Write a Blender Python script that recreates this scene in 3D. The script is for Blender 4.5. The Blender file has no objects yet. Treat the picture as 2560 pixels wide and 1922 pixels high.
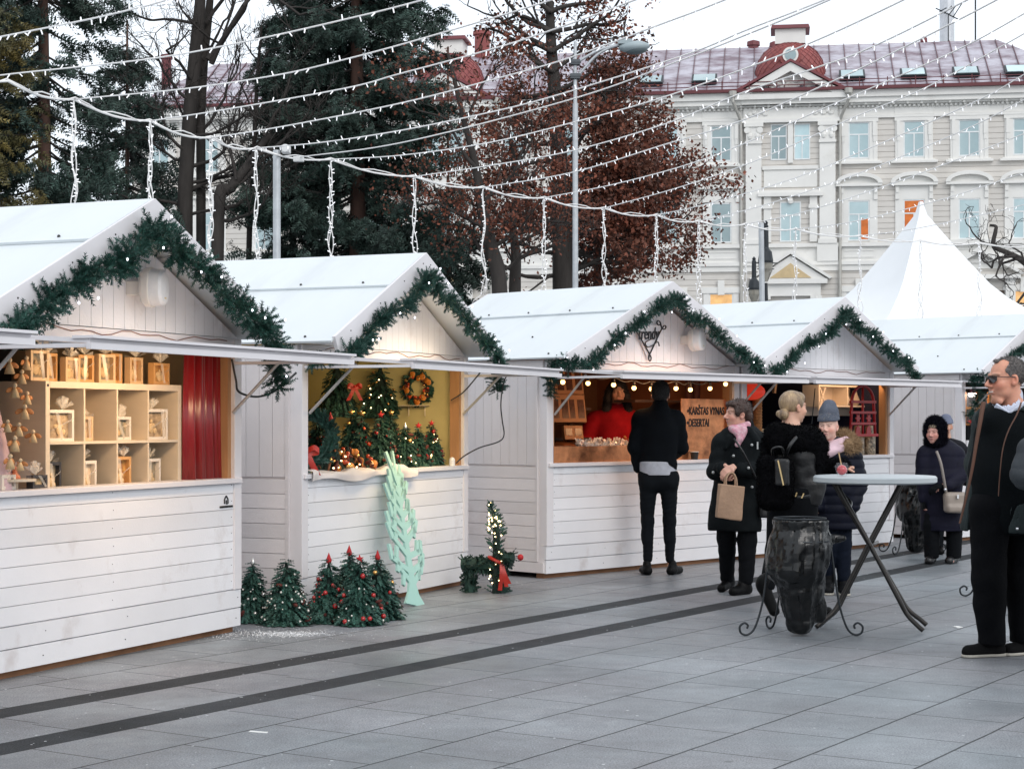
import bpy, math, random
import numpy as np
from mathutils import Vector, Matrix, Euler
PI = math.pi
rng = np.random.default_rng(7)
rnd = random.Random(11)
SC = bpy.context.scene
COL = SC.collection
F, CX, HY, EYE = 4420.0, 1280.0, 1050.0, 1.45      # lens and eye height recovered from the photograph

def at(px, py, D):
    return np.array([(px - CX) / F * D, D, EYE + (HY - py) / F * D])
def gd(py): return F * EYE / (py - HY)
def ground(px, py):
    D = gd(py); return np.array([(px - CX) / F * D, D, 0.0])

# ------------------------------------------------------------------ materials
MATS = {}
def mat(name, col, rough=.6, metal=0., var=.12, vs=3., bump=0., bs=60., emit=None, estr=0., trans=0., alpha=1., spec=.5,
        col2=None, island=0., stain=None, coat=0., sheen=0., attr=None, sss=0., stretch=None, objrand=0.):
    if name in MATS: return MATS[name]
    m = bpy.data.materials.new(name); m.use_nodes = True
    nt = m.node_tree; N, L = nt.nodes, nt.links
    b = N['Principled BSDF']
    b.inputs['Roughness'].default_value = rough
    b.inputs['Metallic'].default_value = metal
    b.inputs['Specular IOR Level'].default_value = spec
    if trans: b.inputs['Transmission Weight'].default_value = trans
    if alpha < 1: b.inputs['Alpha'].default_value = alpha
    if coat: b.inputs['Coat Weight'].default_value = coat; b.inputs['Coat Roughness'].default_value = .15
    if sheen: b.inputs['Sheen Weight'].default_value = sheen
    if sss: b.inputs['Subsurface Weight'].default_value = sss; b.inputs['Subsurface Radius'].default_value = (.012, .004, .002)
    if emit is not None:
        b.inputs['Emission Color'].default_value = (*emit, 1); b.inputs['Emission Strength'].default_value = estr
    tc = N.new('ShaderNodeTexCoord')
    vec = tc.outputs['Object']
    if stretch:
        mp = N.new('ShaderNodeMapping'); mp.inputs['Scale'].default_value = stretch
        L.new(vec, mp.inputs['Vector']); vec = mp.outputs['Vector']
    if attr:
        a = N.new('ShaderNodeAttribute'); a.attribute_name = attr; cur = a.outputs['Color']
    else:
        r = N.new('ShaderNodeRGB'); r.outputs[0].default_value = (*col, 1); cur = r.outputs[0]
    def mix(fac, A, B, mode='MIX'):
        x = N.new('ShaderNodeMix'); x.data_type = 'RGBA'; x.blend_type = mode; x.clamp_result = False
        if isinstance(fac, float): x.inputs[0].default_value = fac
        else: L.new(fac, x.inputs[0])
        for i, s in ((6, A), (7, B)):
            if isinstance(s, tuple): x.inputs[i].default_value = (*s, 1)
            else: L.new(s, x.inputs[i])
        return x.outputs[2]
    def noise(scale, detail=4., rgh=.6):
        n = N.new('ShaderNodeTexNoise'); n.inputs['Scale'].default_value = scale; n.inputs['Detail'].default_value = detail
        n.inputs['Roughness'].default_value = rgh; L.new(vec, n.inputs['Vector']); return n
    def ramp(src, lo, hi, a=0., b_=1.):
        r_ = N.new('ShaderNodeMapRange'); r_.inputs[1].default_value = lo; r_.inputs[2].default_value = hi
        r_.inputs[3].default_value = a; r_.inputs[4].default_value = b_; L.new(src, r_.inputs[0]); return r_.outputs[0]
    if col2 is not None:
        cur = mix(ramp(noise(vs * 1.3).outputs['Fac'], .35, .65), cur, col2)
    if island:
        g = N.new('ShaderNodeNewGeometry')
        cur = mix(1., cur, ramp(g.outputs['Random Per Island'], 0, 1, 1 - island, 1 + island), 'MULTIPLY')
    if objrand:
        oi = N.new('ShaderNodeObjectInfo'); cur = mix(1., cur, ramp(oi.outputs['Random'], 0, 1, 1 - objrand, 1 + objrand * .6), 'MULTIPLY')
    if var:
        cur = mix(1., cur, ramp(noise(vs).outputs['Fac'], .25, .75, 1 - var, 1 + var), 'MULTIPLY')
    if stain is not None:                       # (colour, lo, hi, scale)
        cur = mix(ramp(noise(stain[3], 6., .65).outputs['Fac'], stain[1], stain[2], 0., stain[4] if len(stain) > 4 else .7), cur, stain[0])
    L.new(cur, b.inputs['Base Color'])
    if bump:
        bp = N.new('ShaderNodeBump'); bp.inputs['Strength'].default_value = bump; bp.inputs['Distance'].default_value = .02
        L.new(noise(bs, 5.).outputs['Fac'], bp.inputs['Height']); L.new(bp.outputs['Normal'], b.inputs['Normal'])
    MATS[name] = m
    return m

# ------------------------------------------------------------------ mesh builder
class MB:
    def __init__(s): s.V = []; s.F = []; s.n = 0; s.M = []; s.col = None
    def add(s, V, F, mi=0):
        V = np.asarray(V, float).reshape(-1, 3); F = np.asarray(F, dtype=np.int64)
        s.V.append(V); s.F.append(F + s.n); s.M.append(mi); s.n += len(V); return s
    def hexa(s, P, mi=0):
        return s.add(P, [[0, 3, 2, 1], [4, 5, 6, 7], [0, 1, 5, 4], [1, 2, 6, 5], [2, 3, 7, 6], [3, 0, 4, 7]], mi)
    def box(s, lo, hi, mi=0):
        (a, b, c), (d, e, f) = lo, hi
        return s.hexa([(a, b, c), (d, b, c), (d, e, c), (a, e, c), (a, b, f), (d, b, f), (d, e, f), (a, e, f)], mi)
    def obox(s, c, h, R=None, mi=0):
        P = np.array([(-1, -1, -1), (1, -1, -1), (1, 1, -1), (-1, 1, -1), (-1, -1, 1), (1, -1, 1), (1, 1, 1), (-1, 1, 1)]) * np.array(h)
        if R is not None: P = P @ np.array(R).T
        return s.hexa(P + np.array(c), mi)
    def bar(s, p, q, w, h, up=(0, 0, 1), mi=0):
        p = np.array(p, float); q = np.array(q, float); d = q - p; L = np.linalg.norm(d); d /= L
        u = np.array(up, float); x = np.cross(d, u); x /= np.linalg.norm(x); z = np.cross(x, d)
        return s.obox((p + q) / 2, (w / 2, L / 2, h / 2), np.stack([x, d, z], 1), mi)
    def tube(s, pts, r, n=8, mi=0, cap=True):
        P = np.asarray(pts, float); k = len(P); R = np.broadcast_to(np.asarray(r, float), (k,))
        T = np.gradient(P, axis=0); T /= np.linalg.norm(T, axis=1)[:, None] + 1e-12
        ref = np.array([0, 0, 1.]) if abs(T[0][2]) < .9 else np.array([1., 0, 0])
        a = np.linspace(0, 2 * PI, n, endpoint=False); V = []
        x = np.cross(T[0], ref); x /= np.linalg.norm(x)
        for i in range(k):
            x = x - T[i] * (x @ T[i]); x /= np.linalg.norm(x) + 1e-12; y = np.cross(T[i], x)
            V.append(P[i] + R[i] * (np.cos(a)[:, None] * x + np.sin(a)[:, None] * y))
        V = np.concatenate(V); i = np.arange(k - 1)[:, None] * n; j = np.arange(n)[None]; j2 = (j + 1) % n
        Fq = np.stack([i + j, i + j2, i + n + j2, i + n + j], -1).reshape(-1, 4)
        b = s.n; s.add(V, Fq, mi)
        if cap:
            s.V.append(np.array([P[0], P[-1]])); c0 = s.n; s.n += 2; jj = np.arange(n); j2 = (jj + 1) % n
            s.F.append(np.stack([b + j2, b + jj, np.full(n, c0)], -1)); s.M.append(mi)
            o = b + (k - 1) * n
            s.F.append(np.stack([o + jj, o + j2, np.full(n, c0 + 1)], -1)); s.M.append(mi)
        return s
    def cyl(s, p, q, r0, r1=None, n=12, mi=0): return s.tube([p, q], [r0, r0 if r1 is None else r1], n, mi)
    def lathe(s, prof, n=16, c=(0, 0, 0), R=None, mi=0, a0=0., a1=2 * PI):
        P = np.asarray(prof, float); k = len(P); full = abs(a1 - a0 - 2 * PI) < 1e-6
        a = np.linspace(a0, a1, n, endpoint=not full)
        V = np.stack([P[:, None, 0] * np.cos(a), P[:, None, 0] * np.sin(a), np.broadcast_to(P[:, None, 1], (k, n))], -1).reshape(-1, 3)
        if R is not None: V = V @ np.array(R).T
        i = np.arange(k - 1)[:, None] * n; m = n if full else n - 1; j = np.arange(m)[None]; j2 = (j + 1) % n
        return s.add(V + np.array(c), np.stack([i + j, i + j2, i + n + j2, i + n + j], -1).reshape(-1, 4), mi)
    def ball(s, c, r, n=10, mi=0, R=None):
        r = np.broadcast_to(np.asarray(r, float), (3,)); t = np.linspace(-PI / 2, PI / 2, max(4, n // 2 + 1))
        a = np.linspace(0, 2 * PI, n, endpoint=False); k = len(t)
        V = np.stack([np.cos(t)[:, None] * np.cos(a) * r[0], np.cos(t)[:, None] * np.sin(a) * r[1], np.sin(t)[:, None] * np.ones(n) * r[2]], -1).reshape(-1, 3)
        if R is not None: V = V @ np.array(R).T
        i = np.arange(k - 1)[:, None] * n; j = np.arange(n)[None]; j2 = (j + 1) % n
        return s.add(V + np.array(c), np.stack([i + j, i + j2, i + n + j2, i + n + j], -1).reshape(-1, 4), mi)
    def prism(s, poly, ax, lo, hi, mi=0):
        """poly: 2D outline (triangulated by ear clipping), extruded along axis ax"""
        from mathutils.geometry import tessellate_polygon
        P = np.asarray(poly, float); n = len(P)
        o = [i for i in range(3) if i != ax]
        A = np.zeros((n, 3)); A[:, o] = P; B = A.copy(); A[:, ax] = lo; B[:, ax] = hi
        T = np.array(tessellate_polygon([[Vector((x, y, 0)) for x, y in P]]))
        b = s.n; s.V.append(np.concatenate([A, B])); s.n += 2 * n
        i = np.arange(n); j = (i + 1) % n
        area = .5 * np.sum(P[:, 0] * P[j, 1] - P[j, 0] * P[i, 1]); q = np.stack([b + i, b + j, b + n + j, b + n + i], -1)
        flip = (area < 0) ^ (ax == 1)
        if flip: q = q[:, ::-1]
        t = T[:, ::-1] if not flip else T
        # caps: fix orientation by testing the first triangle
        p0, p1, p2 = P[T[0]]; sgn = (p1[0] - p0[0]) * (p2[1] - p0[1]) - (p2[0] - p0[0]) * (p1[1] - p0[1])
        pos = (sgn > 0) ^ (ax == 1)
        s.F += [q, (T if pos else T[:, ::-1]) + b + n, (T[:, ::-1] if pos else T) + b]; s.M += [mi] * 3
        return s
    def tris(s, V, mi=0):
        V = np.asarray(V, float).reshape(-1, 3); return s.add(V, np.arange(len(V)).reshape(-1, 3), mi)
    def quads(s, V, mi=0):
        V = np.asarray(V, float).reshape(-1, 3); return s.add(V, np.arange(len(V)).reshape(-1, 4), mi)
    def xf(s, R=None, t=(0, 0, 0)):
        s.V = [(v @ np.array(R).T if R is not None else v) + np.array(t) for v in s.V]; return s
    def build(s, name, mats, parent=None, smooth=False, bevel=0., link=True, auto=None):
        me = bpy.data.meshes.new(name)
        V = np.concatenate(s.V) if s.V else np.zeros((0, 3))
        me.vertices.add(len(V)); me.vertices.foreach_set('co', V.astype(np.float32).ravel())
        tot = np.concatenate([np.full(len(f), f.shape[1]) for f in s.F]) if s.F else np.zeros(0, int)
        lv = np.concatenate([f.ravel() for f in s.F]) if s.F else np.zeros(0, int)
        me.loops.add(len(lv)); me.loops.foreach_set('vertex_index', lv.astype(np.int32))
        me.polygons.add(len(tot)); st = np.concatenate([[0], np.cumsum(tot)[:-1]]) if len(tot) else tot
        me.polygons.foreach_set('loop_start', st.astype(np.int32)); me.polygons.foreach_set('loop_total', tot.astype(np.int32))
        mi = np.concatenate([np.full(len(f), m) for f, m in zip(s.F, s.M)]) if s.F else tot
        me.polygons.foreach_set('material_index', mi.astype(np.int32))
        me.polygons.foreach_set('use_smooth', np.full(len(tot), bool(smooth)))
        if s.col is not None:
            c = me.color_attributes.new('Col', 'FLOAT_COLOR', 'POINT')
            c.data.foreach_set('color', np.concatenate([s.col, np.ones((len(V), 1))], 1).astype(np.float32).ravel())
        me.update(calc_edges=True); me.validate()
        for m in (mats if isinstance(mats, (list, tuple)) else [mats]): me.materials.append(m)
        if smooth and auto:
            try: me.set_sharp_from_angle(angle=auto)
            except Exception: pass
        o = bpy.data.objects.new(name, me)
        if link: COL.objects.link(o)
        if parent is not None: o.parent = parent
        if bevel:
            md = o.modifiers.new('Bevel', 'BEVEL'); md.width = bevel; md.segments = 2; md.limit_method = 'ANGLE'; md.angle_limit = .7
        return o

def tag(o, label, cat, group=None, kind=None):
    o['label'] = label; o['category'] = cat
    if group: o['group'] = group
    if kind: o['kind'] = kind
    return o
def thing(name, label, cat, loc=(0, 0, 0), rotz=0., group=None, rot=None, scale=None):
    o = bpy.data.objects.new(name, None); COL.objects.link(o); o.empty_display_size = .1
    o.location = [float(v) for v in loc]; o.rotation_euler = rot if rot else (0, 0, rotz)
    if scale: o.scale = (scale,) * 3
    return tag(o, label, cat, group)
def structure(o): o['kind'] = 'structure'; return o
def kids(o): return [c for c in o.children]
def dup(root, loc, rotz=None, label=None, scale=None, rot=None):
    r = root.copy(); COL.objects.link(r); r.location = [float(v) for v in loc]
    if rotz is not None: r.rotation_euler = (0, 0, rotz)
    if rot is not None: r.rotation_euler = rot
    if scale: r.scale = (scale,) * 3
    if label: r['label'] = label
    for ch in kids(root):
        c = ch.copy(); COL.objects.link(c); c.parent = r
        for g in kids(ch):
            d = g.copy(); COL.objects.link(d); d.parent = c
    return r
def inst(o, parent, loc, rot=None, scale=None):
    c = o.copy(); COL.objects.link(c); c.parent = parent; c.location = [float(v) for v in loc]
    if rot is not None: c.rotation_euler = rot
    if scale is not None: c.scale = scale if isinstance(scale, (list, tuple)) else (scale,) * 3
    return c
def rotz(a): c, s = math.cos(a), math.sin(a); return np.array([[c, -s, 0], [s, c, 0], [0, 0, 1.]])
def euler(x, y, z): return np.array(Euler((x, y, z)).to_matrix())
def frame_z(d):
    """rotation whose z axis is d"""
    return np.array(Vector(d).to_track_quat('Z', 'Y').to_matrix())
def unit(v): v = np.asarray(v, float); return v / (np.linalg.norm(v, axis=-1, keepdims=True) + 1e-12)
def spline(P, k=8):
    P = np.asarray(P, float)
    if len(P) < 3: return P[0] + (P[-1] - P[0]) * np.linspace(0, 1, k + 1)[:, None]
    Q = np.concatenate([[2 * P[0] - P[1]], P, [2 * P[-1] - P[-2]]]); out = []
    t = np.linspace(0, 1, k, endpoint=False)[:, None]
    for i in range(1, len(Q) - 2):
        a, b, c, d = Q[i - 1:i + 3]
        out.append(.5 * (2 * b + (c - a) * t + (2 * a - 5 * b + 4 * c - d) * t ** 2 + (3 * b - a - 3 * c + d) * t ** 3))
    return np.concatenate(out + [P[-1:]])

# ------------------------------------------------------------------ soft bodies: signed distance field -> surface nets
class SDF:
    def __init__(s, lo, hi, res):
        s.res = res; s.lo = np.array(lo, float); n = np.ceil((np.array(hi) - s.lo) / res).astype(int) + 1
        s.n = n; s.d = np.full(n, .25, np.float32); s.ax = [s.lo[i] + res * np.arange(n[i]) for i in range(3)]
    def _sub(s, lo, hi):
        i0 = np.maximum(np.floor((np.array(lo) - s.lo) / s.res).astype(int), 0); i1 = np.minimum(np.ceil((np.array(hi) - s.lo) / s.res).astype(int) + 1, s.n)
        if (i1 <= i0).any(): return None, None
        sl = tuple(slice(a, b) for a, b in zip(i0, i1))
        return sl, np.stack(np.meshgrid(*[s.ax[i][sl[i]] for i in range(3)], indexing='ij'), -1).astype(np.float32)
    def _put(s, sl, q, k, op):
        a = s.d[sl]
        if op == 'add':
            h = np.clip(.5 + .5 * (a - q) / k, 0, 1); s.d[sl] = a * (1 - h) + q * h - k * h * (1 - h)
        else:
            h = np.clip(.5 - .5 * (a + q) / k, 0, 1); s.d[sl] = a * (1 - h) - q * h + k * h * (1 - h)
    def cap(s, a, b, ra, rb=None, k=.02, op='add', flat=None, fold=None):
        """tapered capsule; flat=(yaw, depth scale) squeezes it along the depth axis of that yaw; fold=(amp, freq, phase) makes creases round it"""
        rb = ra if rb is None else rb; a = np.array(a, float); b = np.array(b, float); m = max(ra, rb) * 1.05 + k + 3 * s.res + (fold[0] if fold else 0)
        mm = m
        sl, P = s._sub(np.minimum(a, b) - mm, np.maximum(a, b) + mm)
        if sl is None: return s
        A, B = a, b; sc = 1.
        if flat:
            y, f = flat; u = np.array([math.sin(y), -math.cos(y), 0.])   # facing direction for yaw (0 = towards the camera)
            def q(v): return v + (v @ u)[..., None] * u * (1 / f - 1)
            # squeeze about the axis line: move to local coordinates of the segment start
            P = P - a; P = q(P); B = q((b - a)[None])[0]; A = np.zeros(3)
        ab = (B - A).astype(np.float32); L2 = float(ab @ ab) + 1e-9
        PA = P - A.astype(np.float32)
        t = np.clip(PA @ ab / L2, 0, 1); q_ = PA - t[..., None] * ab
        d = np.sqrt((q_ ** 2).sum(-1)); r = ra + (rb - ra) * t
        if fold: r = r + fold[0] * np.sin(t * fold[1] * 6.283 + fold[2] + 2.2 * np.arctan2(q_[..., 1], q_[..., 0]))
        d = d - r
        if flat: d = d * (.5 + .5 * flat[1])
        s._put(sl, d.astype(np.float32), k, op); return s
    def ell(s, c, r, R=None, k=.02, op='add'):
        c = np.array(c, float); r = np.array(r, float); m = max(r) + k + 3 * s.res
        sl, P = s._sub(c - m, c + m)
        if sl is None: return s
        P = P - c.astype(np.float32)
        if R is not None: P = P @ np.array(R, np.float32)
        k0 = np.sqrt(((P / r) ** 2).sum(-1)); k1 = np.sqrt(((P / r ** 2) ** 2).sum(-1)) + 1e-9
        s._put(sl, (k0 * (k0 - 1) / k1).astype(np.float32), k, op); return s
    def box(s, c, h, R=None, k=.01, rd=.01, op='add'):
        c = np.array(c, float); h = np.array(h, float); m = np.linalg.norm(h) + k + 3 * s.res
        sl, P = s._sub(c - m, c + m)
        if sl is None: return s
        P = P - c.astype(np.float32)
        if R is not None: P = P @ np.array(R, np.float32)
        q = np.abs(P) - (h - rd); d = np.sqrt((np.maximum(q, 0) ** 2).sum(-1)) + np.minimum(q.max(-1), 0) - rd
        s._put(sl, d.astype(np.float32), k, op); return s
    def noise(s, amp, freq, seed=0, zlo=None, zhi=None):
        r = np.random.default_rng(seed); X = np.stack(np.meshgrid(*s.ax, indexing='ij'), -1).astype(np.float32); n = 0
        for i in range(5):
            w = unit(r.normal(size=3)) * freq * (1.3 ** i); n = n + np.sin(X @ w.astype(np.float32) + r.uniform(0, 6.28)) * np.sin(X @ (unit(r.normal(size=3)) * freq * .8).astype(np.float32) + r.uniform(0, 6.28)) * (.75 ** i)
        n = n * amp * .6
        if zlo is not None: n = n * ((X[..., 2] > zlo) & (X[..., 2] < zhi))
        s.d = s.d + n.astype(np.float32); return s
    def crease(s, amp, freq, seed=0, zs=1.):
        r = np.random.default_rng(seed); X = np.stack(np.meshgrid(s.ax[0], s.ax[1], s.ax[2] * zs, indexing='ij'), -1).astype(np.float32); n = 0
        for i in range(4):
            w = unit(r.normal(size=3)) * freq * (1.25 ** i); w2 = unit(r.normal(size=3)) * freq * .5
            n = n + (.5 - np.abs(np.sin(X @ w.astype(np.float32) + 1.3 * np.sin(X @ w2.astype(np.float32) + r.uniform(0, 6)) + r.uniform(0, 6)))) * (.8 ** i)
        s.d = s.d + (n * amp * .45).astype(np.float32); return s
    def rib(s, amp, period, z0=0.):
        s.d = s.d + (amp * (1 - 2 * np.abs(np.sin(PI * (s.ax[2] - z0) / period)) ** .6)).astype(np.float32)[None, None, :]; return s
    def cut(s, axis, v, keep='<'):
        a = s.ax[axis]; q = (a - v) if keep == '<' else (v - a)
        sh = [1, 1, 1]; sh[axis] = -1; s.d = np.maximum(s.d, q.reshape(sh).astype(np.float32)); return s
    def cutplane(s, p, n):
        n = unit(n); X = np.stack(np.meshgrid(*s.ax, indexing='ij'), -1).astype(np.float32)
        s.d = np.maximum(s.d, (X - np.array(p, np.float32)) @ n.astype(np.float32)); return s
    def nets(s, mb=None):
        d = s.d.copy()
        for ax in range(3):                      # close the surface at the border
            for e in (0, -1):
                ix = [slice(None)] * 3; ix[ax] = e; d[tuple(ix)] = np.maximum(d[tuple(ix)], s.res * .5)
        S = d < 0; nx, ny, nz = d.shape
        sh = lambda A, i, j, k: A[i:nx - 1 + i, j:ny - 1 + j, k:nz - 1 + k]
        cn = [(i, j, k) for i in (0, 1) for j in (0, 1) for k in (0, 1)]
        cnt = sum(sh(S, *c).astype(np.int8) for c in cn); M = (cnt > 0) & (cnt < 8)
        idx = np.full(M.shape, -1, np.int64); I = np.argwhere(M); idx[M] = np.arange(len(I))
        acc = np.zeros((len(I), 3)); w = np.zeros(len(I))
        D = {c: sh(d, *c)[M] for c in cn}
        for a in cn:
            for ax in range(3):
                if a[ax] == 0:
                    b = list(a); b[ax] = 1; b = tuple(b); da, db = D[a], D[b]; x = (da < 0) != (db < 0)
                    t = np.where(x, da / np.where(x, da - db, 1), 0); p = np.array(a, float)[None].repeat(len(I), 0); p[:, ax] += t
                    acc[x] += p[x]; w[x] += 1
        V = s.lo + s.res * (I + acc / w[:, None]); Q = []
        for ax in range(3):
            o = [i for i in range(3) if i != ax]
            sl0 = [slice(1, -1)] * 3; sl1 = [slice(1, -1)] * 3; sl0[ax] = slice(0, -1); sl1[ax] = slice(1, None)
            A, B = S[tuple(sl0)], S[tuple(sl1)]; E = np.argwhere(A != B); 
            if len(E) == 0: continue
            pos = A[tuple(E.T)]; G = E.copy(); G[:, o[0]] += 1; G[:, o[1]] += 1
            c = []
            for (u, v) in ((0, 0), (-1, 0), (-1, -1), (0, -1)):
                H = G.copy(); H[:, o[0]] += u; H[:, o[1]] += v; c.append(idx[tuple(H.T)])
            q = np.stack(c, -1); fl = pos if ax != 1 else ~pos
            q[~fl] = q[~fl][:, ::-1]; Q.append(q[(q >= 0).all(1)])
        mb = mb or MB(); mb.add(V, np.concatenate(Q)); return mb
    def norm_at(s, V):
        g = np.gradient(s.d, s.res); i = np.clip(np.round((V - s.lo) / s.res).astype(int), 0, s.n - 1)
        return unit(np.stack([a[tuple(i.T)] for a in g], -1))
def hairs(mb, V, Nn, n, length, width, seed=1, droop=.3, jit=.6):
    r = np.random.default_rng(seed); i = r.integers(0, len(V), n); p = V[i]; d = unit(Nn[i] + jit * r.normal(size=(n, 3)) + np.array([0, 0, -droop]))
    s_ = unit(np.cross(d, r.normal(size=(n, 3)))) * width * .5; L = length * r.uniform(.5, 1.2, (n, 1))
    p = p - d * length * .15
    return mb.tris(np.stack([p - s_, p + s_, p + d * L], 1))

# ------------------------------------------------------------------ greenery
def sprig(n=18, L=.12, nl=.02, w=.004, seed=0, flat=.35):
    """needled twig along +y, as triangles"""
    r = np.random.default_rng(seed); t = np.repeat(np.linspace(.02, 1, n), 2); sd = np.tile([1., -1.], n)
    a = r.uniform(-flat, flat + .2, 2 * n); l = nl * r.uniform(.7, 1.15, 2 * n) * (1 - .35 * t)
    d = np.stack([sd * np.cos(a) * .85, .6 + 0 * a, np.sin(a) * .9], -1); d = unit(d) * l[:, None]
    p = np.stack([0 * t, t * L, 0 * t], -1); wv = np.array([0, w, 0])
    return np.stack([p - wv, p + wv, p + d], 1).reshape(-1, 3)
def scatter(mb, T, P, Y, up=None, scale=None, seed=0, mi=0):
    """copy triangle set T (axis +y) to points P along directions Y"""
    r = np.random.default_rng(seed); n = len(P); Y = unit(Y); up = r.normal(size=(n, 3)) if up is None else np.asarray(up, float)
    X = unit(np.cross(Y, up)); Z = np.cross(X, Y); R = np.stack([X, Y, Z], -1)
    s_ = np.ones(n) if scale is None else np.broadcast_to(scale, (n,))
    V = np.einsum('nij,kj->nki', R, T) * s_[:, None, None] + np.asarray(P)[:, None]
    return mb.tris(V.reshape(-1, 3), mi)
def segs(mb, P0, P1, R0, R1, n=4, mi=0):
    """many loose tapered sticks at once"""
    P0, P1 = np.asarray(P0, float), np.asarray(P1, float); k = len(P0); d = unit(P1 - P0)
    ref = np.where(np.abs(d[:, 2:3]) < .9, np.array([[0, 0, 1.]]), np.array([[1., 0, 0]])); x = unit(np.cross(d, ref)); y = np.cross(d, x)
    a = np.linspace(0, 2 * PI, n, endpoint=False)
    c = np.cos(a)[None, :, None] * x[:, None] + np.sin(a)[None, :, None] * y[:, None]
    V = np.concatenate([P0[:, None] + c * np.reshape(R0, (-1, 1, 1)), P1[:, None] + c * np.reshape(R1, (-1, 1, 1))], 1)
    j = np.arange(n); j2 = (j + 1) % n; q = np.stack([j, j2, n + j2, n + j], -1)
    return mb.add(V.reshape(-1, 3), (np.arange(k)[:, None, None] * 2 * n + q).reshape(-1, 4), mi)
# ------------------------------------------------------------------ camera, sky, sun
cam = bpy.data.cameras.new('camera'); camo = bpy.data.objects.new('camera', cam); COL.objects.link(camo)
cam.sensor_width = 36; cam.lens = 36 * F / 2560; cam.shift_y = (HY - 961) / 2560; cam.clip_end = 2000; cam.clip_start = .1
camo.location = (0, 0, EYE); camo.rotation_euler = (PI / 2, 0, 0); SC.camera = camo
w = bpy.data.worlds.new('World'); SC.world = w; w.use_nodes = True
sk = w.node_tree.nodes.new('ShaderNodeTexSky'); sk.sky_type = 'NISHITA'; sk.sun_disc = False
SUN_EL, SUN_AZ = math.radians(38), math.radians(150)        # azimuth clockwise from +y
sk.sun_elevation = SUN_EL; sk.sun_rotation = SUN_AZ; sk.air_density = 1.0; sk.dust_density = 2.0; sk.ozone_density = 2.0
bg = w.node_tree.nodes['Background']; bg.inputs['Strength'].default_value = .12
# a closed pale cloud cover lies over the clear sky
nt_ = w.node_tree; tcw = nt_.nodes.new('ShaderNodeTexCoord'); cn_ = nt_.nodes.new('ShaderNodeTexNoise'); cn_.inputs['Scale'].default_value = 2.2; cn_.inputs['Detail'].default_value = 5
nt_.links.new(tcw.outputs['Generated'], cn_.inputs['Vector']); cr_ = nt_.nodes.new('ShaderNodeValToRGB'); nt_.links.new(cn_.outputs['Fac'], cr_.inputs[0])
cr_.color_ramp.elements[0].color = (5.3, 5.7, 6.1, 1); cr_.color_ramp.elements[1].color = (6.5, 6.7, 6.9, 1); cr_.color_ramp.elements[0].position = .3; cr_.color_ramp.elements[1].position = .7
cm_ = nt_.nodes.new('ShaderNodeMix'); cm_.data_type = 'RGBA'; cm_.inputs[0].default_value = .88
nt_.links.new(sk.outputs[0], cm_.inputs[6]); nt_.links.new(cr_.outputs[0], cm_.inputs[7]); nt_.links.new(cm_.outputs[2], bg.inputs['Color'])
sl = bpy.data.lights.new('sun', 'SUN'); sl.energy = .6; sl.angle = math.radians(30); sl.color = (1, .97, .94)
so = bpy.data.objects.new('sun', sl); COL.objects.link(so)
sd = Vector((math.sin(SUN_AZ) * math.cos(SUN_EL), math.cos(SUN_AZ) * math.cos(SUN_EL), math.sin(SUN_EL)))
so.rotation_euler = sd.to_track_quat('Z', 'Y').to_euler(); so.location = sd * 60
SC.view_settings.view_transform = 'Standard'; SC.view_settings.look = 'None'; SC.view_settings.exposure = .82; SC.view_settings.gamma = 1
SC.render.engine = 'CYCLES'; SC.cycles.use_denoising = True
try: SC.cycles.denoiser = 'OPENIMAGEDENOISE'
except Exception: pass
SC.cycles.max_bounces = 6; SC.cycles.transparent_max_bounces = 12; SC.cycles.caustics_reflective = False; SC.cycles.caustics_refractive = False
SC.cycles.sample_clamp_indirect = 6

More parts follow.
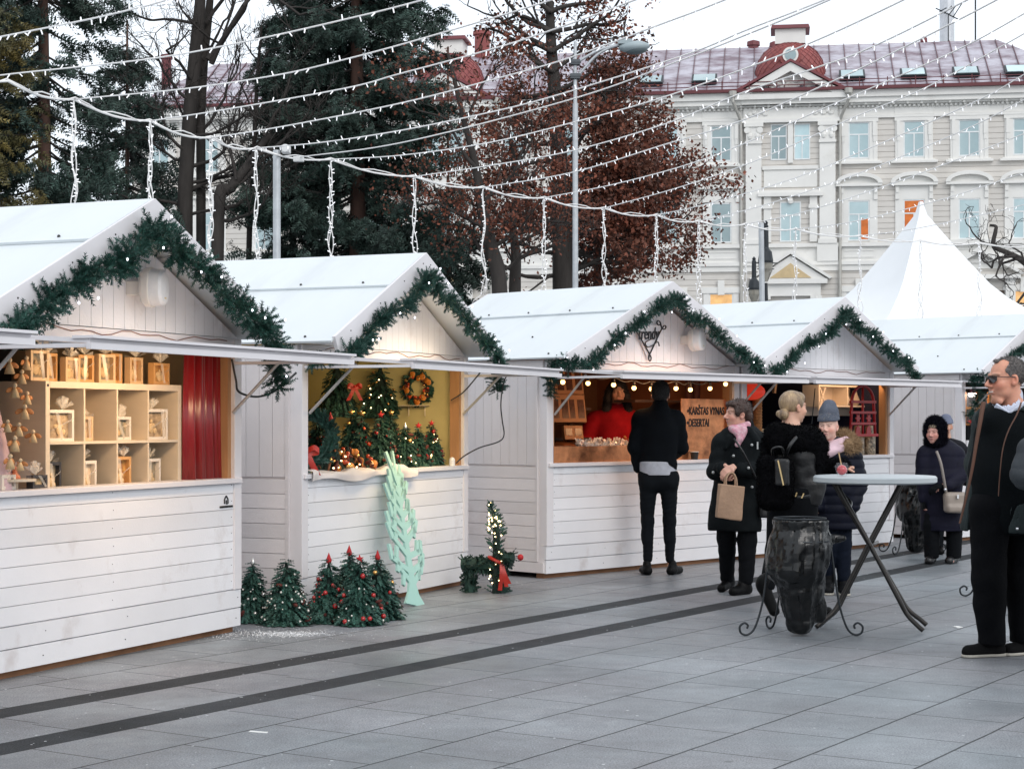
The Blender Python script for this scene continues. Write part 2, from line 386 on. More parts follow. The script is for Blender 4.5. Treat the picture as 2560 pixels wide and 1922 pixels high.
# ------------------------------------------------------------------ paved square
def ground_mat():
    m = bpy.data.materials.new('paving'); m.use_nodes = True; nt = m.node_tree; N, L = nt.nodes, nt.links
    b = N['Principled BSDF']; tc = N.new('ShaderNodeTexCoord'); sx = N.new('ShaderNodeSeparateXYZ'); L.new(tc.outputs['Object'], sx.inputs[0])
    def mth(op, a, b_=None, c=None):
        n = N.new('ShaderNodeMath'); n.operation = op
        for i, v in enumerate((a, b_, c)):
            if v is None: continue
            if isinstance(v, (int, float)): n.inputs[i].default_value = v
            else: L.new(v, n.inputs[i])
        return n.outputs[0]
    X, Y = sx.outputs[0], sx.outputs[1]
    nz = N.new('ShaderNodeTexNoise'); nz.inputs['Scale'].default_value = 3.; nz.inputs['Detail'].default_value = 3
    L.new(tc.outputs['Object'], nz.inputs['Vector']); wob = mth('MULTIPLY', mth('SUBTRACT', nz.outputs['Fac'], .5), .012)
    u = mth('ADD', mth('MULTIPLY', X, .5430), mth('MULTIPLY', Y, .8397)); v = mth('ADD', mth('SUBTRACT', mth('MULTIPLY', X, .8397), mth('MULTIPLY', Y, .5430)), wob)
    va = mth('DIVIDE', mth('ADD', v, 6.02), .49); vb = mth('DIVIDE', mth('ADD', v, 6.98), .49)
    right = mth('GREATER_THAN', v, -6.5)
    row = mth('ADD', mth('MULTIPLY', va, right), mth('MULTIPLY', mth('SUBTRACT', vb, 3), mth('SUBTRACT', 1, right)))
    rid = mth('FLOOR', row); wn = N.new('ShaderNodeTexWhiteNoise'); wn.noise_dimensions = '1D'; L.new(rid, wn.inputs['W'])
    uo = mth('DIVIDE', mth('ADD', u, mth('MULTIPLY', wn.outputs['Value'], .3)), .62); uo = mth('ADD', uo, mth('MULTIPLY', rid, .5))
    cid = mth('FLOOR', uo); w2 = N.new('ShaderNodeTexWhiteNoise'); w2.noise_dimensions = '2D'
    cb = N.new('ShaderNodeCombineXYZ'); L.new(rid, cb.inputs[0]); L.new(cid, cb.inputs[1]); L.new(cb.outputs[0], w2.inputs['Vector'])
    fr = mth('FRACT', row); fc = mth('FRACT', uo)
    er = mth('MULTIPLY', mth('MINIMUM', fr, mth('SUBTRACT', 1, fr)), .49); ec = mth('MULTIPLY', mth('MINIMUM', fc, mth('SUBTRACT', 1, fc)), .62)
    s1 = mth('LESS_THAN', mth('ABSOLUTE', mth('ADD', v, 6.87)), .11); s2 = mth('LESS_THAN', mth('ABSOLUTE', mth('ADD', v, 6.13)), .11)
    stripe = mth('MAXIMUM', s1, s2)
    joint = mth('MAXIMUM', mth('LESS_THAN', er, .006), mth('LESS_THAN', ec, .0042)); joint = mth('MULTIPLY', joint, mth('SUBTRACT', 1, mth('MULTIPLY', stripe, .8)))
    def noise(s, d=4, r=.6):
        n = N.new('ShaderNodeTexNoise'); n.inputs['Scale'].default_value = s; n.inputs['Detail'].default_value = d; n.inputs['Roughness'].default_value = r
        L.new(tc.outputs['Object'], n.inputs['Vector']); return n.outputs['Fac']
    def rng_(x, a, b_, c, d):
        n = N.new('ShaderNodeMapRange'); L.new(x, n.inputs[0])
        for i, q in enumerate((a, b_, c, d)): n.inputs[i + 1].default_value = q
        return n.outputs[0]
    val = mth('MULTIPLY', rng_(w2.outputs['Value'], 0, 1, .90, 1.08), mth('MULTIPLY', rng_(noise(125, 2, .7), .34, .66, .50, 1.50), rng_(noise(75, 3, .7), .3, .7, .78, 1.22)))
    val = mth('MULTIPLY', val, rng_(noise(.55, 6, .62), .3, .7, .66, 1.26)); val = mth('MULTIPLY', val, rng_(noise(9, 6, .7), .3, .7, .86, 1.14))
    val = mth('MULTIPLY', val, mth('SUBTRACT', 1, mth('MULTIPLY', stripe, .79))); val = mth('MULTIPLY', val, mth('SUBTRACT', 1, mth('MULTIPLY', joint, .82)))
    def mixc(f, A, B):
        n = N.new('ShaderNodeMix'); n.data_type = 'RGBA'; L.new(f, n.inputs[0])
        for i, q in ((6, A), (7, B)):
            if isinstance(q, tuple): n.inputs[i].default_value = (*q, 1)
            else: L.new(q, n.inputs[i])
        return n.outputs[2]
    base = mixc(rng_(noise(.4, 4), .35, .65, 0, 1), (.215, .242, .262), (.220, .218, .232))
    hs = N.new('ShaderNodeMix'); hs.data_type = 'RGBA'; hs.blend_type = 'MULTIPLY'; hs.inputs[0].default_value = 1; L.new(base, hs.inputs[6])
    cc = N.new('ShaderNodeCombineColor'); [L.new(val, cc.inputs[i]) for i in range(3)]; L.new(cc.outputs[0], hs.inputs[7])
    # crumbs of de-icing grit, thickest along the stalls
    vo = N.new('ShaderNodeTexVoronoi'); vo.inputs['Scale'].default_value = 26; L.new(tc.outputs['Object'], vo.inputs['Vector'])
    near = rng_(v, -9.2, -5.2, 1, .12)
    dens = mth('MULTIPLY', rng_(noise(1.1, 3), .45, .72, 0, 1), near); sep = N.new('ShaderNodeSeparateColor'); L.new(vo.outputs['Color'], sep.inputs[0])
    spk = mth('MULTIPLY', mth('LESS_THAN', vo.outputs['Distance'], mth('MULTIPLY', sep.outputs[1], .22)), mth('LESS_THAN', sep.outputs[0], mth('ADD', mth('MULTIPLY', dens, .75), .03)))
    v3 = N.new('ShaderNodeTexVoronoi'); v3.inputs['Scale'].default_value = 3.3; L.new(tc.outputs['Object'], v3.inputs['Vector']); sp3 = N.new('ShaderNodeSeparateColor'); L.new(v3.outputs['Color'], sp3.inputs[0])
    gum = mth('MULTIPLY', mth('LESS_THAN', mth('ADD', v3.outputs['Distance'], mth('MULTIPLY', noise(40, 2), .03)), mth('ADD', .05, mth('MULTIPLY', sp3.outputs[1], .05))), mth('LESS_THAN', sp3.outputs[0], .3))
    damp = mth('MULTIPLY', rng_(noise(.9, 7, .7), .56, .64, 0, 1), .28)
    hs2 = mixc(mth('MULTIPLY', gum, .55), hs.outputs[2], (.05, .052, .056)); hs3 = mixc(damp, hs2, (.07, .076, .085))
    col = mixc(spk, hs3, (.62, .64, .66)); L.new(col, b.inputs['Base Color'])
    L.new(mth('ADD', mth('ADD', rng_(noise(.8, 5), .3, .7, .30, .62), mth('MULTIPLY', joint, .3)), mth('MULTIPLY', stripe, .3)), b.inputs['Roughness']); L.new(mth('MULTIPLY', mth('SUBTRACT', 1, mth('MULTIPLY', stripe, .75)), .45), b.inputs['Specular IOR Level'])
    bp = N.new('ShaderNodeBump'); bp.inputs['Strength'].default_value = .35; bp.inputs['Distance'].default_value = .004
    L.new(mth('SUBTRACT', noise(180, 3), mth('MULTIPLY', joint, 1.5)), bp.inputs['Height']); L.new(bp.outputs['Normal'], b.inputs['Normal'])
    return m
g = MB(); g.quads([(-400, -60, 0), (400, -60, 0), (400, 900, 0), (-400, 900, 0)])
structure(g.build('ground', ground_mat()))

# ------------------------------------------------------------------ palace behind the square
BX, BD = (2000 - CX) / F * 95, 95.0; BA = math.radians(-8.57); BC, BS = math.cos(BA), math.sin(BA)
def bu(px): r = (px - CX) / F; return (r * BD - BX) / (BC - BS * r)
def bz(px, py): return EYE + (HY - py) / F * (BD + BS * bu(px))
stone = mat('cream_render', (.61, .58, .54), .85, var=.08, vs=.6, stain=((.40, .36, .30), .55, .8, .35, .5))
white_st = mat('white_stucco', (.74, .73, .70), .8, var=.05, vs=1., stain=((.45, .42, .37), .6, .85, .8, .5))
redmet = mat('red_metal_roof', (.16, .035, .042), .5, var=.2, vs=.8)
frost = mat('frosted_red_roof', (.175, .122, .15), .5, var=.15, vs=.5, stain=((.50, .49, .55), .36, .60, .6, .85), stretch=(1, 2.2, 2.2))
scale_r = mat('red_scale_roof', (.25, .06, .055), .6, var=.2, vs=2.)
glassb = mat('window_glass', (.36, .50, .53), .12, var=.25, vs=.35, spec=.8, objrand=.4, col2=(.46, .58, .60))  # pale cyan of the reflected sky is painted into the pane colour
glassd = mat('dark_window_glass', (.05, .06, .065), .1, spec=.8)
glassw = mat('lit_window', (.5, .3, .12), .4, emit=(1, .55, .22), estr=.28, var=.5, vs=2.)
curt = mat('orange_blind', (.62, .16, .03), .7, var=.25, vs=3.)
zinc = mat('zinc', (.42, .41, .38), .5, metal=.3)
dkmet = mat('dark_metal', (.03, .035, .04), .45, metal=.6, var=.1)
pal = thing('palace_building', 'long cream palace facade with white window surrounds and frosted red roof', 'building', (BX, BD, 0), BA)
UL, UR = bu(330), bu(2760)
wall = MB(); wall.box((UL, 0, 0), (UR, 12, 18.6)); wall.build('wall', stone, pal)
# rusticated courses: thin raised bands leave shadow lines between them
cr = MB(); z = 7.0
while z < 17.4:
    cr.box((UL, -.035, z), (UR, .0, z + .262)); z += .292
cr.build('rusticated_courses', stone, pal)
cor = MB()
for lo, hi, dp in ((18.26, 18.36, .28), (18.62, 19.02, .62), (18.36, 18.62, .5), (17.56, 17.70, .16), (17.7, 18.26, .05), (10.72, 10.92, .22), (9.75, 9.95, .2), (9.45, 9.75, .12), (9.95, 10.72, .06)):
    cor.box((UL - .1, -dp, lo), (UR, .01, hi))
cor.build('cornice', white_st, pal)
br = MB(); u = UL; br.box((0, -.46, 18.38), (.16, 0, 18.6)); br.box((.02, -.4, 18.24), (.14, 0, 18.38)); br = br.build('cornice_bracket', white_st, link=False)
while u < UR: inst(br, pal, (u, 0, 0)); u += .73
fr = MB(); u = UL
while u < UR: fr.box((u, -.2, 18.12), (u + .12, 0, 18.24)); u += .24
fr.build('dentil_row', white_st, pal)
# roof
rf = MB(); E = -.7; RZ, RD = 22.6, 5.2
rf.hexa([(UL - .3, E, 19.05), (bu(2760), E, 19.05), (bu(2760), 12, 19.05), (UL - .3, 12, 19.05), (UL + 3.2, RD, RZ), (bu(2525), RD, RZ), (bu(2525), RD + 1.5, RZ), (UL + 3.2, RD + 1.5, RZ)])
roof = rf.build('roof', frost, pal)
sm = MB(); u = UL + 1
while u < bu(2600):
    t1 = min(1, (u - UL + .3) / 3.5, max(0.05, (bu(2760) - u) / (bu(2760) - bu(2525))))
    sm.bar((u, E, 19.09), (u, E + (RD - E) * t1, 19.09 + (RZ - 19.05) * t1), .04, .09); u += .83
sm.build('roof_seam', mat('seam_metal', (.12, .055, .068), .5), roof)
rd = MB(); rd.tube([(UL + 3.1, RD + .7, RZ + .02), (bu(2530), RD + .7, RZ + .02)], .14, 8); rd.build('ridge_cap', redmet, roof)
gt = MB(); gt.box((UL - .4, -.86, 18.99), (UR, -.55, 19.16)); gt.box((UL - .4, -.8, 19.3), (UR, -.74, 19.34)); gt.box((UL - .4, -.8, 19.5), (UR, -.76, 19.54))
u = UL
while u < UR: gt.box((u, -.8, 19.1), (u + .05, -.75, 19.62)); u += 1.45
gt.build('gutter_rail', mat('red_gutter', (.11, .02, .025), .5), pal)
for px in (1625, 1760, 2131, 2285, 2417, 2548):
    u = bu(px); s = MB(); c = np.array([u, .55, 20.0]); R = euler(math.atan2(RZ - 19.05, RD - E), 0, 0)
    s.obox(c, (.68, .55, .10), R); o = s.build('skylight', dkmet, pal); q = MB(); q.obox(c + R @ np.array([0, 0, .11]), (.58, .46, .02), R); q.build('pane', glassb, o)
# windows
def window_mesh(kind):
    fr, sa, gl = MB(), MB(), MB()
    if kind == 'up':
        W, z0, z1 = 1.1, 15.42, 17.36
        fr.box((-.98, -.10, 15.3), (-W / 2, 0, 17.5)); fr.box((W / 2, -.10, 15.3), (.98, 0, 17.5)); fr.box((-1.02, -.14, 17.36), (1.02, 0, 17.56))
        for s in (-1, 1): fr.box((s * .82 - .09, -.17, 16.6), (s * .82 + .09, 0, 17.36)); fr.box((s * .82 - .07, -.15, 16.3), (s * .82 + .07, 0, 16.6)); fr.box((s * .82 - .05, -.13, 15.3), (s * .82 + .05, 0, 16.3))
        fr.box((-1.22, -.26, 15.12), (1.22, 0, 15.24)); fr.box((-1.1, -.18, 15.24), (1.1, 0, 15.3)); fr.box((-W / 2, -.05, 15.3), (W / 2, 0, z0))
        fr.box((-1.02, -.09, 17.72), (1.02, 0, 18.08))
    elif kind == 'mid':
        W, z0, z1 = 1.12, 11.02, 13.18
        for s in (-1, 1):
            fr.box((min(s * .56, s * .98), -.10, 10.94), (max(s * .56, s * .98), 0, 13.2)); fr.box((s * .88 - .1, -.17, 13.2), (s * .88 + .1, 0, 13.92)); fr.box((s * .88 - .08, -.21, 13.55), (s * .88 + .08, 0, 13.8))
        fr.box((-.78, -.09, 13.18), (.78, 0, 13.92)); fr.box((-1.22, -.3, 13.92), (1.22, 0, 14.06))
        a = np.linspace(PI - .0, 0, 15); R_ = 1.24; arc = [(1.24 * math.cos(t), 14.06 + .58 * math.sin(t)) for t in a]; inn = [(1.0 * math.cos(t), 14.06 + .38 * math.sin(t)) for t in a[::-1]]
        for i in range(14):
            p = [arc[i], arc[i + 1], inn[13 - i], inn[14 - i]]
            fr.hexa([(p[0][0], -.34, p[0][1]), (p[1][0], -.34, p[1][1]), (p[2][0], -.34, p[2][1]), (p[3][0], -.34, p[3][1]), (p[0][0], 0, p[0][1]), (p[1][0], 0, p[1][1]), (p[2][0], 0, p[2][1]), (p[3][0], 0, p[3][1])])
        fr.prism(inn, 1, -.08, 0); fr.box((-.9, -.07, 10.06), (.9, 0, 10.62)); fr.box((-.78, -.1, 10.14), (.78, 0, 10.2)); fr.box((-.78, -.1, 10.48), (.78, 0, 10.54))
    else:
        W, z0, z1 = 1.3, 6.4, 8.3
        for s in (-1, 1): fr.box((min(s * .65, s * .95), -.1, 5.5), (max(s * .65, s * .95), 0, 8.5))
        fr.box((-1.05, -.14, 8.3), (1.05, 0, 8.62)); fr.box((-.18, -.2, 8.2), (.18, 0, 9.0))
    x, zm = W / 2, z0 + (z1 - z0) * (.66 if kind != 'low' else .6)
    t = .07
    for lo, hi in (((-x, z0), (-x + t, z1)), ((x - t, z0), (x, z1)), ((-x + t, z1 - t), (x - t, z1)), ((-x + t, z0), (x - t, z0 + t)), ((-x + t, zm - t / 2), (x - t, zm + t / 2)), ((-t / 2, z0 + t), (t / 2, zm - t / 2))):
        sa.box((lo[0], -.065, lo[1]), (hi[0], -.037, hi[1]))
    gl.box((-x + .02, -.05, z0 + .02), (x - .02, -.036, z1 - .02))
    f = fr.build('window', white_st, None, link=False); f.data.name = 'window_' + kind
    return f, sa.build('sash', mat('white_sash', (.72, .74, .74), .5), None, link=False), gl.build('pane', glassb, None, link=False)
WIN = {k: window_mesh(k) for k in ('up', 'mid', 'low')}
def put_win(kind, u, gm=None, label=None):
    f, s, gl_ = WIN[kind]; o = inst(f, pal, (u, 0, 0))
    inst(s, o, (0, 0, 0)); p = inst(gl_, o, (0, 0, 0))
    if gm: p.data = gl_.data.copy(); p.data.materials.clear(); p.data.materials.append(gm)
    if label: o['label'] = label
    return o
bays = [bu(1976), bu(1112)]
us = [bu(p) for p in (2147, 2285, 2423, 2559, 2695)] + [bu(p) for p in (1803, 1670, 1540, 1412, 1285)] + [bu(p) for p in (940, 800, 662, 524, 400)]
for u in us:
    put_win('up', u)
    lit = abs(u - bu(2285)) < .3; part = abs(u - bu(2147)) < .3
    put_win('mid', u, curt if lit else None, 'window with an orange blind drawn inside' if lit else None)
    put_win('low', u, glassw if abs(u - bu(1803)) < .3 or abs(u - bu(2559)) < .3 else glassd, 'window glowing with warm light' if abs(u - bu(1803)) < .3 else None)
ob = MB(); ob.box((bu(2163) - .22, -.055, 11.1), (bu(2163) + .22, -.0515, 12.2)); ob.build('blind', curt, pal)
# bays with pediment and dome
for k, u in enumerate(bays):
    p = MB()
    for s in (-1, 1):
        c = u + s * 1.96
        p.box((c - .42, -.22, 10.95), (c + .42, 0, 16.3)); p.box((c - .5, -.3, 10.9), (c + .5, 0, 11.15)); p.box((c - .46, -.3, 16.3), (c + .46, 0, 16.45))
        p.box((c - .40, -.3, 16.45), (c + .40, 0, 17.2)); p.box((c - .52, -.38, 17.2), (c + .52, 0, 17.42)); p.box((c - .55, -.25, 9.95), (c + .55, 0, 10.9))
        for q in (-1, 1):
            p.tube([(c + q * .34, -.36, 17.02), (c + q * .34, -.2, 17.02)], .17, 12); p.ball((c + q * .2, -.3, 16.7), (.14, .1, .2), 8)
    p.box((u - 2.6, -.3, 17.42), (u + 2.6, 0, 17.62)); p.box((u - 2.5, -.18, 17.62), (u + 2.5, 0, 18.2)); p.box((u - 2.6, -.55, 18.36), (u + 2.6, 0, 18.6))
    for s in (-1, 1):
        for q in range(5): p.ball((u + s * (1.35 + q * .2), -.2, 17.9 + .1 * (q % 2)), (.16, .08, .14), 7)
    p.box((u - 1.5, -.16, 14.9), (u + 1.5, 0, 15.1)); p.box((u - 1.42, -.09, 13.95), (u + 1.42, 0, 14.9)); p.box((u - 1.72, -.34, 13.45), (u + 1.72, 0, 13.65)); p.box((u - 1.6, -.25, 13.65), (u + 1.6, 0, 13.78))
    for s in (-1, 1): p.box((u + s * 1.22 - .2, -.18, 11.0), (u + s * 1.22 + .2, 0, 13.45)); p.box((u + s * 1.22 - .26, -.24, 12.8), (u + s * 1.22 + .26, 0, 13.0))
    p.box((u - .14, -.16, 15.25), (u + .14, 0, 17.4)); p.ball((u, -.2, 13.22), (.16, .08, .2), 8)
    p.build('bay_pilasters', white_st, pal)
    for s in (-1, 1):
        f, sa, gl_ = WIN['up']; o = bpy.data.objects.new('window', None); COL.objects.link(o); o.parent = pal; o.location = (u + s * .62, 0, 0); o.scale = (.78, 1, 1)
        inst(sa, o, (0, 0, 0)); inst(gl_, o, (0, 0, 0))
    o = bpy.data.objects.new('window', None); COL.objects.link(o); o.parent = pal; o.location = (u, 0, 0); inst(WIN['mid'][1], o, (0, 0, 0)); inst(WIN['mid'][2], o, (0, 0, 0))
    # triangular pediment
    pd = MB(); y0 = -.75; A, B, Z0, Z1 = u - 2.95, u + 2.95, 18.6, 20.55
    pd.box((A, y0, Z0), (B, 0, Z0 + .28))
    for s in (-1, 1):
        a = np.array([u + s * 2.95, Z0 + .02]); b_ = np.array([u, Z1])
        pd.prism([(a[0], a[1] + .22), (b_[0], b_[1]), (b_[0], b_[1] - .48), (a[0] - s * .75, a[1] + .26)], 1, y0, .6)
    pd.prism([(A + .6, Z0 + .26), (B - .6, Z0 + .26), (u, Z1 - .5)], 1, -.25, .6)
    for i in range(9):
        t = i / 8; pd.ball((u + (t - .5) * 2.6, -.3, Z0 + .45 + .75 * (1 - abs(2 * t - 1))), (.16, .09, .1), 7)
    pd.build('pediment', white_st, pal)
    tr = MB(); tr.prism([(A + 1.9, Z0 + .36), (B - 1.9, Z0 + .36), (u, Z0 + .95)], 1, -.29, -.25); tr.build('pediment_panel', stone, pal)
    rp = MB()
    for s in (-1, 1):
        rp.prism([(u + s * 3.1, Z0 + .27), (u, Z1 + .02), (u, Z1 + .16), (u + s * 3.25, Z0 + .34)], 1, -.85, 4.)
    rp.build('pediment_roof', redmet, pal)
    dm = MB(); prof = [(1.9, 19.1), (1.95, 19.9), (1.92, 20.5), (1.74, 21.1), (1.45, 21.55), (1.05, 21.85), (.86, 21.95)]
    dm.lathe(prof, 28, (u, 1.8, 0)); d = dm.build('dome', scale_r, pal, smooth=True)
    sc = MB()
    for q in range(28):
        for sg in (-1, 1):
            pts = []
            for i, (r, z_) in enumerate(np.array([(np.interp(t, range(7), [a[0] for a in prof]), np.interp(t, range(7), [a[1] for a in prof])) for t in np.linspace(0, 6, 13)])):
                a = q * 2 * PI / 28 + sg * i * .16; pts.append((u + (r + .01) * math.cos(a), 1.8 + (r + .01) * math.sin(a), z_))
            sc.tube(pts, .012, 3, cap=False)
    sc.build('dome_seam', redmet, d)
    oc = MB(); oc.tube([(u, -.45, 20.95), (u, .6, 20.95)], .58, 20); oc.build('oculus_hood', scale_r, d); oc = MB(); oc.tube([(u, -.52, 20.98), (u, -.3, 20.98)], .42, 20); oc.build('oculus_frame', white_st, d)
    oc = MB(); oc.tube([(u, -.54, 20.98), (u, -.4, 20.98)], .31, 20); oc.build('oculus_pane', glassb, d)
    ln = MB(); ln.box((u - .82, 1., 21.9), (u + .82, 2.6, 22.7)); ln.build('lantern', white_st, d); ln = MB()
    ln.hexa([(u - 1.05, .8, 22.7), (u + 1.05, .8, 22.7), (u + 1.05, 2.8, 22.7), (u - 1.05, 2.8, 22.7), (u - .98, .85, 22.9), (u + .98, .85, 22.9), (u + .98, 2.75, 22.9), (u - .98, 2.75, 22.9)]); ln.build('lantern_cap', redmet, d)
    for s in (-1, 1):
        dp = MB(); dp.tube([(u + s * 3.05, -.8, 18.95), (u + s * 3.05, -.8, 18.5), (u + s * 2.62, -.2, 17.5), (u + s * 2.62, -.2, 14.5), (u + s * 2.55, -.2, 14.2), (u + s * 2.62, -.2, 13.9), (u + s * 2.62, -.2, 5)], .085, 8)
        dp.lathe([(.1, 18.7), (.22, 18.8), (.24, 19.05)], 8, (u + s * 3.05, -.8, 0)); dp.build('downpipe', zinc, pal)
    # portal below
    pt = MB(); pt.prism([(u - 1.9, 9.0), (u + 1.9, 9.0), (u, 10.25)], 1, -.4, -.02); pt.box((u - 1.95, -.5, 8.75), (u + 1.95, 0, 9.0)); pt.box((u - 1.6, -.3, 8.1), (u + 1.6, 0, 8.75))
    for s in (-1, 1): pt.tube([(u + s * 1.35, -.3, 4), (u + s * 1.35, -.3, 8.1)], .22, 14); pt.box((u + s * 1.35 - .3, -.5, 7.9), (u + s * 1.35 + .3, 0, 8.1))
    for s in (-1, 1): pt.prism([(u + s * 2.05, 9.0), (u, 10.34), (u, 10.58), (u + s * 2.2, 9.05)], 1, -.55, -.02)
    pt.build('portal', white_st, pal); pt = MB(); pt.box((u - .75, -.05, 5), (u + .75, -.02, 7.55)); pt.build('portal_window', glassd, pal)
    pt = MB(); pt.prism([(u - 1.1, 9.06), (u + 1.1, 9.06), (u, 9.85)], 1, -.45, -.39); pt.build('portal_tympanum', mat('ochre_panel', (.55, .42, .24), .8), pal)
# pedimented doorway between the tent and the bare tree
u = bu(2447); pt = MB(); pt.box((u - 2.1, -.5, 8.9), (u + 2.1, 0, 9.12))
for s in (-1, 1): pt.prism([(u + s * 2.1, 9.12), (u, 10.3), (u, 10.62), (u + s * 2.3, 9.15)], 1, -.55, -.02); pt.box((u + s * 1.6 - .25, -.3, 4), (u + s * 1.6 + .25, 0, 8.9))
pt.box((u - 2.2, -.36, 10.75), (u + 2.2, 0, 10.98)); pt.build('portal', white_st, pal)
pt = MB(); pt.box((u - 1.3, -.06, 4), (u + 1.3, -.02, 8.3)); pt.build('portal_door', mat('brown_door', (.10, .07, .05), .6), pal)
for px, zt, nm, r in ((1880, 23.1, 'roof_ventilator', .3), (1935, 23.0, 'roof_ventilator', .22), (335, 23.4, 'chimney', .3), (1165, 24.2, 'chimney', .45), (2330, 23.0, 'roof_ventilator', .16)):
    v = MB(); v.lathe([(r, 20.5), (r, zt - .35), (r * 1.25, zt - .35), (r * 1.2, zt - .12), (0, zt)], 12, (bu(px), 5.4, 0)); v.build(nm, redmet if r < .4 else scale_r, pal)
fl = MB(); P = (bu(2403), 8, 0); fl.tube([(P[0], 8, 22), (P[0], 8, 36)], .42, 14); fl.box((P[0] - 1, 7.4, 22.9), (P[0] + 1, 8.6, 23.05)); fl.build('flue_pipe', mat('pale_metal', (.55, .57, .6), .4, metal=.4), pal)
an = MB(); u = bu(2475); an.tube([(u, 7, 21.5), (u, 7, 33)], .05, 6)
for i in range(4): an.tube([(u - 2.0 + i * .25, 7, 24.7 - i * .12), (u - 1.6 + i * .3, 7, 24.9 + i * .1)], .03, 5)
an.tube([(u - 2.2, 7, 24.9), (u - .9, 7, 24.2)], .035, 5); an.tube([(u - 1.5, 7, 22), (u - 1.5, 7, 24.6)], .035, 5); an.build('antenna', dkmet, pal)
# far pale building beyond the right end of the roof
fb = thing('far_building', 'pale plastered building rising behind the right end of the red roof', 'building', (44, 128, 0), -.15)
q = MB(); q.box((-9, 0, 0), (14, 10, 27)); q.build('wall', stone, fb); q = MB(); q.prism([(-9.6, 26.8), (14.5, 33.5), (14.5, 34), (-9.8, 27.3)], 1, -.5, 10); q.build('roof', mat('grey_roof', (.3, .28, .26), .7), fb)

# ------------------------------------------------------------------ peaked white tent behind the stalls
pvc = mat('white_pvc', (.80, .82, .84), .45, var=.03, vs=1.)
tn = thing('pagoda_tent', 'white pagoda tent with a tall pointed roof rising behind the stalls', 'tent', (6.52, 28.2, 0), math.radians(18))
prof = [(0.03, 4.93), (.09, 4.72), (.33, 4.4), (.62, 4.02), (.98, 3.58), (1.22, 3.36), (1.66, 3.05), (2.25, 2.72), (3.1, 2.4)]
q = MB(); ns = 12; V = []
for r, z in prof:
    for s in range(4):
        a0, a1 = s * PI / 2 + PI / 4, (s + 1) * PI / 2 + PI / 4
        for i in range(ns):
            t = i / ns; p0 = np.array([math.cos(a0), math.sin(a0)]) * r * 1.12; p1 = np.array([math.cos(a1), math.sin(a1)]) * r * 1.12; p = p0 + (p1 - p0) * t
            sag = 1 - .06 * math.sin(PI * t) * (r > .2); V.append((p[0] * sag, p[1] * sag, z))
m = 4 * ns; i = np.arange(len(prof) - 1)[:, None] * m; j = np.arange(m)[None]; q.add(V, np.stack([i + j, i + m + j, i + m + (j + 1) % m, i + (j + 1) % m], -1).reshape(-1, 4))
q.build('roof_skin', pvc, tn, smooth=True, auto=.7)
q = MB()
for s in range(4):
    a0, a1 = s * PI / 2 + PI / 4, (s + 1) * PI / 2 + PI / 4; p0, p1 = [np.array([math.cos(a), math.sin(a)]) * 3.47 for a in (a0, a1)]
    q.quads([(*p0, 2.4), (*p0, 2.1), (*p1, 2.1), (*p1, 2.4)])
q.build('valance', pvc, tn)
for s in range(4):
    a = s * PI / 2 + PI / 4; q = MB(); q.cyl((3.4 * math.cos(a), 3.4 * math.sin(a), 0), (3.4 * math.cos(a), 3.4 * math.sin(a), 2.4), .05); q.build('pole', zinc, tn)

# ------------------------------------------------------------------ street lamp, lantern posts, cable masts
gal = mat('galvanised_steel', (.44, .46, .48), .42, metal=.55, var=.15, vs=9.)
D = 40.; B = at(1438, 1050, D); sl_ = thing('street_lamp', 'tall pale grey street lamp with a curved double arm and cobra head', 'street lamp', (B[0], D, 0))
z = lambda py: EYE + (HY - py) / F * D
x = lambda px: (px - 1438) / F * D
q = MB(); q.cyl((0, 0, 0), (0, 0, z(260)), .075, .062, 14); q.cyl((0, 0, z(260)), (0, 0, z(105)), .045, .035, 12); q.build('pole', gal, sl_, smooth=True, auto=.6)
for py in (157, 192): q = MB(); q.box((-.11, -.1, z(py) - .06), (.11, .1, z(py) + .06)); q.cyl((-.13, -.08, z(py)), (.13, -.08, z(py)), .03); q.build('clamp', mat('dark_clamp', (.08, .09, .10), .5, metal=.4), sl_, bevel=.01)
for a in (((1443, 157), (1460, 146), (1500, 125), (1550, 112)), ((1443, 192), (1462, 170), (1490, 140), (1520, 122), (1550, 112))):
    q = MB(); q.tube(spline([(x(p), 0, z(y)) for p, y in a], 6), .032, 8); q.build('arm', gal, sl_, smooth=True)
q = MB(); R = euler(0, math.radians(-4), 0); q.ball((x(1585), -.0, z(118)), (.36, .2, .13), 16, R=R); q.box((x(1545), -.12, z(112)), (x(1580), .12, z(100))); hd = q.build('lamp_head', mat('lamp_grey', (.30, .36, .38), .5), sl_, smooth=True, auto=.8)
q = MB(); q.ball((x(1590), -.0, z(124)), (.27, .17, .12), 14, R=R); q.build('lens', mat('lamp_lens', (.10, .13, .14), .25), hd, smooth=True)
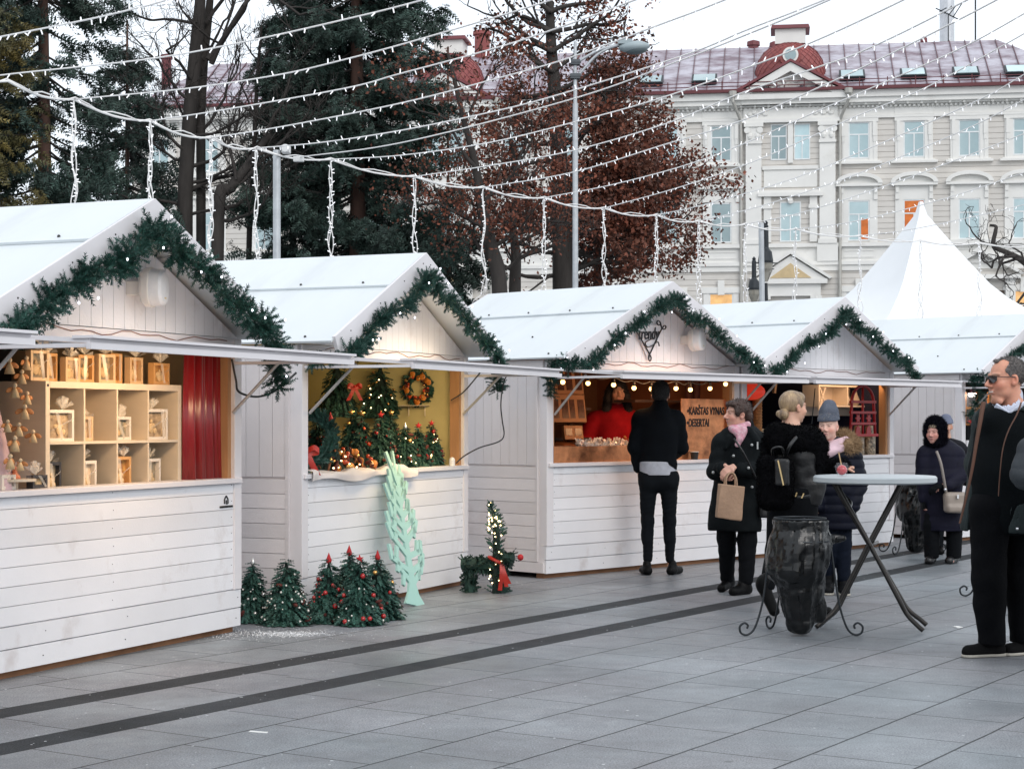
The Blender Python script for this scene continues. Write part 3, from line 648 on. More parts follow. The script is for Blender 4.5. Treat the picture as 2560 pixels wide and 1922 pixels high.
def lantern(px, top, D, label):
    B = at(px, 1050, D); o = thing('lantern_post', label, 'lantern post', (B[0], D, 0), 0, 'black lantern posts before the palace'); T = at(px, top, D)[2]
    q = MB(); q.lathe([(.13, 0), (.13, T - 3.0), (.19, T - 2.95), (.19, T - 2.85), (.09, T - 2.8), (.07, T - 2.2), (.11, T - 2.2)], 12); q.build('post', dkmet, o)
    q = MB(); q.lathe([(.08, T - 2.15), (.24, T - 1.75), (.26, T - 1.5), (.1, T - 1.48)], 12); q.build('glass', mat('lantern_glass', (.4, .38, .33), .2, trans=.6), o)
    q = MB(); q.lathe([(.26, T - 1.5), (.27, T - 1.42), (.22, T - 1.1), (.13, T - 1.0), (.11, T - .95), (.1, T - .2), (.07, T - .15), (.09, T - .08), (.02, T)], 14); q.build('cap', dkmet, o)
    q = MB(); q.box((-.42, -.02, T - 1.52), (.42, .02, T - 1.48)); q.box((-.3, -.02, T - 1.72), (.3, .02, T - 1.69)); q.build('cross_bar', dkmet, o)
lantern(1914, 551, 62, 'taller black lantern post beside the slanting grey mast'); lantern(1885, 642, 80, 'shorter black lantern post left of the slanting grey mast')
# ------------------------------------------------------------------ trees
bark = mat('dark_bark', (.035, .030, .027), .9, var=.35, vs=6., bump=.6, bs=18., stretch=(1, 1, .25))
bark_r = mat('spruce_bark', (.10, .055, .042), .9, var=.35, vs=6., bump=.6, bs=18., stretch=(1, 1, .3))
needle = mat('spruce_needles', (.022, .050, .040), .7, var=.4, vs=.8, island=.6, col2=(.040, .066, .052))
needle_y = mat('sun_painted_needles', (.13, .10, .025), .7, var=.4, vs=.7, island=.5, col2=(.05, .06, .03))  # golden backlight of a low sun is put into the needle colour
SPR = np.concatenate([sprig(6, .55, .17, .035, 3, .5), sprig(5, .4, .13, .03, 4, .9) + np.array([.05, .1, -.05])])
def spruce(px, D, H, z0, rmax, label, seed, m=needle, step=.34, tr=.24, zmax=16., dens=1., lean=0.):
    r = np.random.default_rng(seed); B = at(px, 1050, D); o = thing('spruce_tree', label, 'tree', (B[0], D, 0), 0, 'spruces behind the stalls')
    q = MB(); q.tube([(0, 0, 0), (.05, 0, H * .3), (lean * .4, 0, H * .6), (lean, 0, H)], [tr, tr * .8, tr * .5, .03], 10)
    P, Y, Sc, s0, s1, r0 = [], [], [], [], [], []
    z = z0
    while z < min(H - .3, zmax):
        f = 1 - (z - z0) / (H - z0); n = r.integers(4, 7)
        for k in range(n):
            a = r.uniform(0, 2 * PI); R = rmax * (f ** .75) * r.uniform(.55, 1.1) + .15; zz = z + r.uniform(-.15, .15)
            d = np.array([math.cos(a), math.sin(a), 0]); drop = r.uniform(.15, .4) * R
            t = np.linspace(0, 1, 6)[:, None]; L = d * t * R + np.array([0, 0, 1]) * (zz - drop * np.sin(t * 2.2) + .12 * R * t ** 3) ; L[:, 0] += lean * zz / H
            s0 += list(L[:-1]); s1 += list(L[1:]); r0 += list(np.linspace(.035, .012, 5))
            m_ = int((12 + R * 24) * dens); tt = r.uniform(.12, 1, m_) ** .8
            pt = np.stack([np.interp(tt, t[:, 0], L[:, i]) for i in range(3)], 1); side = np.cross(d, [0, 0, 1])
            yy = d * r.uniform(.2, .9, (m_, 1)) + side * r.normal(0, .75, (m_, 1)) + np.array([0, 0, -1]) * r.uniform(.1, 1.1, (m_, 1))
            P.append(pt + r.normal(0, .06, (m_, 3))); Y.append(yy); Sc.append(r.uniform(.5, 1.15, m_) * (1.15 - .4 * tt))
        z += step * r.uniform(.75, 1.25)
    c = MB(); P = np.concatenate(P); Y = np.concatenate(Y); scatter(c, SPR, P, Y, scale=np.concatenate(Sc), seed=seed)
    c.build('crown', m, o); segs(q, s0, s1, r0, np.array(r0) * .8, 4, 1); q.build('trunk', [bark_r, bark], o, smooth=True)
    return o
spruce(108, 46, 21, 5.7, 3.3, 'dense blue-green spruce with reddish trunk at the left edge', 1, dens=.75, step=.36)
spruce(-150, 43, 19, 4.5, 3.2, 'spruce with golden backlight painted in, cut off by the left edge of the view', 2, m=needle_y, dens=.7)
spruce(318, 52, 13.2, 4.6, 2.9, 'smaller spruce standing between the left spruce and the bare double trunk', 5, tr=.15, dens=.65, step=.42)
spruce(890, 48, 24, 5.9, 3.35, 'tallest dense dark spruce in the middle, reddish bare trunk below', 4, dens=1.25, tr=.27, step=.3)
spruce(1120, 50, 12, 3.6, 1.7, 'low drooping spruce at the right foot of the tallest spruce', 8, tr=.1, dens=.7, zmax=7.2)
spruce(730, 51, 17, 5.0, 1.9, 'slim spruce tucked against the left side of the tallest spruce', 9, tr=.14, dens=.7)

def grow(r, p, d, rad, L, depth, out, tips, spread=.55, up=.12, wob=.18, kids_=(2, 4), shrink=.68, minr=.006):
    n = 4; pts = [p]; dd = d
    for i in range(n):
        dd = unit(dd + r.normal(0, wob, 3) + np.array([0, 0, up])); q = pts[-1] + dd * L / n; ra = rad * (1 - .35 * i / n); rb = rad * (1 - .35 * (i + 1) / n)
        out.append((pts[-1], q, ra, rb)); pts.append(q)
    if depth == 0: tips.append((pts[-1], dd)); tips.append((pts[2], dd)); return
    for k in range(r.integers(*kids_)):
        i = r.integers(1, n + 1) if k else n; s_ = unit(dd + spread * r.normal(0, 1, 3))
        grow(r, pts[i], s_, max(minr, rad * (.62 if k == 0 else r.uniform(.35, .55))), L * shrink * r.uniform(.75, 1.15), depth - 1, out, tips, spread, up, wob, kids_, shrink, minr)
def leaf_cloud(mb, tips, r, n, spread, size):
    P = np.array([t[0] for t in tips]); i = r.integers(0, len(P), n); p = P[i] + r.normal(0, spread, (n, 3)); d = unit(r.normal(size=(n, 3)) + np.array([0, 0, -.4])); s_ = unit(np.cross(d, r.normal(size=(n, 3))))
    L = size * r.uniform(.6, 1.3, (n, 1)); return mb.quads(np.stack([p, p + d * L * .5 + s_ * L * .32, p + d * L, p + d * L * .5 - s_ * L * .32], 1))
def broadleaf(px, D, trunk, limbs, label, seed, leaves=0, lspread=.22, lsize=.12, lm=None, group=None, depth=3, name='broadleaf_tree', tm=bark, keep=None, **kw):
    """trunk: [(px,py,radius)...] ; limbs: (px,py, direction x,z, depth offset, radius, length) all at distance D"""
    r = np.random.default_rng(seed); B = at(px, 1050, D); o = thing(name, label, 'tree', (B[0], D, 0), 0, group)
    T = np.array([at(a, b, D) - [B[0], D, 0] for a, b, _ in trunk]); T[:, 1] += np.linspace(0, .3, len(T)); T = np.concatenate([[[T[0, 0], 0, 0]], T])
    RR = np.array([trunk[0][2] * 1.12] + [t[2] for t in trunk]); q = MB(); q.tube(spline(T, 5), np.interp(np.linspace(0, 1, 5 * (len(T) - 1) + 1), np.linspace(0, 1, len(T)), RR), 9)
    out, tips = [], []
    for (a, b, dx, dz, dy, rad, L) in limbs:
        p = at(a, b, D) - [B[0], D, 0]; grow(r, p, unit([dx, dy, dz]), rad, L, depth, out, tips, **kw)
    segs(q, [a[0] for a in out], [a[1] for a in out], [a[2] for a in out], [a[3] for a in out], 5); q.build('trunk', tm, o, smooth=True)
    if leaves:
        if keep: tips = [t for t in tips if keep(t[0])]
        c = MB(); leaf_cloud(c, tips, r, leaves, lspread, lsize); c.build('crown', lm, o)
    return o
rust = mat('rust_leaves', (.165, .042, .020), .75, var=.4, vs=.8, island=.6, col2=(.085, .032, .018))
lim = []
rr = np.random.default_rng(21)
for py, tx in ((690, 1408), (640, 1406), (590, 1405), (545, 1404), (500, 1402), (455, 1400), (410, 1398), (365, 1395), (320, 1392), (275, 1388), (230, 1385), (180, 1382), (130, 1380), (80, 1378), (30, 1375)):
    k = 3
    for i in range(k):
        a = rr.uniform(-.75, .75); s = 1 if i < (2 if py > 180 else 1) else -1
        lim.append((tx, py, s * math.cos(a), .12 + .25 * rr.random() + (.35 if py < 200 else 0), math.sin(a) * .9, .075, rr.uniform(1.15, 1.55) * (1 if s > 0 else .9)))
broadleaf(1408, 50, [(1410, 735, .33), (1404, 560, .29), (1398, 400, .25), (1388, 240, .2), (1378, 100, .15), (1372, -80, .09), (1365, -260, .05)], lim,
          'wide broadleaf tree still holding rust brown leaves behind the street lamp', 31, leaves=27000, lspread=.19, lsize=.13, lm=rust, depth=3, spread=.5, up=.05, kids_=(2, 4), shrink=.74,
          keep=lambda p: (p[0] > -.6 or rr.random() < .28) and (p[2] < 10.2 or rr.random() < .33))
# bare dark trees between the spruces
bare = 'leafless trees behind the stalls'
broadleaf(475, 47, [(462, 560, .21), (466, 400, .2), (476, 240, .19), (490, 80, .17), (500, -60, .13), (505, -260, .06)],
          [(520, 150, .75, .65, .1, .09, 2.2), (528, 160, .55, .8, -.2, .08, 2.4), (470, 250, -.7, .6, .2, .05, 1.3), (478, 200, -.5, .7, -.4, .05, 1.4), (466, 420, .8, .35, .3, .06, 1.5), (465, 380, -.8, .3, -.3, .05, 1.3), (490, 60, -.6, .7, .2, .05, 1.5), (466, 480, .7, .5, .3, .07, 1.9), (463, 520, -.8, .5, .0, .05, 1.3), (464, 460, .9, .15, .5, .05, 1.8), (466, 340, .8, .1, -.4, .05, 1.7), (462, 540, .9, .2, -.3, .05, 1.8), (467, 400, -.9, .1, .4, .045, 1.6)],
          'leafless tree with a thick dark trunk beside the first spruces', 41, depth=4, group=bare, spread=.55, up=.06, kids_=(3, 5))
broadleaf(505, 47.5, [(502, 420, .13), (500, 300, .13), (507, 150, .12), (518, 30, .11), (530, -120, .07)],
          [(515, 60, .6, .8, .2, .06, 1.6), (503, 330, .8, .4, -.2, .05, 1.5), (505, 190, .7, .6, .2, .05, 1.6), (502, 360, -.5, .8, .1, .04, 1.2)],
          'slimmer leafless trunk growing close beside the thick dark one', 42, depth=4, group=bare, kids_=(3, 5))
broadleaf(560, 46, [(545, 540, .17), (575, 470, .14), (625, 400, .11), (670, 330, .08)],
          [(575, 470, .7, .4, .3, .06, 1.5), (625, 400, .8, .5, 0, .06, 1.4), (560, 520, .8, .1, .2, .06, 1.4), (660, 340, .5, .8, .2, .05, 1.3), (550, 550, .9, -.05, .1, .05, 1.3), (590, 450, -.3, .8, .1, .05, 1.2)],
          'leafless tree leaning right towards the near cable mast', 43, depth=4, group=bare, kids_=(3, 5))
broadleaf(632, 48, [(622, 640, .08), (632, 400, .07), (640, 200, .05), (650, 60, .03)], [(632, 380, .6, .7, .1, .03, 1.1), (636, 300, -.6, .7, .1, .03, 1.), (640, 200, .5, .8, 0, .03, 1.), (628, 500, -.7, .5, .2, .03, 1.), (643, 150, -.5, .8, 0, .025, .9)],
          'thin leafless sapling rising left of the near cable mast', 44, depth=3, group=bare)
broadleaf(1238, 44, [(1250, 740, .2), (1228, 620, .18), (1208, 540, .15), (1190, 420, .1), (1160, 300, .07), (1120, 130, .04)],
          [(1228, 620, .8, .3, .2, .06, 1.4), (1215, 570, -.8, .4, .1, .06, 1.4), (1205, 520, .7, .6, .2, .06, 1.5), (1190, 420, -.6, .7, .1, .05, 1.4), (1240, 680, .9, .1, 0, .05, 1.3), (1165, 300, .6, .8, 0, .04, 1.3), (1235, 660, -.8, .2, .2, .05, 1.1)],
          'leafless tree leaning left over the second stall roof', 45, leaves=3600, lspread=.3, lsize=.1, lm=rust, depth=4, group=bare)
broadleaf(1288, 45, [(1287, 740, .16), (1290, 640, .13), (1282, 560, .1), (1290, 460, .08), (1275, 330, .05)],
          [(1289, 650, .8, .3, .1, .06, 1.4), (1283, 570, -.7, .6, .1, .05, 1.3), (1288, 500, .6, .7, .1, .05, 1.3), (1288, 680, -.8, .1, .1, .05, 1.2), (1286, 430, .3, .9, 0, .04, 1.3), (1290, 610, .7, .1, 0, .05, 1.4)],
          'forked leafless tree in front of the rust leaved one', 46, leaves=4200, lspread=.3, lsize=.1, lm=rust, depth=4, group=bare)
lim = []
for i in range(12):
    a = rr.uniform(-.6, .6); lim.append((1500 + rr.uniform(-120, 100), rr.uniform(560, 720), rr.choice([-1, 1]) * math.cos(a), .3, math.sin(a), .045, 1.2))
broadleaf(1490, 54, [(1495, 740, .16), (1498, 600, .13), (1490, 420, .09), (1480, 300, .05)], lim + [(1495, 480, .9, .4, 0, .06, 1.6), (1510, 620, 1, .15, .3, .07, 2.0), (1510, 680, 1, .1, -.3, .07, 2.1), (1500, 700, 1, .02, .2, .06, 2.1), (1510, 560, 1, .3, .3, .06, 1.8), (1488, 350, .7, .7, 0, .05, 1.3), (1497, 520, 1, .35, -.2, .06, 1.6)],
          'second tree with rust brown leaves filling in behind the first', 47, leaves=17000, lspread=.2, lsize=.125, lm=rust, depth=3, shrink=.74, spread=.45)
# gnarled bare boughs at the right edge
broadleaf(2640, 30, [(2650, 900, .12), (2640, 780, .10), (2600, 690, .07), (2560, 650, .055), (2525, 630, .045), (2492, 612, .04), (2498, 575, .035), (2500, 562, .028), (2486, 558, .02)],
          [(2560, 650, -.7, .1, .2, .03, .6), (2540, 640, -.9, -.3, .1, .028, .6), (2492, 612, -.9, -.05, .2, .02, .5), (2600, 690, -.8, -.35, .1, .03, .75), (2520, 628, -.7, -.6, .1, .022, .5), (2620, 730, -.9, -.2, 0, .03, .9), (2640, 780, -.85, -.1, .1, .03, .85), (2560, 650, .1, .9, .1, .02, .5), (2630, 760, -.9, .25, .1, .03, .8), (2590, 680, -.8, -.7, 0, .025, .6)],
          'gnarled leafless tree reaching in at the right edge beside the tent', 48, depth=4, spread=.7, up=.0, wob=.3, shrink=.72, minr=.004)
# ------------------------------------------------------------------ market stalls
wp = mat('white_painted_boards', (.75, .75, .775), .55, var=.06, vs=1.2, island=.06, bump=.12, bs=70., stain=((.36, .28, .245), .58, .80, 3.1, .5), stretch=(1, 1, .8))
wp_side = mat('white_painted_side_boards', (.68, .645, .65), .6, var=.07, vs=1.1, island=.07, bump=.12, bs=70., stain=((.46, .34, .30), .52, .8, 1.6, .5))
wp_roof = mat('white_roof_sheet', (.61, .65, .67), .45, var=.05, vs=.7, bump=.05, bs=3., stain=((.47, .49, .50), .52, .78, 1.1, .55), stretch=(.6, 2.2, .6))
wp_trim = mat('white_painted_trim', (.70, .68, .70), .5, var=.05, vs=2., stain=((.40, .37, .35), .66, .85, 4., .5))
raw = mat('raw_pine', (.42, .22, .10), .65, var=.2, vs=3., stretch=(6, 6, .7))
ply = mat('plywood', (.62, .46, .28), .6, var=.1, vs=2., stretch=(3, 3, 1))
pallet = mat('weathered_pallet', (.27, .13, .065), .85, var=.35, vs=4.)
dark_in = mat('dark_interior', (.035, .038, .05), .8)
screw = mat('screw_head', (.06, .06, .06), .4, metal=.7)
blackp = mat('black_cable', (.012, .012, .013), .45)
W, HP, HE, PK, OV, DEP = 2.94, 1.47, 2.03, 2.765, .30, 1.9
A1, A3 = math.atan2(.921, .389), math.atan2(.722, .692)
STALLS = [  # left front corner, heading
    ((-4.315, 6.39, 0), A1), ((-3.026, 9.435, 0), A1), ((-1.556, 12.885, 0), A1),
    ((.297, 16.18, 0), A3), ((.297 + 2.98 * .692, 16.18 + 2.98 * .722, 0), A3), ((5.37, 21.20, 0), A3 + .03)]
SL = (PK - HE) / 1.52
def boards_h(q, x0, x1, y, z0, z1, p=.109, t=.018, g=.0038, mi=0):
    z = z0
    while z < z1 - .01: q.box((x0, y - t, z), (x1, y, min(z + p, z1) - g), mi); z += p
def boards_v(q, x0, x1, y, zf0, zf1, p=.112, t=.016, g=.0035):
    x = x0
    while x < x1 - .01:
        xb = min(x + p, x1) - g; a, b = zf1(x), zf1(xb)
        if max(a, b) > zf0 + .01: q.hexa([(x, y - t, zf0), (xb, y - t, zf0), (xb, y, zf0), (x, y, zf0), (x, y - t, a), (xb, y - t, b), (xb, y, b), (x, y, a)])
        x += p
def stall_parts(root, inner, back, jamb):
    """board stall: counter, side walls, gable, roof, scalloped fascia, awning flap on struts, pallet base"""
    q = MB()                                                     # front counter wall
    boards_h(q, .09, W - .09, .0, .30, 1.02); q.box((0, -.02, .045), (W, 0, .165)); q.box((.0, -.022, .172), (W, 0, .292)); q.box((.09, .001, .05), (W - .09, .04, 1.02))
    for i in range(7): [q.ball((x, -.019, .355 + .109 * i), .003, 5, 1) for x in (.115, W - .115, W / 2 + .01 * (i % 2))]
    for x in (.05, .8, 1.6, W - .06): q.ball((x, -.021, .10), .0042, 5, 1); q.ball((x + .02, -.023, .24), .0035, 5, 1)
    q.build('counter_front', [wp, screw], root, bevel=.0)
    q = MB(); q.box((.02, -.05, 1.02), (W - .02, .14, 1.055)); q.build('counter_sill', wp_trim, root, bevel=.004)
    for x in (0, W - .09): q = MB(); q.box((x, -.03, .295), (x + .09, .07, 2.0)); q.box((x, .001, .05), (x + .09, .07, .295)); q.build('corner_post', wp_trim, root, bevel=.004)
    for x in (.09, W - .13): q = MB(); q.box((x, .0, 1.055), (x + .04, .09, 1.92)); q.build('door_jamb', jamb, root)
    roofline = lambda x: PK - .06 - SL * abs(x - W / 2)
    q = MB(); q.box((0, -.024, 1.92), (W, .03, 2.005)); q.build('lintel', wp_trim, root, bevel=.004)
    q = MB(); boards_v(q, .03, W - .03, .0, 2.01, roofline); q.build('gable', wp, root)
    for s, x in (('l', 0), ('r', W)):                            # side walls, built along y then turned
        q = MB(); L = DEP
        boards_h(q, .10, L - .05, 0, .15, 1.03); boards_v(q, .10, L - .05, 0, 1.035, lambda _: 1.93); q.box((0, -.02, 1.93), (L, .0, 2.0)); q.box((0, -.021, .05), (L, 0, .145)); q.box((0.07, -.022, .15), (.10, 0, 1.93)); q.box((L - .05, -.022, .15), (L, 0, 1.93)); q.box((.02, .001, .06), (L, .011, 1.98)); q.box((.02, .0115, .06), (L, .02, 1.98), 1)
        R = np.array([[0, 1, 0], [1, 0, 0], [0, 0, 1.]]) if s == 'l' else np.array([[0, -1, 0], [1, 0, 0], [0, 0, 1.]])
        q.xf(R, (x, .0, 0))
        if s == 'l': q.F = [f[:, ::-1] for f in q.F]
        q.build('side_wall', [wp_side, inner], root)
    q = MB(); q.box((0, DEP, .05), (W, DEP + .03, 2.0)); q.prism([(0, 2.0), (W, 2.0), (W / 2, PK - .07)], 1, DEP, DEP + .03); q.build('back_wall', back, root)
    q = MB(); q.box((.03, .03, .1), (W - .03, DEP, .13)); q.build('floor', raw, root)
    q = MB()
    for y in (0.03, DEP / 2, DEP - .08): q.box((.02, y, .0), (W - .02, y + .09, .045))
    for i in range(9): q.box((.04 + i * .352, .02, .046), (.13 + i * .352, DEP, .098))
    q.build('pallet_base', pallet, root)
    xs = lambda s: (W / 2, W / 2 + s * 1.53)                     # roof: two overlapping sheets per side
    for s in (-1, 1):
        nv = np.array([s * SL, 0, 1]); nv /= np.linalg.norm(nv)
        for k, (t0, t1, up) in enumerate(((0, .40, .018), (.37, 1.0, .0))):
            a = np.array([W / 2 + s * 1.53 * t0, 0, PK + .004 - SL * 1.53 * t0]) + nv * up; b = np.array([W / 2 + s * 1.55 * t1, 0, PK + .004 - SL * 1.55 * t1]) + nv * up
            y0, y1 = -OV - .012, DEP + .25; th = nv * .016; e = np.array([0, 1, 0])
            P = [a + e * y0 - th, b + e * y0 - th, b + e * y1 - th, a + e * y1 - th, a + e * y0, b + e * y0, b + e * y1, a + e * y1]
            q = MB(); q.hexa(P)
            if s < 0: q.F = [f[:, ::-1] for f in q.F]
            sc_ = q
            for i in range(4):
                yy = y0 + .25 + i * .55; c = a + (b - a) * (.92 if k == 0 else (.55 if i % 2 else .93)) + e * yy; sc_.ball(c + nv * .004, .011, 6, 1)
            q.build('roof_sheet', [wp_roof, screw], root)
    q = MB(); q.box((W / 2 - .03, -OV + .02, PK - .16), (W / 2 + .03, DEP + .2, PK - .02)); q.build('ridge_beam', wp_trim, root)
    for y0 in (-OV - .03, DEP + .25):                            # scalloped fascia boards
        for s in (-1, 1):
            n = 46; t = np.linspace(0, 1, n); X = 1.52 * t
            top = PK + .02 - SL * X; sca = .175 + .022 * np.sin(np.abs(((t * 3.6 - .35) % 1) - .5) * 2 * PI * .5 + .0) - .030 * np.abs(np.sin(t * 3.6 * PI + .55)) ** .7
            bot = PK + .02 - SL * X - sca; bot[-4:] = bot[-5] - SL * (X[-4:] - X[-5]) * .3
            poly = [(W / 2 + s * x_, z_) for x_, z_ in zip(X, top)] + [(W / 2 + s * (x_ - (.055 if i > n - 2 else 0)), z_) for i, (x_, z_) in reversed(list(enumerate(zip(X, bot))))]
            q = MB(); q.prism(poly, 1, y0, y0 + .026); [q.ball((W / 2 + s * X[i_], y0 - .001, top[i_] - .06), .006, 5, 1) for i_ in (2, 12, 24, 38)]; q.build('fascia_board', [wp_trim, screw], root)
    FL = .93                                                     # awning flap, hinged at the lintel, drooping a little
    a, b = np.array([-.01, -.03, 1.925]), np.array([-.01, -FL, 1.862]); q = MB()
    q.hexa([(0.0, -.03, 1.905), (2.84, -.03, 1.905), (2.84, -FL, 1.845), (0.0, -FL, 1.845), (0.0, -.03, 1.93), (2.84, -.03, 1.93), (2.84, -FL, 1.87), (0.0, -FL, 1.87)][::1])
    q.F[-1] = q.F[-1][:, ::-1]; q.build('awning_flap', wp_trim, root)
    q = MB(); q.box((-.01, -FL - .02, 1.815), (2.85, -FL + .012, 1.848)); q.box((-.012, -FL - .035, 1.871), (2.852, -FL + .10, 1.886)); q.box((.0, -FL + .02, 1.825), (.05, -.05, 1.845)); q.box((2.79, -FL + .02, 1.825), (2.84, -.05, 1.845)); q.build('flap_batten', wp_trim, root)
    for x in (.10, W - .12): q = MB(); q.tube([(x, -.035, 1.50), (x, -.42, 1.86)], .011, 6); q.build('awning_strut', mat('steel_rod', (.5, .48, .46), .4, metal=.5), root)
ST = []
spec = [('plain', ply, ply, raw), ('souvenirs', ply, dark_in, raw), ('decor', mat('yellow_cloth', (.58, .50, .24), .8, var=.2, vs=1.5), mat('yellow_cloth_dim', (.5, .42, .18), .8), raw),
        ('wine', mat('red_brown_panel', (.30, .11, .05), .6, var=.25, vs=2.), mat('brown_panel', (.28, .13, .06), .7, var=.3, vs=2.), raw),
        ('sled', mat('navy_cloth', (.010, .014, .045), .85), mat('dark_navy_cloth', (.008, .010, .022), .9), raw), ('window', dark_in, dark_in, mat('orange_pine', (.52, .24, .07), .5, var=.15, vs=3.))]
labs = ['white wooden stall of which only the awning flap enters at the left edge', 'white stall selling framed souvenirs beside a red curtain', 'white stall full of small decorated fir trees against a yellow wall',
        'white mulled wine stall with a black script sign on its gable', 'white stall with a red sled hanging in its dark opening', 'white stall with orange lattice windows behind the man in sunglasses']
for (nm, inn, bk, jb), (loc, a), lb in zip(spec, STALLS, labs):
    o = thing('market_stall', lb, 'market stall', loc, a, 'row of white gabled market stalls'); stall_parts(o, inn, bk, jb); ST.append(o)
def sw(k, x, y, z=0.):
    """stall coordinates to the square"""
    (X, Y, _), a = STALLS[k]; c, s = math.cos(a), math.sin(a); return np.array([X + c * x - s * y, Y + s * x + c * y, z])
# maker's mark on the first stall front
q = MB()
for a, b in (((2.735, .885), (2.735, .915)), ((2.735, .915), (2.757, .938)), ((2.757, .938), (2.779, .915)), ((2.779, .915), (2.779, .885))): q.bar((a[0], -.021, a[1]), (b[0], -.021, b[1]), .008, .006, up=(0, 1, 0))
q.bar((2.757, -.021, .885), (2.757, -.021, .91), .008, .006, up=(0, 1, 0)); q.bar((2.775, -.021, .885), (2.757, -.021, .885), .006, .008, up=(0, 0, 1))
q.build('maker_mark', blackp, ST[1])
def text(name, body, size, m, parent=None, ext=.003, shear=0., bold=0.):
    c = bpy.data.curves.new(name, 'FONT'); c.body = body; c.size = size; c.extrude = ext; c.shear = shear; c.offset = bold; c.align_x = 'CENTER'
    t = bpy.data.objects.new(name, c); COL.objects.link(t); dg = bpy.context.evaluated_depsgraph_get(); me = bpy.data.meshes.new_from_object(t.evaluated_get(dg))
    bpy.data.objects.remove(t); bpy.data.curves.remove(c); me.materials.clear(); me.materials.append(m); o = bpy.data.objects.new(name, me); COL.objects.link(o); o.parent = parent; return o
t = text('maker_name', 'MEDINIAI NAMAI', .021, blackp, ST[1]); t.location = (2.757, -.0215, .858); t.rotation_euler = (PI / 2, 0, 0)

# warm lamps inside the lit stalls
lampm = mat('warm_tube', (1, .8, .5), .5, emit=(1, .62, .28), estr=9.)
def lamp(k, x, y, z, power, col=(1, .62, .30), size=.25, length=1.2):
    l = bpy.data.lights.new('stall_lamp', 'AREA'); l.shape = 'RECTANGLE'; l.size = length; l.size_y = size; l.energy = power; l.color = col
    o = bpy.data.objects.new('stall_lamp', l); COL.objects.link(o); o.location = sw(k, x, y, z); o.rotation_euler = (math.radians(52), 0, STALLS[k][1]); return o
lamp(1, 1.5, -.50, 1.83, 10, (1, .68, .40)); lamp(2, 1.7, -.4, 1.84, 15, (1, .72, .38)); lamp(3, 1.5, -.35, 1.84, 8, (1, .50, .22)); lamp(4, 2.2, .1, 1.9, 3, (1, .6, .32)); lamp(5, 1., .1, 1.9, 7, (1, .6, .3))

# ------------------------------------------------------------------ fir garlands under the fascias
gneedle = mat('garland_needles', (.008, .052, .038), .6, var=.25, vs=5., island=.45)
wire_g = mat('green_wire', (.02, .05, .03), .6)
led = mat('white_led', (.9, .9, 1), .3, emit=(.85, .88, 1.), estr=2.5)
GT = np.concatenate([sprig(12, .095, .030, .0042, 5, .9), sprig(9, .085, .026, .0042, 6, 1.5)])
bulb_m = MB(); bulb_m.ball((0, 0, 0), (.006, .006, .009), 6)
led_o = bulb_m.build('fairy_light', led, link=False, smooth=True)
def garland(k, pts, label, seed, dens=430, rad=.030):
    r = np.random.default_rng(seed); o = thing('garland', label, 'garland', (*STALLS[k][0][:2], 0), STALLS[k][1], 'fir garlands on the gables')
    P = spline(np.array(pts), 14); d = np.linalg.norm(np.diff(P, axis=0), axis=1); L = d.sum(); s = np.concatenate([[0], d.cumsum()])
    n = int(L * dens); t = r.uniform(0, L, n); c = np.stack([np.interp(t, s, P[:, i]) for i in range(3)], 1); tan = np.stack([np.interp(np.minimum(t + .03, L), s, P[:, i]) for i in range(3)], 1) - c
    rd = unit(r.normal(size=(n, 3)) + np.array([0, -.45, -.12])); rd -= unit(tan) * (rd * unit(tan)).sum(1)[:, None]
    lump = .75 + .5 * np.sin(t * 9 + seed) ** 2
    Y = unit(rd) + unit(tan) * r.normal(0, .6, (n, 1)); q = MB(); scatter(q, GT, c + unit(rd) * rad * r.uniform(0, .9, (n, 1)), Y, scale=r.uniform(.7, 1.2, n) * lump * (.92 if rad > .035 else .70), seed=seed)
    q.build('needles', gneedle, o); q = MB(); q.tube(P, .008, 5); q.build('core_wire', wire_g, o)
    for i in range(int(L * 3.4)):
        x = (i + r.uniform(.2, .8)) / 3.4; p = np.array([np.interp(x, s, P[:, j]) for j in range(3)]) + np.array([r.normal(0, .04), -.10 - .03 * r.random(), r.normal(0, .05)]); inst(led_o, o, p)
    return o
Y0 = -OV - .07
def gpts(l=-1.42, r_=1.42, dip=.27, lift=0.):
    pts = []
    for t in np.linspace(l, r_, 13):
        sc_ = .205 - .045 * min(1, abs(t) / .3) + .032 * math.sin(t * 9.3) - lift * math.exp(-((t + .42) / .24) ** 2); pts.append((W / 2 + t, Y0 + .03 * math.sin(t * 5), PK - SL * abs(t) - sc_ + (.05 if abs(t) < .12 else 0)))
    return pts
garland(1, gpts() + [(W - .0, Y0 + .1, 1.84), (W + .12, Y0 + .12, 1.66)], 'fir garland on the gable of the framed souvenir stall, over a loudspeaker', 1, rad=.042, dens=380)
garland(2, [(.0, Y0 + .28, 1.86)] + gpts(dip=.29) + [(W + .02, Y0 + .1, 1.85), (W + .1, Y0 + .1, 1.70)], 'fir garland on the gable above the decorated fir trees', 2)
garland(3, [(.02, -.06, 1.66), (-.02, -.1, 1.9), (-.03, Y0 + .2, 1.99)] + gpts(lift=.085), 'fir garland wound around the black script sign', 3)
garland(4, gpts(dip=.28), 'fir garland over the red sled stall without any sign in it', 4)
garland(5, [(.05, -.08, 1.50), (.1, -.2, 1.75), (-.03, Y0 + .2, 1.96)] + gpts(dip=.29), 'fir garland behind the head of the man in sunglasses', 5)
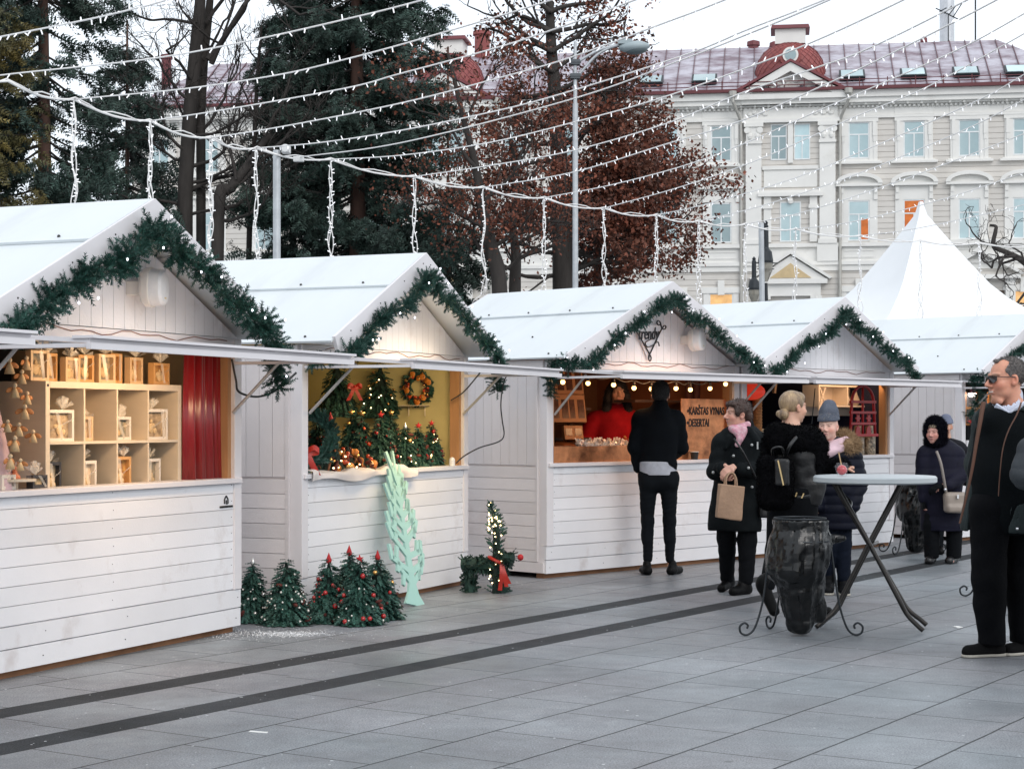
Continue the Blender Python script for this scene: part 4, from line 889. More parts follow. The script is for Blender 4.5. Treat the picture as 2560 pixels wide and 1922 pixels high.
# thin wire tacked along each lintel
for k, lb in ((1, 'thin brown wire sagging along the lintel of the framed souvenir stall'), (2, 'thin brown wire sagging along the lintel above the small fir trees'), (3, 'thin brown wire sagging along the lintel below the script sign'), (4, 'thin brown wire sagging along the lintel over the red sled')):
    q = MB(); pts = []
    for i in range(25):
        t = i / 24; pts.append((.35 + 2.4 * t, -.03, 2.0 - .028 * abs(math.sin(t * 3 * PI + k)) + .012 * math.sin(t * 40)))
    q.tube(pts, .003, 5); o = q.build('wire', mat('brown_wire', (.20, .08, .05), .5)); o.location = STALLS[k][0]; o.rotation_euler = (0, 0, STALLS[k][1]); tag(o, lb, 'wire', 'wires along the lintels')

# ------------------------------------------------------------------ loudspeakers on two gables
spk = mat('cream_plastic', (.60, .57, .53), .4, var=.06, vs=6.)
spg = mat('speaker_grille', (.60, .60, .60), .5, var=.05, vs=30.)
def speaker(k, x, z, label, s=1.):
    o = thing('loudspeaker', label, 'loudspeaker', sw(k, x, -.035, z), STALLS[k][1] + .30, 'loudspeakers on the gables', scale=s)
    q = MB(); q.box((-.045, -.10, -.05), (.045, .035, .04)); q.build('bracket', spk, o, bevel=.006)
    n = 28; a = np.linspace(0, 2 * PI, n, endpoint=False); prof = lambda w_, h_: [(w_ * np.sign(math.cos(t)) * abs(math.cos(t)) ** .8, h_ * np.sign(math.sin(t)) * abs(math.sin(t)) ** .8) for t in a]
    def loft(rings, nm, m):
        q = MB(); V = [(x_, y_, z_) for (w_, h_, y_) in rings for x_, z_ in prof(w_, h_)]; i = np.arange(len(rings) - 1)[:, None] * n; j = np.arange(n)[None]
        q.add(V, np.stack([i + j, i + j.repeat(1, 0) * 0 + (j + 1) % n, i + n + (j + 1) % n, i + n + j], -1).reshape(-1, 4)); q.add([V[i_] for i_ in range((len(rings) - 1) * n, len(rings) * n)], [list(range(n))][0:1]); return q.build(nm, m, o, smooth=True, auto=.6)
    loft([(.001, .001, -.06), (.09, .10, -.065), (.115, .125, -.09), (.122, .132, -.13), (.118, .128, -.135)], 'housing', spk)
    g_ = loft([(.112, .122, -.13), (.108, .118, -.20), (.09, .10, -.215), (.001, .001, -.22)], 'grille', spg)
    q = MB(); q.box((-.015, -.222, -.075), (.009, -.214, -.066)); q.build('badge', mat('gold_badge', (.6, .5, .25), .4, metal=.5), g_)
speaker(1, 1.66, 2.27, 'cream oval loudspeaker on the gable of the framed souvenir stall', .95); speaker(3, 2.02, 2.25, 'cream oval loudspeaker right of the black script sign', .92)

# black script sign on the third gable: a word over a looped triangle
o = thing('script_sign', 'black bent wire sign reading trendy over a looped triangle', 'sign', sw(3, 1.43, -.045, 2.18), A3); o.scale = (.82, 1, .66)
t = text('lettering', 'trendy', .20, blackp, o, .005, .22, .0); t.location = (.0, -.012, .085); t.rotation_euler = (PI / 2, -.06, 0); t.scale = (.72, 1.25, 1)
q = MB(); pts = [(-.27, .17), (-.22, .15), (-.03, -.10), (.02, -.17), (.045, -.22), (.03, -.265), (.005, -.25), (.01, -.19), (.06, -.10), (.21, .16), (.27, .245), (.30, .27), (.325, .25), (.30, .215), (.25, .225), (.23, .27), (.21, .32), (.17, .335), (.155, .30), (.185, .27), (.23, .285)]
q.tube([(x_, -.012, z_ + .03) for x_, z_ in spline(np.array([(a, b, 0) for a, b in pts]), 5)[:, :2]], .0085, 6)
q.tube([(x_, -.012, z_ + .03) for x_, z_ in spline(np.array([(.1, .06, 0), (.03, .05, 0), (-.06, .0, 0), (-.02, -.06, 0), (.08, -.03, 0), (.17, .02, 0), (.2, -.04, 0)]), 6)[:, :2]], .0075, 6)
q.build('looped_triangle', blackp, o, smooth=True)
q = MB(); q.prism([(-.26, .29), (.02, -.23), (.24, .30)], 1, .0, .006); q.build('backing', wp_trim, o)
# ------------------------------------------------------------------ cable, overhead light strings, hanging light strands
wcab = mat('white_rubber_cable', (.74, .73, .72), .45, var=.05)
ledw = mat('string_led', (.95, .95, .97), .3, emit=(.95, .96, 1.), estr=.25)
node_px = [(185, 249, 14.03), (376, 303, 15.0), (527, 345, 15.85), (640, 371, 16.55), (827, 399, 17.9), (1036, 442, 19.69), (1209, 469, 19.8), (1360, 495, 20.7), (1510, 521, 21.7), (1641, 538, 22.4), (1747, 553, 23.1), (1863, 561, 23.5), (1988, 573, 24.1), (2150, 590, 25.), (2301, 602, 25.65), (2448, 608, 26.), (2600, 612, 26.4)]
NODE = [at(*p) for p in node_px]
mast_px = [(692, 384, 17.0), (1901, 563, 23.75)]
NODE[5] = at(1036, 442, 18.95)
cab = [at(-160, 165, 12.6), at(20, 203, 13.2)] + NODE
for dz, nm in ((0, 0), (.02, 1)):
    pts = []
    for a, b in zip(cab[:-1], cab[1:]):
        for t in np.linspace(0, 1, 6, endpoint=False): pts.append(a + (b - a) * t + np.array([.012 * nm * math.sin(t * 9 + a[0] * 7), 0, -.045 * math.sin(PI * t) * (1 - .5 * nm) + dz * math.sin(t * 12 + nm)]))
    if nm == 0: q = MB()
    q.tube(np.array(pts), .010 if nm == 0 else .006, 6)
o = q.build('carrier_cable', wcab, smooth=True); tag(o, 'twisted white carrier cable slung along the backs of the stalls', 'cable')
for (p, lb, ln) in zip(mast_px, ('near round steel mast carrying the cable behind the second stall', 'far steel mast leaning slightly before the black lanterns'), (0, -.05)):
    T = at(*p); o = thing('cable_mast', lb, 'mast', (T[0] - ln * 1.2, T[1], 0), 0, 'steel masts carrying the light cable')
    q = MB(); q.cyl((0, 0, 0), (ln, 0, T[2] + .03), .038, .036, 14); q.build('tube', gal, o, smooth=True, auto=.6)
    if ln == 0:
        q = MB(); q.box((.05, -.05, T[2] + .0), (.13, .05, T[2] + .075)); q.tube([(.09, -.05, T[2] + .04), (.09, -.08, T[2] + .04)], .04, 12); q.build('junction_box', mat('grey_plastic', (.6, .6, .6), .4), o, bevel=.008)
        q = MB(); q.box((.16, -.03, T[2] - .08), (.26, .03, T[2] - .03)); q.build('cable_gland', mat('grey_plastic', (.6, .6, .6), .4), o, bevel=.006)
bq = MB(); bq.cyl((0, 0, 0), (0, 0, .035), 0.0048, .004, 6); bulb_long = bq.build('bulb', ledw, link=False)
def led_string(n0, far, px_pts, label, k, gap=.135, bulbs=True):
    """one string: a straight run in plan from its cable node to its far anchor, its sag read at a few points"""
    a = NODE[n0] if isinstance(n0, int) else np.array(n0); e = np.array(far)
    P = [a]
    for (px, py) in px_pts:
        r = (px - CX) / F; d = e[:2] - a[:2]; t = (r * a[1] - a[0]) / (d[0] - r * d[1]); X, D = a[:2] + d * t; P.append(np.array([X, D, EYE + (HY - py) / F * D]))
    P.append(P[-1] + (P[-1] - P[-2]) / np.linalg.norm(P[-1] - P[-2]) * 1.6 + np.array([0, 0, .03]))
    S = spline(np.array(P), 10); d = np.linalg.norm(np.diff(S, axis=0), axis=1); s = np.concatenate([[0], d.cumsum()]); L = s[-1]
    o = thing('light_string', label, 'light string', a, 0, 'light strings fanning out over the square')
    q = MB(); q.tube(S - a, .0058, 5); q.build('wire', wcab, o, smooth=True)
    if not bulbs: return
    r = np.random.default_rng(100 + k); n = min(95, int(L / gap))
    for i in range(n):
        x = (i + .5 + r.uniform(-.25, .25)) * L / n; p = np.array([np.interp(x, s, S[:, j]) for j in range(3)]) - a
        inst(bulb_long, o, p, (PI + r.normal(0, .45) if r.random() < .72 else r.normal(0, .5), r.normal(0, .45), 0))
lab = lambda s: 'string of small white lamps ' + s
XF = [(.245, 10.7), (.72, 10.7), (1.29, 10.7), (1.89, 10.7), (2.37, 10.7), (2.72, 10.7)]
led_string(at(-60, 205, 13.0), (-.53, 10.7, 4), [(0, 189), (373, 148), (622, 103), (860, 50), (1061, 0)], lab('entering at the left edge just above the carrier cable'), 1)
led_string(at(-60, 105, 12.0), (-2.2, 10., 4), [(0, 93), (218, 50), (334, 23), (420, 0)], lab('crossing the top left corner only'), 2)
led_string(0, (*XF[0], 4), [(467, 222), (700, 187), (860, 150), (1000, 113), (1190, 58), (1381, 0)], lab('starting above the ridge of the framed souvenir stall'), 3)
led_string(1, (*XF[1], 4), [(560, 275), (860, 222), (1000, 185), (1214, 128), (1362, 82), (1579, 4)], lab('starting at the gable peak of the framed souvenir stall'), 4)
led_string(2, (*XF[2], 4), [(700, 318), (1000, 259), (1268, 190), (1428, 144), (1661, 58), (1813, 0)], lab('starting between the first gable and the near steel mast'), 5)
led_string(3, (*XF[3], 4), [(800, 357), (1000, 327), (1249, 276), (1432, 227), (1719, 136), (1871, 74), (2062, 0)], lab('starting just left of the near steel mast'), 6)
led_string(at(735, 395, 17.1), (1.93, 10.6, 4), [(1000, 358), (1428, 249), (1700, 152), (1875, 84), (2075, 0)], 'plain white wire without lamps running out from the near steel mast', 7, bulbs=False)
led_string(4, (*XF[4], 4), [(1000, 389), (1218, 358), (1432, 307), (1642, 249), (1855, 175), (2038, 103), (2260, 0)], lab('starting above the roof of the small fir tree stall'), 8)
led_string(5, (*XF[5], 4), [(1240, 412), (1432, 377), (1661, 311), (1855, 233), (2038, 171), (2167, 124), (2404, 8)], lab('starting above the gable peak of the small fir tree stall'), 9)
led_string(6, (2.9, 10.7, 4), [(1428, 432), (1661, 362), (1852, 303), (2077, 206), (2258, 120), (2493, 0)], lab('starting left of the street lamp pole, low in the fan'), 10)
def fan(n): return (*(NODE[n][:2] + np.array([4, -9.])), 4)
led_string(7, fan(7), [(1544, 459), (1778, 392), (2077, 264), (2256, 187), (2411, 117), (2560, 35)], lab('starting just left of the grey street lamp pole'), 11)
led_string(8, fan(8), [(1700, 468), (1900, 398), (2139, 292), (2318, 218), (2560, 85)], lab('starting right of the street lamp in front of rust leaves'), 12)
led_string(9, fan(9), [(1760, 512), (1980, 448), (2205, 358), (2450, 249), (2560, 187)], lab('starting above the script sign gable'), 13)
led_string(10, fan(10), [(1900, 516), (2130, 440), (2400, 330), (2560, 250)], lab('starting at the right fringe of the rust leaves'), 14)
led_string(11, fan(11), [(2010, 530), (2250, 452), (2560, 335)], lab('starting next to the leaning far mast'), 15)
led_string(12, fan(12), [(2130, 555), (2350, 500), (2560, 432)], lab('starting in front of the palace portal'), 16)
led_string(13, fan(13), [(2270, 575), (2420, 545), (2560, 512)], lab('starting left of the tent peak, lowest of the fan'), 17)
bs = MB(); bs.cyl((0, 0, 0), (0, 0, .030), .0055, .0045, 6); bulb_s = bs.build('bulb', ledw, link=False)
def strand(i, lng, label, n=34, wide=.035):
    r = np.random.default_rng(200 + i); a = NODE[i]; o = thing('light_strand', label, 'light strand', a, 0, 'light strands hanging down behind the stall roofs')
    q = MB(); z = np.linspace(0, -lng, 26); C = []
    for w_ in range(3):
        ph, fq = r.uniform(0, 6), r.uniform(9, 14); amp = wide * (.35 + .65 * np.linspace(0, 1, 26) ** 1.5)
        P = np.stack([amp * np.sin(z * fq + ph) * (.8 + .2 * w_), amp * np.cos(z * fq * .9 + ph), z], 1); P[0] = 0; C.append(P); q.tube(P, .0052, 5)
    if wide > .03: q.tube([C[0][-1], C[0][-1] + [-.07, 0, -.05], C[0][-1] + [-.1, 0, -.09]], .005, 5); q.tube([C[1][-1], C[1][-1] + [.08, 0, -.04], C[1][-1] + [.11, 0, -.07]], .005, 5)
    q.build('wire', wcab, o, smooth=True)
    for k in range(n):
        P = C[k % 3]; t = (k + r.random()) / n * 25; j = int(t); p = P[j] + (P[min(j + 1, 25)] - P[j]) * (t - j); inst(bulb_s, o, p, (r.normal(0, .5), (1 if r.random() < .5 else -1) * r.uniform(.6, 1.9), r.uniform(0, 3)))
sl_ = ['the leftmost, ending on the ridge of the framed souvenir stall', 'ending at the gable peak of the framed souvenir stall', 'left of two between first gable and near mast', 'right of two between first gable and near mast', 'right of the near steel mast with a flared bottom end', 'ending beside the gable peak of the small fir tree stall',
       'in front of bare trunks between second and third stall', 'left of the street lamp above the third roof', 'right of the street lamp above the third roof', 'ending close to the peak of the script sign gable', 'just right of the script sign gable before rust leaves', 'left of the leaning far mast', 'right of the leaning far mast before the palace portal', 'half way between far mast and tent', 'hanging in front of the white tent peak', 'before the bare boughs at the right edge']
ln = [.95, .95, 1.1, 1.08, 1.05, 1.0, 1.2, 1.12, 1.02, 1.05, 1.1, 1.1, 1.1, 1.15, 1.15, 1.1]
for i, (s, l_) in enumerate(zip(sl_, ln)): strand(i, l_, 'hanging strand of white lamps ' + s, 34 if i < 11 else 26)
# ------------------------------------------------------------------ people
skin = mat('skin', (.5, .3, .2), .5, attr='Col', var=.06, vs=30., sss=.12)
def cloth(name, c, r=.85, **k): k.setdefault('var', .25); k.setdefault('vs', 9.); k.setdefault('bump', .25); k.setdefault('bs', 160.); k.setdefault('spec', .12); f_ = .62 if max(c) > .05 else .36; return mat(name, tuple(v * f_ for v in c), r, **k)
blk = cloth('black_wool', (.010, .012, .016)); blk2 = cloth('black_coat', (.014, .019, .022)); navy = cloth('navy_puffer', (.012, .015, .034), .55); navy2 = cloth('purple_navy_coat', (.022, .022, .05), .6)
jean = cloth('black_denim', (.012, .016, .022)); jean_b = cloth('blue_denim', (.014, .022, .045)); lea = cloth('black_leather', (.012, .012, .014), .38, bump=.25, bs=22., spec=.5); shoe_b = cloth('black_shoe', (.010, .010, .011), .45)
fur_b = cloth('black_fur', (.004, .004, .006), .95, spec=.1); grey_t = cloth('pale_grey_shirt', (.62, .63, .70)); pink = cloth('pink_scarf', (.95, .66, .72), col2=(.50, .20, .27), vs=22.)
sole_w = cloth('pale_sole', (.7, .66, .58), .7)
def yawv(y): return np.array([math.sin(y), -math.cos(y), 0.])
class Head:
    """head frame: x to the person's side, y forward, z up; s = 1 gives a 0.235 m head"""
    def __init__(h, c, yaw, pitch=0., roll=0., s=1.):
        h.c = np.array(c, float); f = yawv(yaw) * math.cos(pitch) + np.array([0, 0, math.sin(pitch)]); x = np.cross(f, [0, 0, 1.]); x = unit(x); u = np.cross(x, f)
        x2 = x * math.cos(roll) + u * math.sin(roll); u = np.cross(x2, f); h.R = np.stack([x2, f, u], 1); h.s = s
    def p(h, *v): return h.c + h.R @ (np.array(v) * h.s)
    def ell(h, S, c, r, k=.012, op='add', rot=None): S.ell(h.p(*c), np.array(r) * h.s, h.R if rot is None else h.R @ rot, k, op)
    def cap(h, S, a, b, ra, rb, k=.008, op='add'): S.cap(h.p(*a), h.p(*b), ra * h.s, rb * h.s, k, op)
    def face(h, S, fat=0., nose=1., jaw=1.):
        e, c = h.ell, h.cap
        e(S, (0, -.012, .03), (.076 + fat * .4, .096, .088)); e(S, (0, .03, -.03), (.064 + fat, .064, .084), .02); e(S, (0, .034, -.074), (.046 * jaw + fat, .046, .036), .02)
        e(S, (0, .070, -.098), (.021 + fat * .5, .018, .017), .015)
        for s in (-1, 1):
            e(S, (s * .038, .062, -.028), (.026 + fat * .6, .026, .026 + fat * .5), .02); e(S, (s * .033, .104, .010), (.018, .018, .012), .012, 'sub'); e(S, (s * .033, .078, .008), (.013, .013, .012), .004)
            e(S, (s * .078, -.008, -.008), (.011, .021, .034), .006, rot=euler(0.15, 0, s * .35)); e(S, (s * .086, -.004, -.006), (.006, .010, .016), .004, 'sub')
            e(S, (s * .012, .100, -.034), (.010, .012, .009), .008)
            c(S, (s * .014, .090, .028), (s * .050, .074, .030), .0085, .007, .012)
        c(S, (0, .090, .014), (0, .1 + .016 * nose, -.026), .008, .0115 * nose, .010)
        c(S, (-.018, .0905, -.060), (.018, .0905, -.060), .0065, .0065, .006); c(S, (-.015, .089, -.0715), (.015, .089, -.0715), .0075, .0075, .006); c(S, (-.024, .092, -.0655), (.024, .092, -.0655), .0022, .0022, .003, 'sub')
        c(S, (0, -.022, -.06), (0, -.045, -.19), .052 + fat * .6, .060 + fat * .6, .025)
    def colours(h, V, base=(.52, .29, .20), lip=(.42, .12, .11), blush=.35, brow=(.10, .06, .04), eye=True, stubble=0.):
        L = ((V - h.c) @ h.R) / h.s; C = np.tile(np.array(base), (len(V), 1)); g = lambda c, r: np.exp(-((((L - c) / r) ** 2).sum(1)))
        def mixc(w_, col): C[:] = C * (1 - w_[:, None]) + np.array(col) * w_[:, None]
        for s in (-1, 1):
            mixc(blush * g((s * .045, .075, -.03), (.03, .04, .026)), np.array(base) * (1.05, .62, .58)); mixc(.4 * g((s * .085, 0, 0), (.02, .03, .04)), np.array(base) * (1.05, .6, .55))
            if eye:
                mixc(.75 * g((s * .034, .082, .030), (.026, .03, .0062)), brow); mixc(.9 * g((s * .033, .088, .0085), (.0115, .02, .0046)), (.055, .04, .035)); mixc(.22 * g((s * .033, .086, .008), (.022, .03, .011)), np.array(base) * .42)
        mixc(.35 * g((0, .115, -.03), (.016, .02, .014)), np.array(base) * (1.05, .66, .62))
        mixc(.85 * g((0, .092, -.066), (.021, .02, .0095)), lip); mixc(.8 * g((0, .096, -.0655), (.022, .02, .0028)), np.array(lip) * .3)
        mixc(.35 * g((0, .108, -.042), (.014, .02, .004)), np.array(base) * .35)
        if stubble: mixc(stubble * g((0, .06, -.09), (.06, .05, .03)), np.array(base) * .6)
        return C
def hand(S, w_, d, n, side=1, curl=.6, sc=1.):
    """palm, four bent fingers of unequal length, thumb from the side of the palm"""
    d = unit(np.array(d, float)); n = unit(np.array(n, float)); s_ = np.cross(d, n) * side; w_ = np.array(w_, float)
    for i in range(4): S.cap(w_ + s_ * (.012 * (i - 1.5)) * sc, w_ + d * .085 * sc + s_ * (.0195 * (i - 1.5)) * sc, .014 * sc, .0125 * sc, .008)
    for i, L in enumerate((.074, .084, .078, .060)):
        p = w_ + d * .088 * sc + s_ * (.020 * (i - 1.5)) * sc; a = 0
        for j, f in enumerate((.45, .32, .23)):
            a += curl * (.55, .8, .6)[j] * (1 + .08 * i); q = p + (d * math.cos(a) + n * math.sin(a)) * L * f * sc; S.cap(p, q, (.0098 - .0009 * j) * sc, (.0092 - .0009 * j) * sc, .003); p = q
    p = w_ + d * .028 * sc - s_ * .030 * sc; q = p + (d * .6 - s_ * .7 + n * .35) * .042 * sc; S.cap(p, q, .0125 * sc, .0105 * sc, .006); S.cap(q, q + (d * .85 - s_ * .15 + n * .45) * .032 * sc, .0105 * sc, .009 * sc, .003)
def mk(S, name, m, o, fur=None, parent=None):
    q = S.nets()
    if fur:
        V = q.V[0]; N_ = S.norm_at(V); n, L, w_ = fur; hairs(q, V, N_, n, L, w_)
    return q.build(name, m, parent or o, smooth=True)
def core(S, sh, hp, kn, an, toe, el, wr):
    """plain body inside the clothes: trunk, arms and legs that join up"""
    c = (np.array(sh[0]) + sh[1]) / 2; h = (np.array(hp[0]) + hp[1]) / 2
    S.cap(c, h, .075, .075, .03); S.cap(c + [0, 0, .10], c, .055, .07, .03); S.cap(sh[0], sh[1], .05, .05, .03)
    for i in (0, 1):
        S.cap(sh[i], el[i], .042, .034, .02); S.cap(el[i], wr[i], .034, .025, .02); S.cap(hp[i], kn[i], .065, .045, .02); S.cap(kn[i], an[i], .042, .024, .02); S.cap(np.array(an[i]) - [0, 0, .03], np.array(toe[i]) - [0, 0, .012], .022, .016, .02)
def limb(S, a, b, c, r, k=.03, fold=None):
    S.cap(a, b, r[0], r[1], k, fold=fold); S.cap(b, c, r[1], r[2], k, fold=fold)
def shoe(o, heel, toe, m=shoe_b, h=.085, sole=None, w_=.042, top=None, res=.007):
    heel, toe = np.array(heel, float), np.array(toe, float); d = toe - heel; L = np.linalg.norm(d); f = d / L; b = np.minimum(heel, toe) - .12; t = np.maximum(heel, toe) + .14; b[2] = min(heel[2], toe[2]) - .02; t[2] = max(heel[2], toe[2]) + h + .2
    S = SDF(b, t, res); yw = math.atan2(f[0], -f[1]); S.cap(heel + [0, 0, .04], toe + [0, 0, .034], w_ * 1.0, w_ * .92, .02); S.cap(heel + f * .03 + [0, 0, .05], heel + f * .04 + [0, 0, h + .02], w_ * .95, w_ * .92, .03); S.cap(heel + f * .08 + [0, 0, .07], heel + f * L * .65 + [0, 0, .045], w_ * .75, w_ * .7, .02)
    if top is not None: S.cap(heel + f * .03 + [0, 0, h], top, w_ * 1.05, w_ * 1.15, .03)
    if abs(heel[2] - toe[2]) < .03: S.cut(2, min(heel[2], toe[2]) + .004, '>')
    s = mk(S, 'shoe', m, o)
    if sole is not None:
        S = SDF(b, t, .006); x = np.array([f[1], -f[0], 0]); S.cap(heel + [0, 0, .012], toe + [0, 0, .012], w_ * 1.05, w_ * .98, .01); S.cut(2, .02, '<').cut(2, .001, '>'); mk(S, 'sole', sole, o, parent=s)
    return s
def person(label, px, D, group='people at the market'):
    B = at(px, 1050, D); return thing('person', label, 'person', (B[0], D, 0))
def skinbuild(o, S, H, **k):
    q = S.nets(); q.col = H.colours(q.V[0], **k); return q.build('body', skin, o, smooth=True)
BX_ = ((-.42, -.38, -.01), (.42, .38, 1.95))

# --- customer in black at the wine stall, seen from behind
o = person('person in black jacket and skinny jeans seen from behind at the wine stall counter', 1645, 16.6)
H = Head((.026, .03, 1.685), PI - .15, -.08); SH = [(-.165, .02, 1.44), (.18, .02, 1.44)]; HP = [(-.09, 0, .90), (.10, 0, .90)]; KN = [(-.098, .02, .50), (.11, .02, .50)]; AN = [(-.095, -.01, .09), (.112, -.01, .09)]
S = SDF(*BX_, .008); H.face(S); core(S, SH, HP, KN, AN, [(-.12, .12, .05), (.17, .12, .05)], [(-.215, .02, 1.20), (.22, .05, 1.19)], [(-.175, .12, .99), (.19, .33, 1.12)]); hand(S, (-.175, .12, .99), (.1, .3, -1), (1, 0, 0)); hand(S, (.19, .33, 1.12), (-.1, 1, 0), (0, 0, -1)); skinbuild(o, S, H)
S = SDF((-.12, -.12, 1.5), (.16, .18, 1.86), .006); H.ell(S, (0, -.02, .035), (.086, .104, .096)); H.ell(S, (0, .0, .085), (.07, .085, .05)); H.ell(S, (0, -.06, -.02), (.068, .055, .05)); H.ell(S, (0, .10, -.03), (.075, .075, .10), .01, 'sub'); [H.ell(S, (s * .09, .0, -.015), (.022, .026, .036), .006, 'sub') for s in (-1, 1)]; S.cutplane(H.p(0, -.09, -.07), H.R @ np.array([0, 0, -1])); S.noise(.002, 120, 3); mk(S, 'hair', mat('dark_hair', (.010, .009, .009), .55, bump=.4, bs=220.), o, (4000, .014, .004))
fl = (PI - .15, .62); S = SDF((-.4, -.3, .9), (.4, .45, 1.75), .009)
S.cap((.0, .01, 1.03), (.005, .01, 1.36), .165, .205, .03, flat=fl); S.cap((-.15, .02, 1.475), (.165, .02, 1.475), .075, .075, .06); S.cap((.02, .0, 1.50), (.024, -.010, 1.592), .088, .074, .04); S.cap((0, .01, 1.0), (0, .01, 1.03), .170, .175, .02, flat=fl); S.cut(2, .985, '>')
limb(S, (-.175, .02, 1.45), (-.222, .02, 1.20), (-.175, .12, .99), (.076, .058, .046), fold=(.004, 2, 0)); limb(S, (.185, .02, 1.45), (.226, .05, 1.19), (.19, .33, 1.12), (.076, .060, .046), fold=(.004, 2, 1)); S.noise(.006, 20, 1); mk(S, 'jacket', cloth('dark_navy_jacket', (.006, .009, .014), .9), o)
S = SDF((-.25, -.2, .88), (.25, .2, 1.06), .008); S.cap((.0, .0, .90), (.0, .01, 1.03), .176, .172, .01, flat=(PI, .74)); S.noise(.003, 26, 2); S.cut(2, .935, '>'); mk(S, 'shirt', grey_t, o)
S = SDF((-.3, -.25, .08), (.3, .25, .97), .008); S.cap((-.05, 0, .95), (.06, 0, .95), .125, .125, .03, flat=(PI, .8)); S.cap((-.075, -.01, .88), (.085, -.01, .88), .105, .105, .04)
for i, s in ((0, -1), (1, 1)): limb(S, HP[i], KN[i], np.array(AN[i]) + [0, 0, .06], (.092, .058, .043), .03, (.0012, 9, i)); S.cap(np.array(KN[i]) + [0, .0, -.10], np.array(KN[i]) + [0, -.012, -.16], .05, .052, .03)
S.noise(.0035, 34, 3); mk(S, 'trousers', jean, o)
shoe(o, (-.10, -.06, 0), (-.13, .15, 0)); shoe(o, (.115, -.05, 0), (.21, .12, 0))

# --- woman with a paper bag
o = person('person in long black coat and pink scarf holding a brown paper bag, looking left', 1850, 14.75)
H = Head((-.025, -.02, 1.497), -1.22, .02, s=.97); SH = [(-.16, -.02, 1.28), (.16, .02, 1.30)]; HP = [(-.11, 0, .82), (.07, 0, .82)]; KN = [(-.10, .10, .46), (.06, -.02, .46)]; AN = [(-.075, .25, .09), (.045, -.03, .09)]
S = SDF(*BX_, .006); H.face(S, .004, 1.2); core(S, SH, HP, KN, AN, [(-.14, .2, .05), (-.05, -.1, .05)], [(-.20, -.07, 1.02), (.17, -.09, 1.02)], [(-.19, -.22, 1.05), (-.03, -.26, 1.045)])
hand(S, (-.165, -.25, 1.075), (.55, -.1, -.75), (-.3, -.6, -.3), 1, .85, .95); hand(S, (-.085, -.285, 1.07), (-.85, -.1, -.5), (0, .5, -.5), -1, .8, .95); skinbuild(o, S, H, base=(.56, .31, .235), blush=.5)
S = SDF((-.16, -.16, 1.36), (.14, .14, 1.64), .006); H.ell(S, (0, -.022, .042), (.090, .108, .094)); H.ell(S, (0, .055, .085), (.066, .05, .032)); H.ell(S, (.0, -.085, -.01), (.08, .05, .075)); H.ell(S, (0, .095, -.022), (.10, .072, .098), .01, 'sub')
for s in (-1, 1): H.ell(S, (s * .078, .035, .03), (.016, .03, .05), .01)
for s in (-1, 1): H.ell(S, (s * .09, .0, -.02), (.02, .022, .032), .008, 'sub')
S.noise(.002, 60, 5); mk(S, 'hair', mat('auburn_hair', (.045, .022, .016), .45, bump=.5, bs=150., var=.5, vs=30., stretch=(1, 1, .3)), o, (1500, .022, .005))
fl = (-.35, .66); S = SDF((-.45, -.4, .48), (.42, .35, 1.52), .009); S.cap((-.05, 0, .56), (-.02, 0, 1.0), .225, .19, .04, flat=fl); S.cap((-.02, 0, 1.0), (0, 0, 1.24), .19, .185, .04, flat=fl); S.cap((-.15, -.01, 1.275), (.15, .01, 1.285), .072, .072, .06)
S.cap((-.1, -.03, 1.34), (.11, .03, 1.35), .055, .055, .03); S.cap((.0, .05, 1.33), (.08, .06, 1.42), .07, .045, .03); S.cap((-.09, -.09, 1.30), (-.13, -.10, 1.22), .035, .02, .02); S.cap((.06, -.10, 1.36), (.13, -.11, 1.26), .04, .025, .02)
limb(S, (-.16, -.01, 1.25), (-.215, -.06, 1.03), (-.17, -.215, 1.055), (.078, .068, .058), fold=(.004, 2, 0)); limb(S, (.165, .01, 1.26), (.195, -.07, 1.03), (-.01, -.25, 1.05), (.08, .072, .06), fold=(.004, 2, 1)); S.cut(2, .525, '>'); S.noise(.007, 15, 7); mk(S, 'coat', blk2, o)
S = SDF((-.16, -.2, 1.2), (.16, .14, 1.46), .007); S.cap((-.075, -.07, 1.375), (.06, .03, 1.405), .035, .035, .02); S.cap((-.06, -.09, 1.38), (.05, -.07, 1.41), .03, .03, .02); S.cap((.02, -.12, 1.36), (-.035, -.125, 1.25), .032, .026, .02); S.cap((-.06, -.10, 1.37), (-.02, -.13, 1.29), .026, .02, .02); S.noise(.005, 45, 3); mk(S, 'scarf', pink, o)
S = SDF((-.3, -.25, .06), (.3, .4, .9), .009)
for i in (0, 1): limb(S, HP[i], KN[i], np.array(AN[i]) + [0, 0, .03], (.10, .078, .062), .03, (.0015, 4, i))
S.noise(.005, 22, 2); mk(S, 'trousers', blk, o)
shoe(o, (-.045, .30, .03), (-.135, .16, 0), top=(-.07, .27, .17)); shoe(o, (.06, .0, 0), (-.07, -.13, 0), top=(.045, -.02, .17), w_=.046)
q = MB(); [q.ball(p, .013, 8) for p in ((-.075, -.165, 1.155), (.075, -.17, 1.245), (.03, -.31, 1.06), (-.245, -.19, 1.02), (.075, -.185, .90))]; q.bar((.125, -.15, 1.27), (.125, -.155, 1.21), .012, .01); q.build('coat_buttons', mat('pale_button', (.35, .36, .36), .4, metal=.4), o)
WB = o
kraft = mat('kraft_paper', (.34, .215, .14), .8, var=.12, vs=7., bump=.5, bs=14.)
o2 = thing('paper_bag', 'brown kraft paper carrier bag hanging from clasped hands', 'paper bag', tuple(np.array(WB.location) + [-.145, -.345, .64]), .15)
S = SDF((-.15, -.1, -.02), (.15, .1, .32), .006); S.box((0, 0, .145), (.105, .042, .142), rd=.008); S.noise(.007, 17, 3); S.cut(2, .283, '<'); S.xz = 0; b_ = mk(S, 'bag', kraft, o2); b_.rotation_euler = (0, .12, 0)
